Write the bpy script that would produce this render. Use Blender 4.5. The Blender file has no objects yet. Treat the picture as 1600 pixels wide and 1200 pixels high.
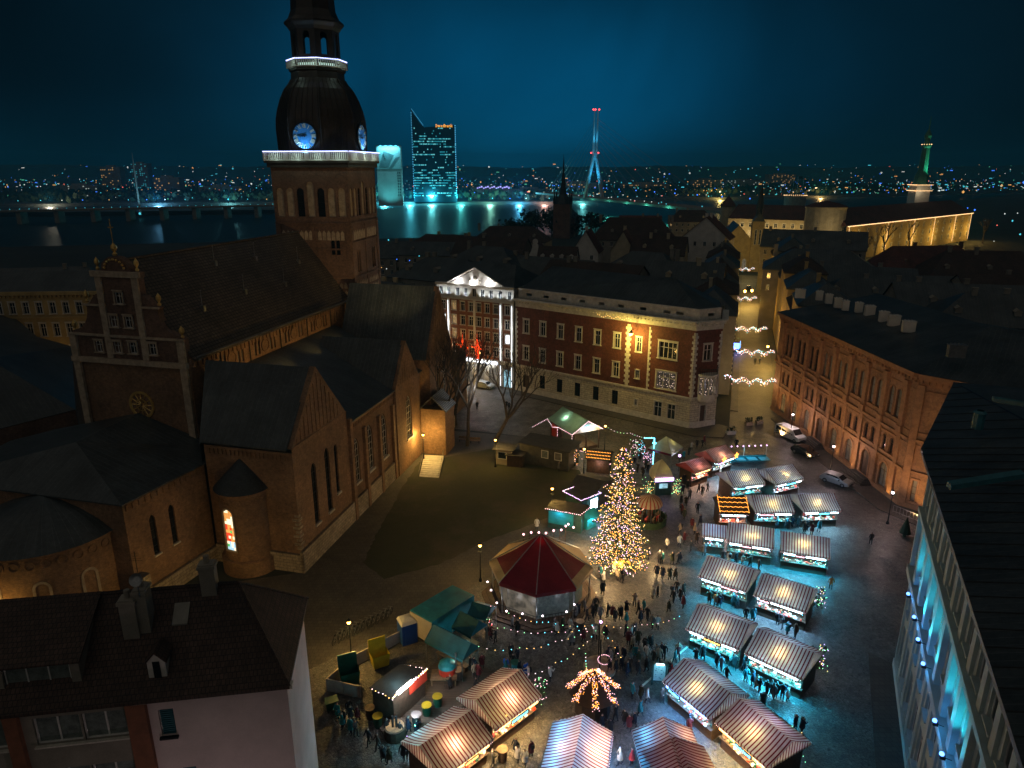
import bpy, bmesh, math, random
from mathutils import Vector, Matrix
R = random.Random(7)
sc = bpy.context.scene
COL = sc.collection
rad = math.radians
# ---------------------------------------------------------------- camera, sky, exposure
CAMH = 44.0; FPX = 1100.0; PITCH = rad(17)
cd = bpy.data.cameras.new('camera'); cam = bpy.data.objects.new('camera', cd); COL.objects.link(cam)
cam.location = (0, 0, CAMH); cam.rotation_euler = (rad(90) - PITCH, 0, 0)
cd.sensor_width = 36; cd.lens = 36 * FPX / 1600; cd.clip_start = 0.5; cd.clip_end = 20000
sc.camera = cam
sc.view_settings.view_transform = 'Standard'; sc.view_settings.look = 'None'
sc.view_settings.gamma = 1; sc.view_settings.exposure = 0; sc.view_settings.use_curve_mapping = False
sc.render.engine = 'CYCLES'
cy = sc.cycles
cy.use_light_tree = True; cy.max_bounces = 5; cy.diffuse_bounces = 2; cy.glossy_bounces = 3; cy.transmission_bounces = 3
cy.sample_clamp_indirect = 1.5; cy.sample_clamp_direct = 0; cy.caustics_reflective = False; cy.caustics_refractive = False
cy.use_denoising = True; cy.volume_bounces = 0
world = bpy.data.worlds.new('World'); sc.world = world; world.use_nodes = True
def build_world():
 nt = world.node_tree; N = nt.nodes; L = nt.links; N.clear()
 out = N.new('ShaderNodeOutputWorld'); bg = N.new('ShaderNodeBackground'); L.new(bg.outputs[0], out.inputs[0])
 tc = N.new('ShaderNodeTexCoord')
 def glow(az, el, sx, sz, col):
  sep = N.new('ShaderNodeSeparateXYZ'); L.new(tc.outputs['Generated'], sep.inputs[0])
  def M(op, a, b=None):
   m = N.new('ShaderNodeMath'); m.operation = op
   for i, q in enumerate((a, b)):
    if q is None: continue
    if isinstance(q, (int, float)): m.inputs[i].default_value = q
    else: L.new(q, m.inputs[i])
   return m.outputs[0]
  azi = M('ARCTAN2', sep.outputs[0], sep.outputs[1])
  ele = M('ARCSINE', sep.outputs[2])
  a2 = M('POWER', M('DIVIDE', M('ABSOLUTE', M('SUBTRACT', azi, az)), sx), 2.0)
  e2 = M('POWER', M('DIVIDE', M('ABSOLUTE', M('SUBTRACT', ele, el)), sz), 2.0)
  g = M('EXPONENT', M('MULTIPLY', M('ADD', a2, e2), -1.0))
  v = N.new('ShaderNodeMix'); v.data_type = 'RGBA'; v.blend_type = 'MIX'
  L.new(g, v.inputs[0]); v.inputs[6].default_value = (0, 0, 0, 1); v.inputs[7].default_value = (*col, 1)
  return v.outputs[2]
 nz = N.new('ShaderNodeTexNoise'); nz.inputs['Scale'].default_value = 2.6; nz.inputs['Detail'].default_value = 7; nz.inputs['Distortion'].default_value = 0.6
 L.new(tc.outputs['Generated'], nz.inputs['Vector'])
 rmp = N.new('ShaderNodeMapRange'); L.new(nz.outputs[0], rmp.inputs[0])
 rmp.inputs[1].default_value = 0.3; rmp.inputs[2].default_value = 0.75; rmp.inputs[3].default_value = 0.50; rmp.inputs[4].default_value = 1.45
 acc = None
 for args in SKY_GLOWS:
  c = glow(*args)
  if acc is None: acc = c
  else:
   m = N.new('ShaderNodeMix'); m.data_type = 'RGBA'; m.blend_type = 'ADD'; m.inputs[0].default_value = 1
   L.new(acc, m.inputs[6]); L.new(c, m.inputs[7]); acc = m.outputs[2]
 m = N.new('ShaderNodeMix'); m.data_type = 'RGBA'; m.blend_type = 'ADD'; m.inputs[0].default_value = 1
 L.new(acc, m.inputs[6]); m.inputs[7].default_value = (*SKY_BASE, 1)
 sc_ = N.new('ShaderNodeVectorMath'); sc_.operation = 'SCALE'; L.new(m.outputs[2], sc_.inputs[0]); L.new(rmp.outputs[0], sc_.inputs['Scale'])
 L.new(sc_.outputs[0], bg.inputs[0]); bg.inputs[1].default_value = 1.0
SKY_BASE = (0.0010, 0.0026, 0.0046)
SKY_GLOWS = [(0.03, 0.10, 0.27, 0.13, (0.0, 0.078, 0.185)), (-0.08, -0.02, 0.28, 0.09, (0.0, 0.012, 0.016)), (-0.62, 0.0, 0.10, 0.05, (0.0, 0.008, 0.014)),
    (0.0, 0.5, 1.0, 0.9, (0.0, 0.005, 0.009))]
build_world()
HAZE = 0.00022
sd_ = bpy.data.lights.new('night_fill_sun', 'SUN'); sd_.energy = 0.21; sd_.angle = rad(120); sd_.color = (1.0, 0.88, 0.72)  # added soft fill from above, stands in for city glow
so_ = bpy.data.objects.new('night_fill_sun', sd_); COL.objects.link(so_); so_.rotation_euler = Vector((0.25, 0.45, -0.85)).to_track_quat('-Z', 'Y').to_euler()
LK = {'counter_light': 10.5, 'counter_glow': 3.0, 'roof_lamp': 7.5, 'inner_lamp': 4.4, 'spire_light': 2.5, 'side_lamp': 6.0, 'trough_light': 5.0, 'wall_uplight': 1.6, 'wall_fill_spot': 1.4, 'sodium_light': 2.2, 'lantern_light': 2.3, 'blue_flood': 0.7, 'gallery_lamp': 4.0, 'assumed_clerestory_flood': 1.0, 'tower_fill_spot': 1.0, 'pediment_uplight': 7, 'pilaster_light': 1.5, 'tree_glow': 4.5, 'attic_uplight': 3.5, 'castle_wall_light': 2.0, 'clock_floodlight': 3.5, 'garland_light': 1.8, 'canopy_light': 1.5, 'booth_light': 2.5, 'cabin_lamp': 5, 'peak_lamp': 0.3, 'tan_side_lamp': 3.0, 'terrace_lamp': 1.2, 'blue_stall_spill': 4.0, 'tent_lamp': 1.6, 'stained_glass_glow': 1.0, 'street_glow': 0.22, 'shore_light': 2.2, 'pylon_floodlight': 1.5, 'mast_light': 0.8, 'globe_light': 2.0, 'food_hut_light': 2.0, 'yard_cyan_lamp': 3.0, 'awning_light': 2.0, 'street_ambience': 2.9, 'blue_spill': 4, 'gable_light': 1.5}
# ---------------------------------------------------------------- helpers
def ray(x, y):
 u = (x - 800) / FPX; v = (600 - y) / FPX; c, s = math.cos(PITCH), math.sin(PITCH)
 return (u, c + v * s, -s + v * c)
def G(x, y, z=0.0):
 """the point of the place at height z that the survey photograph shows at x, y"""
 r = ray(x, y); t = (z - CAMH) / r[2]
 return Vector((r[0] * t, r[1] * t, z))
def AT(x, y, Y):
 r = ray(x, y); t = Y / r[1]
 return Vector((r[0] * t, Y, CAMH + r[2] * t))
def tag(o, label=None, cat=None, group=None, kind=None):
 if label: o['label'] = label
 if cat: o['category'] = cat
 if group: o['group'] = group
 if kind: o['kind'] = kind
 return o
def thing(name, label, cat, loc=(0, 0, 0), rz=0.0, group=None):
 o = bpy.data.objects.new(name, None); COL.objects.link(o); o.location = loc; o.rotation_euler = (0, 0, rz)
 o.empty_display_size = 0.3
 return tag(o, label, cat, group)
class MB:
 def __init__(s): s.v = []; s.f = []; s.m = []; s.M = None
 def add(s, pts, faces, mi=0):
  n = len(s.v)
  if s.M is not None: pts = [s.M @ Vector(p) for p in pts]
  s.v.extend([tuple(p) for p in pts])
  for i, f in enumerate(faces):
   s.f.append(tuple(n + k for k in f)); s.m.append(mi)
  return s
 def poly(s, pts, mi=0): return s.add(pts, [tuple(range(len(pts)))], mi)
 def box(s, x0, x1, y0, y1, z0, z1, mi=0):
  p = [(x0, y0, z0), (x1, y0, z0), (x1, y1, z0), (x0, y1, z0), (x0, y0, z1), (x1, y0, z1), (x1, y1, z1), (x0, y1, z1)]
  return s.add(p, [(3, 2, 1, 0), (4, 5, 6, 7), (0, 1, 5, 4), (1, 2, 6, 5), (2, 3, 7, 6), (3, 0, 4, 7)], mi)
 def ext(s, pts, vec, mi=0):
  n = len(pts); v = Vector(vec); q = [Vector(p) for p in pts]; q2 = [p + v for p in q]
  return s.add(q + q2, [tuple(range(n))[::-1], tuple(range(n, 2 * n))] + [(i, (i + 1) % n, n + (i + 1) % n, n + i) for i in range(n)], mi)
 def prism(s, p2, z0, z1, mi=0): return s.ext([(p[0], p[1], z0) for p in p2], (0, 0, z1 - z0), mi)
 def tube(s, a, b, r, n=6, mi=0, r2=None):
  a = Vector(a); b = Vector(b); d = b - a
  if d.length < 1e-6: return s
  d.normalize(); t = d.cross(Vector((0, 0, 1)) if abs(d.z) < 0.9 else Vector((1, 0, 0))).normalized(); u = d.cross(t)
  r2 = r if r2 is None else r2; P = []
  for (c, rr) in ((a, r), (b, r2)):
   for i in range(n):
    w = 2 * math.pi * i / n; P.append(c + (t * math.cos(w) + u * math.sin(w)) * rr)
  return s.add(P, [(i, (i + 1) % n, n + (i + 1) % n, n + i) for i in range(n)] + [tuple(range(n))[::-1], tuple(range(n, 2 * n))], mi)
 def path(s, pts, r, n=5, mi=0):
  for a, b in zip(pts[:-1], pts[1:]): s.tube(a, b, r, n, mi)
  return s
 def lathe(s, prof, n=16, mi=0, c=(0, 0, 0), a0=0.0, a1=None, sq=None):
  full = a1 is None; a1 = 2 * math.pi + a0 if full else a1; k = n if full else n + 1; P = []
  for (r, z) in prof:
   for i in range(k):
    w = a0 + (a1 - a0) * i / n
    P.append((c[0] + r * math.cos(w), c[1] + r * math.sin(w), c[2] + z))
  F = []
  for j in range(len(prof) - 1):
   for i in range(n):
    i2 = (i + 1) % k if full else i + 1
    F.append((j * k + i, j * k + i2, (j + 1) * k + i2, (j + 1) * k + i))
  return s.add(P, F, mi)
 def octa(s, c, r, mi=0):
  x, y, z = c
  return s.add([(x + r, y, z), (x - r, y, z), (x, y + r, z), (x, y - r, z), (x, y, z + r), (x, y, z - r)],
      [(0, 2, 4), (2, 1, 4), (1, 3, 4), (3, 0, 4), (2, 0, 5), (1, 2, 5), (3, 1, 5), (0, 3, 5)], mi)
 def ball(s, c, r, mi=0, n=8, sz=1.0):
  prof = [(max(1e-4, r * math.sin(math.pi * j / (n // 2 + 1))), -r * sz * math.cos(math.pi * j / (n // 2 + 1))) for j in range(n // 2 + 2)]
  return s.lathe(prof, n, mi, c)
 def mesh(s, name, mats, smooth=False):
  me = bpy.data.meshes.new(name); me.from_pydata(s.v, [], s.f)
  for m in (mats if isinstance(mats, (list, tuple)) else [mats]): me.materials.append(m)
  me.polygons.foreach_set('material_index', s.m)
  if smooth: me.polygons.foreach_set('use_smooth', [True] * len(s.f))
  me.update()
  return me
 def build(s, name, mats, parent=None, loc=None, rz=None, smooth=False):
  return place(name, s.mesh(name, mats, smooth), parent, loc, rz)
def place(name, me, parent=None, loc=None, rz=None, rot=None):
 o = bpy.data.objects.new(name, me); COL.objects.link(o)
 if parent is not None: o.parent = parent
 if loc is not None: o.location = loc
 if rz is not None: o.rotation_euler = (0, 0, rz)
 if rot is not None: o.rotation_euler = rot
 return o
def copy_tree(o, parent=None):
 c = o.copy(); COL.objects.link(c)
 if parent is not None: c.parent = parent
 for ch in CH.get(o.name, ()) or [x for x in o.children]: copy_tree(ch, c)
 return c
CH = {}
def lamp(name, kind, loc, energy, color, size=0.1, parent=None, spot=None, target=None, shape=None, sizey=None):
 l = bpy.data.lights.new(name, kind); l.energy = energy * LK.get(name, 1.0); l.color = color
 if kind == 'AREA':
  l.size = size
  if sizey: l.shape = 'RECTANGLE'; l.size_y = sizey
 elif kind in ('POINT', 'SPOT'): l.shadow_soft_size = size
 if kind == 'SPOT': l.spot_size = spot or rad(80); l.spot_blend = 0.8
 o = bpy.data.objects.new(name, l); COL.objects.link(o); o.location = loc
 if parent is not None: o.parent = parent
 if target is not None:
  o.rotation_euler = (Vector(target) - Vector(loc)).to_track_quat('-Z', 'Y').to_euler()
 return o
# ---------------------------------------------------------------- materials (procedural)
def lin(r, g, b):
 f = lambda c: (c / 255 / 12.92) if c <= 10 else ((c / 255 + 0.055) / 1.055) ** 2.4
 return (f(r), f(g), f(b))
class NT:
 def __init__(s, name):
  s.mat = bpy.data.materials.new(name); s.mat.use_nodes = True; s.t = s.mat.node_tree; s.N = s.t.nodes; s.L = s.t.links
  s.b = s.N['Principled BSDF']
 def n(s, typ, **k):
  o = s.N.new('ShaderNode' + typ)
  for a, v in k.items(): setattr(o, a, v)
  return o
 def link(s, a, b): s.L.new(a, b); return s
 def math(s, op, a, b=None, clamp=False):
  m = s.n('Math', operation=op, use_clamp=clamp)
  for i, q in enumerate((a, b)):
   if q is None: continue
   if isinstance(q, (int, float)): m.inputs[i].default_value = q
   else: s.L.new(q, m.inputs[i])
  return m.outputs[0]
 def mix(s, f, a, b, mode='MIX'):
  m = s.n('Mix', data_type='RGBA', blend_type=mode)
  for i, q in ((0, f), (6, a), (7, b)):
   if isinstance(q, (int, float)): m.inputs[i].default_value = q
   elif isinstance(q, tuple): m.inputs[i].default_value = (*q, 1)
   else: s.L.new(q, m.inputs[i])
  return m.outputs[2]
 def noise(s, scale, detail=4, vec=None, rough=0.6):
  t = s.n('TexNoise'); t.inputs['Scale'].default_value = scale; t.inputs['Detail'].default_value = detail; t.inputs['Roughness'].default_value = rough
  if vec is not None: s.L.new(vec, t.inputs['Vector'])
  return t.outputs[0]
 def pos(s): return s.n('NewGeometry').outputs['Position']
 def surf(s):
  """u along the level direction of the face, v up the face, in metres"""
  g = s.n('NewGeometry'); c = s.n('VectorMath', operation='CROSS_PRODUCT'); c.inputs[0].default_value = (0, 0, 1); s.L.new(g.outputs['True Normal'], c.inputs[1])
  nrm = s.n('VectorMath', operation='NORMALIZE'); s.L.new(c.outputs[0], nrm.inputs[0])
  u = s.n('VectorMath', operation='DOT_PRODUCT'); s.L.new(g.outputs['Position'], u.inputs[0]); s.L.new(nrm.outputs[0], u.inputs[1])
  c2 = s.n('VectorMath', operation='CROSS_PRODUCT'); s.L.new(g.outputs['True Normal'], c2.inputs[0]); s.L.new(nrm.outputs[0], c2.inputs[1])
  v = s.n('VectorMath', operation='DOT_PRODUCT'); s.L.new(g.outputs['Position'], v.inputs[0]); s.L.new(c2.outputs[0], v.inputs[1])
  cb = s.n('CombineXYZ'); s.L.new(u.outputs['Value'], cb.inputs[0]); s.L.new(v.outputs['Value'], cb.inputs[1])
  return cb.outputs[0]
 def bump(s, h, dist=0.02, strength=0.6):
  b = s.n('Bump'); b.inputs['Distance'].default_value = dist; b.inputs['Strength'].default_value = strength
  s.L.new(h, b.inputs['Height']); s.L.new(b.outputs[0], s.b.inputs['Normal']); return s
 def done(s, col, rough=0.8, metal=0.0, spec=None):
  for nm, q in (('Base Color', col), ('Roughness', rough), ('Metallic', metal)):
   if isinstance(q, tuple): s.b.inputs[nm].default_value = (*q, 1)
   elif isinstance(q, (int, float)): s.b.inputs[nm].default_value = q
   else: s.L.new(q, s.b.inputs[nm])
  if spec is not None: s.b.inputs['Specular IOR Level'].default_value = spec
  return s.mat
def plain(name, c, rough=0.7, metal=0.0, var=0.25, scale=1.5, bump=0.0, fine=14.0):
 k = NT(name); p = k.pos(); a = k.noise(scale, 5, p); b = k.noise(fine, 3, p)
 f = k.math('MULTIPLY', k.math('ADD', a, k.math('MULTIPLY', b, 0.5)), 0.667)
 d = tuple(x * (1 - var) * 0.85 for x in c); e = tuple(min(1, x * (1 + var)) for x in c)
 fr = k.n('MapRange'); k.link(f, fr.inputs[0]); fr.inputs[1].default_value = 0.33; fr.inputs[2].default_value = 0.67
 if bump: k.bump(b, bump)
 return k.done(k.mix(fr.outputs[0], d, e), rough, metal)
def bricky(name, c1, c2, mortar, w, h, ms=0.012, rough=0.85, offset=0.5, var=0.35, bumpd=0.01, big=0.25):
 k = NT(name); uv = k.surf(); b = k.n('TexBrick'); k.link(uv, b.inputs['Vector'])
 b.offset = offset
 for nm, v in (('Color1', (*c1, 1)), ('Color2', (*c2, 1)), ('Mortar', (*mortar, 1))): b.inputs[nm].default_value = v
 b.inputs['Scale'].default_value = 1; b.inputs['Mortar Size'].default_value = ms; b.inputs['Brick Width'].default_value = w; b.inputs['Row Height'].default_value = h; b.inputs['Mortar Smooth'].default_value = 0.2
 nz = k.noise(big, 6, k.pos(), 0.65)
 mr = k.n('MapRange'); k.link(nz, mr.inputs[0]); mr.inputs[1].default_value = 0.3; mr.inputs[2].default_value = 0.7; mr.inputs[3].default_value = 1 - var; mr.inputs[4].default_value = 1 + var
 n2 = k.noise(2.6, 6, k.pos(), 0.8); mr2 = k.n('MapRange'); k.link(n2, mr2.inputs[0]); mr2.inputs[1].default_value = 0.3; mr2.inputs[2].default_value = 0.7; mr2.inputs[3].default_value = 0.55; mr2.inputs[4].default_value = 1.45
 v = k.n('VectorMath', operation='SCALE'); k.link(b.outputs[0], v.inputs[0]); k.link(k.math('MULTIPLY', mr.outputs[0], mr2.outputs[0]), v.inputs['Scale'])
 inv = k.math('SUBTRACT', 1.0, b.outputs['Fac']); k.bump(inv, bumpd, 0.7)
 return k.done(v.outputs[0], rough)
def emit(name, c, s, sample=False):
 k = NT(name); k.b.inputs['Emission Color'].default_value = (*c, 1); k.b.inputs['Emission Strength'].default_value = s
 m = k.done(tuple(min(0.8, x) for x in c), 0.5)
 m.cycles.emission_sampling = 'AUTO' if sample else 'NONE'
 return m
M = {}
M['brick'] = bricky('cathedral_brick', (0.26, 0.14, 0.070), (0.18, 0.095, 0.050), (0.24, 0.18, 0.12), 0.30, 0.10)
M['brick_brown'] = bricky('old_brown_brick', (0.18, 0.100, 0.066), (0.125, 0.070, 0.048), (0.18, 0.13, 0.10), 0.30, 0.10)
M['brick_deep'] = bricky('deep_red_facing_brick', (0.155, 0.044, 0.024), (0.12, 0.034, 0.020), (0.13, 0.06, 0.045), 0.25, 0.08, big=0.4)
M['brick_orange'] = bricky('orange_terracotta_brick', (0.35, 0.18, 0.088), (0.28, 0.14, 0.068), (0.25, 0.15, 0.09), 0.30, 0.09, big=0.4)
M['terracotta'] = plain('terracotta_trim', (0.32, 0.165, 0.08), 0.8, var=0.3, bump=0.01)
M['rubble'] = bricky('limestone_plinth', (0.36, 0.30, 0.22), (0.28, 0.23, 0.17), (0.16, 0.13, 0.10), 0.8, 0.38, 0.03, bumpd=0.03)
M['ashlar'] = bricky('rusticated_limestone', (0.56, 0.51, 0.40), (0.49, 0.44, 0.34), (0.22, 0.20, 0.16), 1.3, 0.42, 0.03, bumpd=0.04, var=0.15)
M['stone'] = plain('pale_stone_trim', (0.62, 0.59, 0.52), 0.8, var=0.2, bump=0.01)
M['stone_dim'] = plain('weathered_plaster_recess', (0.42, 0.34, 0.25), 0.85, var=0.35)
M['slate'] = bricky('dark_slate_roof', (0.034, 0.041, 0.044), (0.024, 0.029, 0.032), (0.010, 0.012, 0.014), 0.35, 0.30, 0.02, rough=0.6, var=0.4, bumpd=0.02)
M['seam_roof'] = bricky('standing_seam_sheet_roof', (0.051, 0.061, 0.065), (0.037, 0.046, 0.049), (0.076, 0.088, 0.092), 0.62, 60.0, 0.03, rough=0.45, offset=0.0, var=0.45, bumpd=0.03)
M['tile_roof'] = bricky('clay_pantile_roof', (0.135, 0.050, 0.036), (0.094, 0.034, 0.027), (0.032, 0.016, 0.014), 0.24, 0.34, 0.02, rough=0.75, var=0.4, bumpd=0.04)
M['tile_brown'] = bricky('brown_pantile_roof', (0.072, 0.043, 0.032), (0.050, 0.031, 0.023), (0.018, 0.013, 0.011), 0.24, 0.34, 0.025, rough=0.75, var=0.4, bumpd=0.04)
M['tile_nave'] = bricky('nave_pantile_roof', (0.105, 0.085, 0.066), (0.070, 0.056, 0.044), (0.018, 0.014, 0.013), 0.55, 0.42, 0.05, rough=0.7, offset=0.0, var=0.35, bumpd=0.06)
M['copper'] = bricky('dark_copper_sheet', (0.038, 0.029, 0.022), (0.029, 0.022, 0.018), (0.013, 0.011, 0.010), 0.55, 40.0, 0.02, rough=0.42, offset=0.0, var=0.4, bumpd=0.02)
M['copper_green'] = plain('verdigris_copper', (0.05, 0.20, 0.15), 0.6, var=0.4)
M['cream'] = plain('cream_plaster', (0.46, 0.40, 0.28), 0.85, var=0.18, bump=0.004, scale=0.5)
M['ochre'] = plain('ochre_plaster', (0.45, 0.33, 0.14), 0.85, var=0.2, bump=0.004, scale=0.5)
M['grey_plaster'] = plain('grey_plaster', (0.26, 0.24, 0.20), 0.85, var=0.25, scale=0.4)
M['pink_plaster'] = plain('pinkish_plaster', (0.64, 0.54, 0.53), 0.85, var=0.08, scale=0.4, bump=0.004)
M['white_plaster'] = plain('white_plaster', (0.62, 0.60, 0.56), 0.8, var=0.12, scale=0.5)
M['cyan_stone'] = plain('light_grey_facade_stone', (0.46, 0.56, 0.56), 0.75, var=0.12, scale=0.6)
M['brown_panel'] = plain('rust_brown_render', (0.24, 0.095, 0.05), 0.8, var=0.2)
M['wood'] = plain('dark_stained_timber', (0.075, 0.045, 0.028), 0.7, var=0.4, scale=3)
M['wood_light'] = plain('worn_pine_boards', (0.26, 0.17, 0.095), 0.7, var=0.35, scale=3)
M['wood_green'] = plain('dark_green_painted_boards', (0.03, 0.075, 0.07), 0.6, var=0.3, scale=3)
M['metal_dark'] = plain('dark_painted_iron', (0.02, 0.022, 0.024), 0.45, 0.6, var=0.3)
M['metal_grey'] = plain('galvanised_metal', (0.30, 0.31, 0.32), 0.4, 0.8, var=0.25)
M['white_paint'] = plain('white_paint', (0.72, 0.72, 0.70), 0.5, var=0.1)
M['gold'] = plain('gilded_copper', (0.75, 0.50, 0.16), 0.35, 0.6, var=0.2)
M['red_paint'] = plain('red_enamel', (0.55, 0.05, 0.025), 0.4, var=0.15)
M['teal_tarp'] = plain('teal_tarpaulin', (0.02, 0.27, 0.33), 0.5, var=0.3, scale=1.0, bump=0.02)
M['teal_dark'] = plain('dark_teal_canvas', (0.012, 0.13, 0.155), 0.6, var=0.3, scale=1.0, bump=0.02)
M['blue_plastic'] = plain('blue_plastic', (0.015, 0.07, 0.30), 0.4, var=0.15)
M['yellow_plastic'] = plain('yellow_plastic', (0.55, 0.42, 0.02), 0.45, var=0.15)
M['green_plastic'] = plain('dark_green_plastic', (0.012, 0.085, 0.05), 0.45, var=0.15)
M['concrete'] = plain('pale_concrete_barrier', (0.42, 0.36, 0.33), 0.85, var=0.15, bump=0.01)
M['asphalt'] = plain('asphalt', (0.05, 0.05, 0.052), 0.7, var=0.3, bump=0.01)
M['bark'] = plain('tree_bark', (0.07, 0.055, 0.042), 0.9, var=0.4, scale=4)
M['needle'] = plain('spruce_needles', (0.030, 0.060, 0.022), 0.7, var=0.5, scale=3)
M['leaf_dark'] = plain('dark_evergreen_foliage', (0.022, 0.045, 0.020), 0.75, var=0.6, scale=1)
M['rubber'] = plain('black_rubber', (0.015, 0.015, 0.015), 0.8)
M['car_white'] = plain('white_car_paint', (0.62, 0.64, 0.65), 0.25, 0.0, var=0.04)
M['car_silver'] = plain('silver_car_paint', (0.42, 0.45, 0.46), 0.28, 0.4, var=0.04)
M['car_dark'] = plain('dark_grey_car_paint', (0.03, 0.035, 0.04), 0.25, 0.3, var=0.05)
M['headlight'] = plain('clear_headlamp_glass', (0.6, 0.62, 0.62), 0.15, 0.3)
k = NT('dark_window_glass'); M['glass'] = k.done((0.012, 0.016, 0.020), 0.08, 0.0, 0.8)
k = NT('curtained_window_glass'); nzz = k.noise(1.2, 2, k.pos()); M['glass_pale'] = k.done(k.mix(nzz, (0.10, 0.10, 0.09), (0.32, 0.31, 0.27)), 0.25)
def litglass(name, c, s, dark=0.25):
 k = NT(name); nz = k.noise(1.6, 3, k.pos()); mr = k.n('MapRange'); k.link(nz, mr.inputs[0]); mr.inputs[1].default_value = 0.35; mr.inputs[2].default_value = 0.65; mr.inputs[3].default_value = dark
 k.b.inputs['Emission Color'].default_value = (*c, 1); k.link(k.math('MULTIPLY', mr.outputs[0], s), k.b.inputs['Emission Strength'])
 m = k.done((0.05, 0.05, 0.05), 0.3); m.cycles.emission_sampling = 'NONE'; return m
M['lit_warm'] = litglass('warm_lit_window', (1.0, 0.62, 0.25), 0.5)
M['lit_dim'] = litglass('dim_lit_window', (0.9, 0.75, 0.55), 0.16)
M['lit_cool'] = litglass('cool_lit_window', (0.45, 0.85, 1.0), 1.0)
M['lit_cyan'] = litglass('cyan_office_window', (0.10, 0.62, 0.75), 1.3, 0.1)
M['roof_dark'] = plain('dark_canvas_roof', (0.030, 0.020, 0.018), 0.8)
M['roof_tar'] = plain('tarred_felt_roof', (0.042, 0.038, 0.036), 0.75, var=0.35)
M['cabin_grey'] = plain('grey_stained_boards', (0.085, 0.082, 0.072), 0.8, var=0.3)
M['cyan_panel'] = plain('printed_map_panel', (0.45, 0.62, 0.62), 0.5, var=0.1, scale=3)
M['glare_white'] = emit('glaring_white_lamp', (1.0, 0.93, 0.88), 14)
M['bulb_castle'] = emit('castle_bulb', (1.0, 0.60, 0.28), 2.2)
M['glass_tower'] = NT('dark_tower_glass').done((0.015, 0.05, 0.07), 0.25, 0.2)
M['office_cyan'] = emit('cyan_office_light', (0.02, 0.26, 0.33), 1.0)
M['office_pale'] = emit('pale_office_light', (0.14, 0.60, 0.64), 1.0)
M['office_blue'] = emit('blue_corner_light', (0.10, 0.55, 0.95), 1.2)
M['sign_orange'] = emit('orange_sign_light', (1.0, 0.38, 0.04), 2.0)
M['hoarding_wall'] = plain('pale_panel_wall', (0.42, 0.50, 0.50), 0.7, var=0.15, scale=0.1)
M['cyan_banner'] = plain('pale_cyan_banner', (0.35, 0.60, 0.62), 0.6, var=0.15, scale=0.05)
M['cyan_banner_dark'] = plain('greyish_phone_print', (0.14, 0.26, 0.28), 0.5, var=0.2, scale=0.1)
M['pylon_paint'] = plain('pale_pylon_paint', (0.55, 0.58, 0.58), 0.6, var=0.15, scale=0.1)
M['neon_violet'] = emit('violet_neon', (0.42, 0.38, 1.0), 1.6)
for nm_, c_, s_ in (('far_blue', (0.05, 0.20, 1.0), 1.6), ('far_cyan', (0.06, 0.50, 0.62), 1.1), ('far_warm', (1.0, 0.50, 0.14), 0.7), ('far_white', (0.75, 0.85, 0.80), 0.8), ('far_red', (1.0, 0.16, 0.12), 1.0), ('far_green', (0.10, 0.60, 0.35), 0.7), ('far_cyan_dim', (0.04, 0.35, 0.42), 0.5), ('far_warm_dim', (0.8, 0.45, 0.15), 0.35), ('far_white_dim', (0.5, 0.6, 0.55), 0.4)): M[nm_] = emit(nm_ + '_light', c_, s_ * 1.7)
k = NT('sparkling_lit_window'); v_ = k.n('TexVoronoi'); v_.inputs['Scale'].default_value = 3.5; k.link(k.pos(), v_.inputs['Vector']); k.b.inputs['Emission Color'].default_value = (1.0, 0.72, 0.55, 1); k.link(k.math('ADD', k.math('MULTIPLY', k.math('LESS_THAN', v_.outputs['Distance'], 0.22), 1.6), 0.03), k.b.inputs['Emission Strength']); M['lit_sparkle'] = k.done((0.03, 0.03, 0.03), 0.15); M['lit_sparkle'].cycles.emission_sampling = 'NONE'
M['lit_cool_dim'] = litglass('bluish_lit_window', (0.5, 0.75, 1.0), 0.5, 0.35)
M['blue_flash'] = plain('pale_blue_flashing', (0.03, 0.14, 0.18), 0.5, var=0.2)
M['bulb_blue_hot'] = emit('hot_blue_lens', (0.45, 0.6, 1.0), 14)
M['curtain_dim'] = plain('curtain_behind_glass', (0.16, 0.19, 0.18), 0.3, var=0.5, scale=2.5)
M['slate_pale'] = bricky('pale_slate_courses', (0.24, 0.25, 0.25), (0.17, 0.18, 0.18), (0.03, 0.03, 0.03), 0.4, 0.28, 0.06, rough=0.5, bumpd=0.03)
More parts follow.
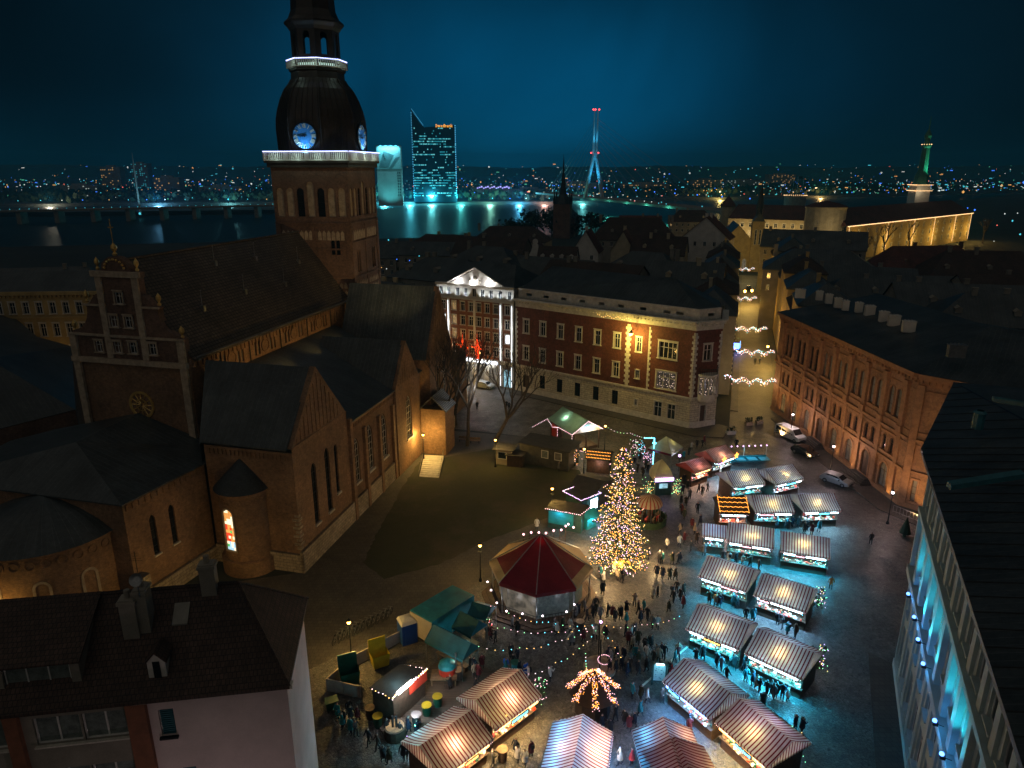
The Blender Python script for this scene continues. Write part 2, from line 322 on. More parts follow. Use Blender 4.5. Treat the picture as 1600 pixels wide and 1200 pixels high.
def cobble():
 k = NT('granite_cobbles'); p = k.pos(); v = k.n('TexVoronoi', feature='DISTANCE_TO_EDGE'); v.inputs['Scale'].default_value = 4.2; k.link(p, v.inputs['Vector'])
 v2 = k.n('TexVoronoi'); v2.inputs['Scale'].default_value = 4.2; k.link(p, v2.inputs['Vector'])
 e = k.n('MapRange'); k.link(v.outputs['Distance'], e.inputs[0]); e.inputs[2].default_value = 0.10
 big = k.noise(0.12, 6, p, 0.7); bm = k.n('MapRange'); k.link(big, bm.inputs[0]); bm.inputs[1].default_value = 0.35; bm.inputs[2].default_value = 0.65; bm.inputs[3].default_value = 0.7; bm.inputs[4].default_value = 1.35
 g = k.n('VectorMath', operation='DOT_PRODUCT'); k.link(v2.outputs['Color'], g.inputs[0]); g.inputs[1].default_value = (0.33, 0.33, 0.33)
 c = k.mix(g.outputs['Value'], (0.070, 0.066, 0.062), (0.160, 0.150, 0.140)); c = k.mix(e.outputs[0], (0.022, 0.020, 0.019), c)
 md = k.noise(1.6, 5, p, 0.75); mm = k.n('MapRange'); k.link(md, mm.inputs[0]); mm.inputs[1].default_value = 0.35; mm.inputs[2].default_value = 0.65; mm.inputs[3].default_value = 0.6; mm.inputs[4].default_value = 1.4
 s = k.n('VectorMath', operation='SCALE'); k.link(c, s.inputs[0]); k.link(k.math('MULTIPLY', bm.outputs[0], mm.outputs[0]), s.inputs['Scale'])
 k.bump(k.math('ADD', e.outputs[0], md), 0.03, 0.9)
 wet = k.noise(0.35, 4, p); w = k.n('MapRange'); k.link(wet, w.inputs[0]); w.inputs[1].default_value = 0.35; w.inputs[2].default_value = 0.65; w.inputs[3].default_value = 0.30; w.inputs[4].default_value = 0.62
 return k.done(s.outputs[0], w.outputs[0])
M['cobble'] = cobble()
M['setts'] = bricky('street_setts', (0.15, 0.135, 0.12), (0.10, 0.092, 0.084), (0.035, 0.032, 0.03), 0.22, 0.14, 0.02, rough=0.5, bumpd=0.02)
def cob_flat(name, c1, c2, w, h):
 k = NT(name); b = k.n('TexBrick'); k.link(k.pos(), b.inputs['Vector']); b.inputs['Scale'].default_value = 1; b.inputs['Brick Width'].default_value = w; b.inputs['Row Height'].default_value = h; b.inputs['Mortar Size'].default_value = 0.02
 b.inputs['Color1'].default_value = (*c1, 1); b.inputs['Color2'].default_value = (*c2, 1); b.inputs['Mortar'].default_value = (*[x * 0.35 for x in c1], 1)
 nz = k.noise(0.3, 6, k.pos(), 0.7); mr = k.n('MapRange'); k.link(nz, mr.inputs[0]); mr.inputs[1].default_value = 0.3; mr.inputs[2].default_value = 0.7; mr.inputs[3].default_value = 0.65; mr.inputs[4].default_value = 1.35
 s = k.n('VectorMath', operation='SCALE'); k.link(b.outputs[0], s.inputs[0]); k.link(mr.outputs[0], s.inputs['Scale']); k.bump(k.math('SUBTRACT', 1.0, b.outputs['Fac']), 0.02)
 return k.done(s.outputs[0], 0.6)
M['paving'] = cob_flat('concrete_paving_slabs', (0.085, 0.076, 0.066), (0.062, 0.056, 0.050), 0.5, 0.5)
M['street'] = cob_flat('granite_setts', (0.17, 0.155, 0.13), (0.12, 0.11, 0.095), 0.24, 0.16)
M['deck'] = cob_flat('deck_boards', (0.16, 0.125, 0.10), (0.12, 0.095, 0.075), 3.0, 0.20)
def grassm():
 k = NT('short_winter_grass'); p = k.pos(); a = k.noise(0.25, 6, p, 0.7); b = k.noise(7, 4, p)
 k.bump(b, 0.05, 0.7)
 wr = k.n('MapRange'); k.link(k.noise(0.09, 7, p, 0.75), wr.inputs[0]); wr.inputs[1].default_value = 0.48; wr.inputs[2].default_value = 0.62; c = k.mix(a, (0.024, 0.030, 0.010), (0.070, 0.070, 0.030)); c = k.mix(wr.outputs[0], c, (0.085, 0.070, 0.045)); return k.done(k.mix(k.math('MULTIPLY', b, 0.6), c, (0.018, 0.020, 0.010)), 0.9)
M['grass'] = grassm()
def waterm():
 k = NT('river_water'); p = k.pos(); mp = k.n('Mapping'); mp.inputs['Scale'].default_value = (0.10, 0.22, 0.1); k.link(p, mp.inputs[0])
 a = k.noise(1.0, 5, mp.outputs[0], 0.65); k.bump(a, 1.8, 0.7)
 return k.done((0.004, 0.020, 0.026), 0.42, 0.0, 0.6)
M['water'] = waterm()
M['land'] = plain('dark_city_ground', (0.030, 0.034, 0.030), 0.9, var=0.5, scale=0.02, fine=0.3)
def canvas(name, c1, c2, period, axis=0, transl=0.5, rad_=False):
 k = NT(name); tc = k.n('TexCoord'); sep = k.n('SeparateXYZ'); k.link(tc.outputs['Object'], sep.inputs[0])
 if rad_:
  q = k.math('MULTIPLY', k.math('ARCTAN2', sep.outputs[1], sep.outputs[0]), period / (2 * math.pi)); f = k.math('FRACT', k.math('ADD', q, 50.0))
 else: f = k.math('FRACT', k.math('ADD', k.math('DIVIDE', sep.outputs[axis], period), 50.0))
 st = k.math('LESS_THAN', f, 0.34)
 nz = k.noise(0.7, 5, k.pos()); mr = k.n('MapRange'); k.link(nz, mr.inputs[0]); mr.inputs[1].default_value = 0.3; mr.inputs[2].default_value = 0.7; mr.inputs[3].default_value = 0.75; mr.inputs[4].default_value = 1.1
 c = k.mix(st, c2, c1); s = k.n('VectorMath', operation='SCALE'); k.link(c, s.inputs[0]); k.link(mr.outputs[0], s.inputs['Scale'])
 k.b.inputs['Roughness'].default_value = 0.7; k.link(s.outputs[0], k.b.inputs['Base Color'])
 k.bump(k.noise(1.8, 5, k.pos()), 0.12, 0.8); tr = k.n('BsdfTranslucent'); k.link(s.outputs[0], tr.inputs[0]); mx = k.n('MixShader'); mx.inputs[0].default_value = transl
 k.link(k.b.outputs[0], mx.inputs[1]); k.link(tr.outputs[0], mx.inputs[2]); k.link(mx.outputs[0], k.N['Material Output'].inputs[0])
 return k.mat
M['stripe'] = canvas('striped_stall_canvas', (0.22, 0.012, 0.035), (0.80, 0.81, 0.82), 0.30, transl=0.6)
M['stripe_y'] = canvas('striped_canvas_flap', (0.22, 0.012, 0.035), (0.80, 0.81, 0.82), 0.30, axis=1, transl=0.6)
M['stripe_pink'] = canvas('pink_striped_canvas', (0.42, 0.10, 0.07), (0.62, 0.45, 0.38), 0.30)
M['stripe_round'] = canvas('striped_round_canvas', (0.42, 0.07, 0.03), (0.60, 0.45, 0.28), 18.0, rad_=True, transl=0.3)
M['canvas_red'] = canvas('dark_red_tent_canvas', (0.16, 0.010, 0.020), (0.16, 0.010, 0.020), 1.0, transl=0.35)
M['canvas_tan'] = canvas('tan_tent_canvas', (0.42, 0.30, 0.16), (0.42, 0.30, 0.16), 1.0, transl=0.3)
M['canvas_green'] = canvas('pale_green_roof_sheet', (0.26, 0.46, 0.33), (0.26, 0.46, 0.33), 1.0, transl=0.35)
M['canvas_cream'] = canvas('cream_tent_canvas', (0.55, 0.48, 0.32), (0.55, 0.48, 0.32), 1.0, transl=0.4)
M['bulb_white'] = emit('white_bulb', (1.0, 0.74, 0.80), 3.6)
M['bulb_pink'] = emit('pinkish_bulb', (1.0, 0.52, 0.62), 3.6)
M['bulb_warm'] = emit('warm_bulb', (1.0, 0.55, 0.16), 4.0)
M['bulb_amber'] = emit('amber_bulb', (1.0, 0.38, 0.06), 4.0)
M['bulb_green'] = emit('green_bulb', (0.35, 1.0, 0.45), 3)
M['bulb_blue'] = emit('blue_bulb', (0.10, 0.25, 1.0), 6)
M['bulb_cyan'] = emit('cyan_bulb', (0.15, 0.75, 1.0), 5)
M['bulb_red'] = emit('red_bulb', (1.0, 0.06, 0.05), 5)
M['bulb_violet'] = emit('violet_bulb', (0.75, 0.45, 1.0), 3.4)
M['tube_white'] = emit('fluorescent_tube', (0.62, 0.90, 1.0), 7)
M['tube_blue'] = emit('blue_neon_tube', (0.15, 0.35, 1.0), 6)
M['tube_soft'] = emit('soft_white_light_strip', (0.85, 0.92, 1.0), 3.0)
M['lamp_amber'] = emit('sodium_lamp', (1.0, 0.50, 0.10), 12)
M['lamp_white'] = emit('white_lamp_globe', (1.0, 0.78, 0.80), 10)
def clothm():
 k = NT('coat_cloth'); oi = k.n('ObjectInfo'); nz = k.noise(8, 3, k.pos()); mr = k.n('MapRange'); k.link(nz, mr.inputs[0]); mr.inputs[3].default_value = 0.7; mr.inputs[4].default_value = 1.2
 s = k.n('VectorMath', operation='SCALE'); k.link(oi.outputs['Color'], s.inputs[0]); k.link(mr.outputs[0], s.inputs['Scale']); return k.done(s.outputs[0], 0.85)
M['coat'] = clothm()
M['trousers'] = plain('dark_trousers', (0.022, 0.024, 0.032), 0.85)
M['skin'] = plain('skin', (0.42, 0.26, 0.19), 0.6)
M['hair'] = plain('brown_hair', (0.05, 0.03, 0.02), 0.7)
M['hat'] = plain('knitted_hat', (0.10, 0.09, 0.10), 0.9)
# ---------------------------------------------------------------- walls with real openings, windows
def outline(w, h, kind, d=0.0, dz=None):
 """opening outline, centred on x, sill at z 0; grown by d"""
 dz = d if dz is None else dz
 W = w / 2 + d
 if kind == 'r': return [(-W, -dz), (W, -dz), (W, h + d), (-W, h + d)]
 n = 5; pts = [(-W, -dz), (W, -dz)]
 if kind == 'a':
  c = h - w / 2
  for i in range(0, 2 * n + 1):
   a = math.pi * i / (2 * n); pts.append((W * math.cos(a), c + W * math.sin(a)))
  return pts
 c = h - w * 0.866                       # pointed
 for i in range(n + 1):
  a = rad(60) * i / n; pts.append((-w / 2 + (w + d) * math.cos(a), c + (w + d) * math.sin(a)))
 top = pts[-1]; pts[-1] = (0, top[1])
 for i in range(n - 1, -1, -1):
  a = rad(60) * i / n; pts.append((w / 2 - (w + d) * math.cos(a), c + (w + d) * math.sin(a)))
 return pts
def wall(mb, A, B, z0, z1, ops=(), depth=0.3, mi=0, mi_rev=None):
 """upright wall from A to B (seen from outside left to right); ops: (s, z, w, h, kind) with s the centre"""
 A = Vector((A[0], A[1], 0)); B = Vector((B[0], B[1], 0)); L = (B - A).length; d = (B - A) / L; n = Vector((d.y, -d.x, 0))
 mi_rev = mi if mi_rev is None else mi_rev
 P = lambda s, z, o=0.0: A + d * s + Vector((0, 0, z)) - n * o
 xs = {0.0, L}; zs = {z0, z1}
 for (s, z, w, h, kd) in ops: xs |= {s - w / 2, s + w / 2}; zs |= {z, z + h}
 xs = sorted(xs); zs = sorted(zs)
 for i in range(len(xs) - 1):
  xm = (xs[i] + xs[i + 1]) / 2; run = None
  for j in range(len(zs) - 1):
   zm = (zs[j] + zs[j + 1]) / 2
   hole = any(abs(xm - s) < w / 2 and z < zm < z + h for (s, z, w, h, kd) in ops)
   if hole:
    if run is not None: mb.poly([P(xs[i], run), P(xs[i + 1], run), P(xs[i + 1], zs[j]), P(xs[i], zs[j])], mi); run = None
   elif run is None: run = zs[j]
  if run is not None: mb.poly([P(xs[i], run), P(xs[i + 1], run), P(xs[i + 1], z1), P(xs[i], z1)], mi)
 for (s, z, w, h, kd) in ops:
  o = outline(w, h, kd); m = len(o)
  for i in range(m):
   a, b = o[i], o[(i + 1) % m]
   mb.poly([P(s + a[0], z + a[1]), P(s + a[0], z + a[1], depth), P(s + b[0], z + b[1], depth), P(s + b[0], z + b[1])], mi_rev)
  if kd != 'r':
   r = [p for p in o[2:] if p[0] >= -1e-6]; l = [p for p in o[2:] if p[0] <= 1e-6]
   for q, cx in ((r, w / 2), (l, -w / 2)):
    for a, b in zip(q[:-1], q[1:]):
     mb.poly([P(s + cx, z + h), P(s + a[0], z + a[1]), P(s + b[0], z + b[1])], mi)
 return mb
WC = {}
def winmesh(w, h, kind, trim, vb, hb, fr, sill):
 key = (round(w, 2), round(h, 2), kind, trim, vb, hb, fr, sill)
 if key in WC: return WC[key]
 mb = MB()
 def ring(d0, d1, y0, y1, mi=0):
  a = outline(w, h, kind, d0, d0 if trim_b else 0); b = outline(w, h, kind, d1, d1 if trim_b else 0); m = len(a)
  for i in range(m):
   j = (i + 1) % m
   if i == 0 and not trim_b: continue
   A0, A1, B0, B1 = a[i], a[j], b[i], b[j]
   mb.poly([(A0[0], y0, A0[1]), (A1[0], y0, A1[1]), (B1[0], y0, B1[1]), (B0[0], y0, B0[1])], mi)
   mb.poly([(B0[0], y0, B0[1]), (B1[0], y0, B1[1]), (B1[0], y1, B1[1]), (B0[0], y1, B0[1])], mi)
   mb.poly([(A0[0], y0, A0[1]), (A1[0], y0, A1[1]), (A1[0], y1, A1[1]), (A0[0], y1, A0[1])], mi)
 trim_b = False
 if trim: ring(0.0, trim, -0.07, 0.01, 0)
 if trim and kind == 'r': mb.box(-w / 2 - trim * 1.3, w / 2 + trim * 1.3, -0.16, 0.01, h + trim + 0.003, h + trim + 0.12, 0)
 trim_b = True
 yf = 0.20
 ring(-fr, 0.0, yf - 0.03, yf + 0.04, 1)
 for i in range(vb):
  x = -w / 2 + w * (i + 1) / (vb + 1); mb.box(x - fr * 0.5, x + fr * 0.5, yf - 0.02, yf + 0.04, fr, h - (0 if kind == 'r' else w * 0.12) - fr, 1)
 for i in range(hb):
  z = h * (i + 1) / (hb + 1) if hb > 1 else h * 0.66; mb.box(-w / 2 + fr, w / 2 - fr, yf - 0.015, yf + 0.035, z - fr * 0.4, z + fr * 0.4, 1)
 if sill: mb.box(-w / 2 - trim - 0.1, w / 2 + trim + 0.1, -0.20, 0.18, -sill, -0.002, 0)
 pn = MB(); pn.poly([(p[0], yf + 0.02, p[1]) for p in outline(w, h, kind)], 0)
 WC[key] = (mb, pn, {}); return WC[key]
def window(parent, A, B, op, trim=0.12, vb=1, hb=1, fr=0.07, sill=0.12, m_trim='stone', m_frame='white_paint', m_glass='glass', name='window', label=None):
 s, z, w, h, kind = op
 mb, pn, cache = winmesh(w, h, kind, trim, vb, hb, fr, sill)
 k1 = (m_trim, m_frame)
 if k1 not in cache: cache[k1] = mb.mesh('window_frame', [M[m_trim], M[m_frame]])
 if m_glass not in cache: cache[m_glass] = pn.mesh('window_pane', [M[m_glass]])
 A = Vector((A[0], A[1], 0)); B = Vector((B[0], B[1], 0)); d = (B - A).normalized()
 o = place(name, cache[k1], parent, A + d * s + Vector((0, 0, z)), math.atan2(d.y, d.x))
 place('pane', cache[m_glass], o)
 if label: o['label'] = label
 return o
def gable_roof(mb, x0, x1, y0, y1, ze, zr, axis='x', over=0.3, mi=0, th=0.18, hip0=0.0, hip1=0.0):
 """pitched roof slabs over a rectangle, ridge along axis, closed underneath"""
 if axis == 'x':
  ym = (y0 + y1) / 2; sl = (zr - ze) / ((y1 - y0) / 2); zo = ze - over * sl
  a, b = x0 - (over if not hip0 else over), x1 + over
  E = [(a, y0 - over, zo), (b, y0 - over, zo), (b, y1 + over, zo), (a, y1 + over, zo)]; r0 = (x0 - over + hip0, ym, zr); r1 = (x1 + over - hip1, ym, zr)
 else:
  xm = (x0 + x1) / 2; sl = (zr - ze) / ((x1 - x0) / 2); zo = ze - over * sl
  a, b = y0 - over, y1 + over
  E = [(x1 + over, a, zo), (x1 + over, b, zo), (x0 - over, b, zo), (x0 - over, a, zo)]; r0 = (xm, y0 - over + hip0, zr); r1 = (xm, y1 + over - hip1, zr)
 up = Vector((0, 0, th)); V3 = [Vector(e) for e in E]; r0 = Vector(r0); r1 = Vector(r1)
 mb.poly([V3[0] + up, V3[1] + up, r1 + up, r0 + up], mi); mb.poly([V3[2] + up, V3[3] + up, r0 + up, r1 + up], mi)
 mb.poly([V3[3] + up, V3[0] + up, r0 + up], mi) if hip0 else mb.poly([V3[3], V3[0], V3[0] + up, r0 + up, V3[3] + up, ], mi) if False else None
 if hip1: mb.poly([V3[1] + up, V3[2] + up, r1 + up], mi)
 if not hip0: mb.poly([V3[0], V3[0] + up, r0 + up, r0], mi); mb.poly([r0, r0 + up, V3[3] + up, V3[3]], mi)
 if not hip1: mb.poly([V3[1] + up, V3[1], r1, r1 + up], mi); mb.poly([r1 + up, r1, V3[2], V3[2] + up], mi)
 mb.poly([V3[0], V3[1], V3[1] + up, V3[0] + up], mi); mb.poly([V3[2], V3[3], V3[3] + up, V3[2] + up], mi)
 if hip0: mb.poly([V3[3], V3[0], V3[0] + up, V3[3] + up], mi)
 if hip1: mb.poly([V3[1], V3[2], V3[2] + up, V3[1] + up], mi)
 mb.poly([V3[3], V3[2], V3[1], V3[0]], mi) if (hip0 and hip1) else (mb.poly([V3[1], V3[0], r0, r1], mi), mb.poly([V3[3], V3[2], r1, r0], mi))
 return mb
AMB = (1.0, 0.60, 0.15)
def lantern(loc, label, col, amb=True, h=4.6, energy=300, group=None, size=0.13):
 t = thing('street_lamp', label, 'lamp post', loc, 0, group)
 mb = MB(); mb.lathe([(0.22, 0), (0.20, 0.25), (0.09, 0.4), (0.075, 1.2), (0.10, 1.3), (0.055, 1.45), (0.045, h - 0.45)], 8); mb.tube((-0.25, 0, h - 0.9), (0.25, 0, h - 0.9), 0.025, 4); mb.build('post', M['metal_dark'], t)
 mb = MB(); mb.lathe([(0.10, h - 0.45), (0.24, h - 0.02), (0.26, h), (0.22, h + 0.03), (0.05, h + 0.22), (0.02, h + 0.32)], 6, 0)
 for i in range(6):
  w = 2 * math.pi * i / 6; mb.tube((0.10 * math.cos(w), 0.10 * math.sin(w), h - 0.45), (0.24 * math.cos(w), 0.24 * math.sin(w), h), 0.012, 3)
 mb2 = MB(); mb2.lathe([(0.14, h + 0.05), (0.26, h + 0.03), (0.05, h + 0.24), (0.02, h + 0.34)], 6); mb2.build('lantern_cap', M['metal_dark'], t)
 mb = MB(); mb.ball((0, 0, h - 0.16), size + 0.05); mb.build('lamp_globe', M['lamp_amber' if amb else 'lamp_white'], t)
 lamp('lantern_light', 'POINT', (0, 0, h - 0.1), energy, col, 0.25, t)
 return t
# ---------------------------------------------------------------- the setting
def sheet(name, pts, z, mat, mats=None):
 mb = MB(); mb.poly([(p[0], p[1], z) for p in pts]); o = mb.build(name, M[mat]); tag(o, kind='structure'); return o
NEAR_BANK = [(-1500, 120), (-700, 330), (-300, 420), (-60, 478), (60, 505), (150, 560), (260, 640), (420, 830), (900, 1300), (2200, 2300)]
FAR_BANK = [(-3500, 500), (-1400, 690), (-560, 960), (-190, 1000), (60, 1010), (260, 1130), (620, 1270), (1400, 1700), (2500, 2600)]
sheet('ground', [(-1500, -80), (2200, -80)] + NEAR_BANK[::-1], 0.0, 'land')
sheet('river_water', [(-4000, -80), (4000, -80), (4000, 5000), (-4000, 5000)], -3.0, 'water')
def bank(name, pts, z, into):
 mb = MB()
 for a, b in zip(pts[:-1], pts[1:]): mb.poly([(a[0], a[1], z), (b[0], b[1], z), (b[0], b[1] + into, -3.4), (a[0], a[1] + into, -3.4)])
 o = mb.build(name, M['land']); tag(o, kind='structure')
bank('near_embankment', NEAR_BANK, 0.0, 4); bank('far_embankment', FAR_BANK, 0.0, -6)
sheet('far_bank_ground', FAR_BANK + [(2500, 9000), (-9000, 9000), (-9000, 500)], 0.0, 'land')
mb = MB(); mb.prism([(-2000, 600), (-900, 700), (-420, 755), (-230, 800), (-170, 838), (-190, 850), (-420, 800), (-900, 745), (-2000, 650)], -3.4, 1.2); tag(mb.build('river_spit', M['land']), kind='structure')
mb = MB(); n = 260; P = []
for i in range(n + 1):
 a = rad(-62 + 124 * i / n); rr = 4200; h = 62 + 3 * math.sin(i * 0.13) + 2 * math.sin(i * 0.41 + 1) + R.uniform(-3, 3) - 10 * (i / n)
 for (dr, z) in ((0, 0), (60, h * 0.8), (160, h), (500, 0)): P.append(((rr + dr) * math.sin(a), (rr + dr) * math.cos(a), z))
mb.add(P, [(4 * i + j, 4 * i + 4 + j, 4 * i + 5 + j, 4 * i + 1 + j) for i in range(n) for j in range(3)])
tag(mb.build('wooded_hills', M['leaf_dark']), kind='structure')
sheet('market_square', [(-20, 20), (-20, 44), (-24, 52), (-14, 62), (-2, 72), (6, 84), (6, 112), (-14, 118), (-16, 160), (2, 150), (2, 138), (33, 115), (50, 122), (53, 87), (62, 76), (40, 60), (22, 20)], 0.004, 'cobble')
sheet('cathedral_path', [(-60, 50), (-26, 47), (-20, 53), (-12, 60), (-2, 70), (7, 83), (8, 112), (-12, 116), (-14, 111), (-24, 70.5), (-60, 60)], 0.008, 'paving')
lawn_pts = [G(*p) for p in [(568, 880), (600, 905), (690, 880), (760, 845), (880, 800), (925, 760), (905, 735), (815, 722), (770, 700), (690, 716), (655, 722), (630, 760), (600, 815), (580, 850)]]
jt = []
for a, b in zip(lawn_pts, lawn_pts[1:] + lawn_pts[:1]):
 for i in range(10): p_ = a.lerp(b, i / 10); jt.append(p_ + Vector((R.uniform(-.16, .16), R.uniform(-.16, .16), 0)))
sheet('lawn', jt, 0.012, 'grass')
ST0 = Vector((45.6, 123)); SD = Vector((0.300, 0.954)); SN = Vector((0.954, -0.300))
def SP(s, t, z=0.0):
 p = ST0 + SD * s + SN * t; return Vector((p.x, p.y, z))
sheet('side_street', [SP(-8, -5), SP(-8, 5.5), SP(190, 4.6), SP(190, -4.6)], 0.016, 'street')
for t0, t1 in ((-5.0, -3.6), (3.8, 5.4)):
 mb = MB(); mb.ext([SP(2, t0), SP(2, t1), SP(185, t1 * 0.9), SP(185, t0 * 0.9)], (0, 0, 0.12)); tag(mb.build('side_street_pavement', M['paving']), kind='structure')
mb = MB(); mb.prism([(50.4, 124), (47.6, 122), (47.8, 108), (49.4, 86), (53.2, 79.5), (61, 72), (62.5, 76), (53, 86.8)], 0.0, 0.13); tag(mb.build('pavement', M['paving']), kind='structure')
mb = MB(); mb.prism([(-0.5, 137.6), (31.2, 113.0), (36, 112.2), (39, 117), (37, 119), (32.2, 116.6), (0.7, 140)], 0.0, 0.13); tag(mb.build('corner_pavement', M['paving']), kind='structure')
mb = MB(); mb.prism([(33.8, 56.5), (28.0, 43.3), (20, 24), (26, 24), (36, 54)], 0.0, 0.13); tag(mb.build('facade_pavement', M['paving']), kind='structure')
# ---------------------------------------------------------------- the cathedral
CO = Vector((-23.8, 70.6)); CT = rad(14)
cath = thing('cathedral', 'huge dark brick cathedral with stepped baroque gable and tall clock tower', 'cathedral', (CO.x, CO.y, 0), -CT)
def cpart(name, mb, mats, parent=None, **k): return mb.build(name, mats, parent or cath, **k)
mb = MB(); ops = []; NX = -15.5
for i in range(5):
 c = 12.9 + i * 7.45
 for dx in (-2.3, -1.45, 1.45, 2.3): ops.append((c + dx - 5, 19.9 + (0), 0.5, 1.9, 'a'))
wall(mb, (NX, 5), (NX, 46), 12, 23, ops, 0.35, 0)
wall(mb, (-31.5, 46), (-31.5, 5), 0, 23); wall(mb, (-31.5, 5.0), (NX, 5), 0, 22.3)
for i in range(5):      # round blind oculus in each bay
 c = 12.9 + i * 7.45
 mb.M = Matrix.Translation((NX, c, 20.9)) @ Matrix.Rotation(rad(90), 4, 'Y'); mb.lathe([(0.95, -0.0), (0.95, 0.12), (0.75, 0.12), (0.72, 0.03)], 16, 0); mb.M = None
z = 22.1
for i in range(48):     # arcaded frieze under the eaves
 y = 5.6 + i * 0.84
 mb.box(NX, NX + 0.16, y, y + 0.28, z - 0.55, z + 0.2)
mb.box(NX, NX + 0.22, 5, 46, z + 0.2, 22.75)
cpart('nave_wall', mb, M['brick'])
for o in ops: window(cath, (NX, 5), (NX, 46), o, trim=0.0, vb=0, hb=2, fr=0.04, sill=0, m_frame='metal_dark', m_glass='glass_pale', name='clerestory_window')
for i in range(6):
 mb = MB(); y = 9.2 + i * 7.4; mb.tube((NX + 0.15, y, 19.2), (NX + 0.15, y, 22.4), 0.07, 6); mb.tube((NX + 0.15, y, 22.4), (NX + 0.5, y, 22.9), 0.07, 6); cpart('downpipe', mb, M['metal_dark'])
mb = MB(); gable_roof(mb, -31.5, NX, 5.8, 46.0, 23, 33.7, 'y', 0.45, th=0.2); cpart('nave_roof', mb, M['tile_nave']); mb = MB(); mb.tube((-23.5, 5.5, 33.95), (-23.5, 46, 33.95), 0.16, 6); cpart('ridge_capping', mb, M['tile_nave']); mb = MB(); mb.tube((NX + 0.6, 5.6, 22.85), (NX + 0.6, 46, 22.85), 0.12, 6); cpart('gutter', mb, M['metal_grey'])
for (a, b, zz) in [(20.4, -22.0, 31.5), (29.3, -21.7, 31), (22.0, -19.0, 27.4), (12.5, -18.6, 27.2), (31.6, -18.7, 27.4), (39, -20.5, 29.8)]:
 mb = MB(); zr = 33.7 - (b + 23.5) / 8 * 10.7 if b > -23.5 else 33.7
 mb.tube((b, a, zr), (b, a, zr + 2.3), 0.05, 5, r2=0.02); mb.box(b - 0.25, b + 0.35, a - 0.22, a + 0.22, zr - 0.35, zr + 0.45); mb.ball((b, a, zr + 2.35), 0.09)
 cpart('roof_vent', mb, M['metal_grey'])
for i in range(5): lamp('assumed_clerestory_flood', 'SPOT', (-9.5, 12.9 + i * 7.45, 18.6), 420, (1.0, 0.58, 0.16), 0.2, cath, rad(95), (-15.5, 12.9 + i * 7.45, 21.5))  # assumed unseen floodlights over the aisle roof, lighting the clerestory wall
def gable_profile():
 L = [(-7.8, 22.3), (-7.8, 25.1)]
 for i in range(7):
  t = i / 6; L.append((-7.4 + 2.5 * math.sin(t * math.pi / 2), 25.5 + 2.9 * (1 - math.cos(t * math.pi / 2))))
 L += [(-5.1, 28.7), (-4.5, 28.9)]
 for i in range(4):
  t = i / 3; L.append((-4.4 + 1.5 * t, 28.9 + 1.2 * math.sin(t * math.pi / 2)))
 L += [(-2.9, 32.0), (-3.1, 32.2), (-3.1, 32.7), (-2.1, 32.7)]
 for i in range(6):
  w = math.pi - math.pi / 2 * i / 5; L.append((2.0 * math.cos(w), 32.7 + 1.75 * math.sin(w)))
 return L + [(-x, z) for x, z in L[::-1][1:]]
prof = gable_profile(); GC = -23.6
mb = MB(); mb.ext([(GC + x, 4.9, z) for x, z in prof], (0, 0.9, 0)); cpart('stepped_gable', mb, M['brick_brown'])
mb = MB()
mb.box(GC - 8.1, GC + 8.1, 4.45, 4.9, 21.7, 22.3); mb.box(GC - 8.0, GC + 8.0, 4.6, 4.9, 24.95, 25.2)
mb.box(GC - 3.3, GC + 3.3, 4.5, 4.88, 32.1, 32.75); mb.box(GC - 5.3, GC - 2.9, 4.6, 4.88, 28.6, 28.8); mb.box(GC + 2.9, GC + 5.3, 4.6, 4.88, 28.6, 28.8)
for s in (-1, 1):
 mb.box(GC + s * 2.5 - 0.42, GC + s * 2.5 + 0.42, 4.68, 4.9, 22.35, 32.05); mb.box(GC + s * 7.5 - 0.45, GC + s * 7.5 + 0.45, 4.55, 4.9, 12.0, 24.9)
cpart('gable_trim', mb, M['stone_dim'])
for (x, z) in [(-3.9, 23.0), (-1.3, 23.05), (0.9, 23.1), (3.6, 23.1), (-1.2, 26.2), (0.85, 26.2), (0.0, 29.0)]:
 A = (GC - 8, 4.88 - 0.0); window(cath, (GC - 8, 4.68), (GC + 8, 4.68), (8 + x, z, 1.0, 1.35, 'r'), trim=0.16, sill=0.1, m_trim='stone_dim', name='gable_window')
mb = MB()
for i in range(9):
 w = math.pi * (i + 0.5) / 9; mb.ball((GC + 1.35 * math.cos(w), 4.75, 32.95 + 1.15 * math.sin(w)), 0.16, n=6)
for (x, z, r) in [(-2.7, 32.8, 0.28), (2.7, 32.8, 0.28), (-5.0, 28.9, 0.3), (5.0, 28.9, 0.3), (7.5, 25.2, 0.32), (-7.5, 25.2, 0.32), (0, 34.5, 0.36)]:
 m_ = MB(); m_.lathe([(r * 0.6, 0), (r * 0.8, 0.2), (r * 0.3, 0.4), (r, 0.8), (r * 0.9, 1.1), (r * 0.2, 1.4), (0.01, 1.5)], 8, 0, (GC + x, 5.2, z)); cpart('gable_urn', m_, M['gold'])
cpart('gable_wreath', mb, M['gold']); mb = MB(); mb.tube((GC, 5.2, 35.8), (GC, 5.2, 38.6), 0.05, 5); mb.box(GC - 0.35, GC + 0.35, 5.17, 5.23, 37.6, 37.72)
cpart('gable_cross', mb, M['gold'])
mb = MB(); mb.M = Matrix.Translation((GC + 0.6, 4.97, 16.6)) @ Matrix.Rotation(rad(90), 4, 'X')
mb.lathe([(1.75, 0.0), (1.75, 0.12), (1.45, 0.12), (1.4, 0.02)], 24)
for i in range(12):
 w = math.pi * 2 * i / 12; mb.tube((0.2 * math.cos(w), 0.2 * math.sin(w), 0.05), (1.45 * math.cos(w), 1.45 * math.sin(w), 0.05), 0.06, 4)
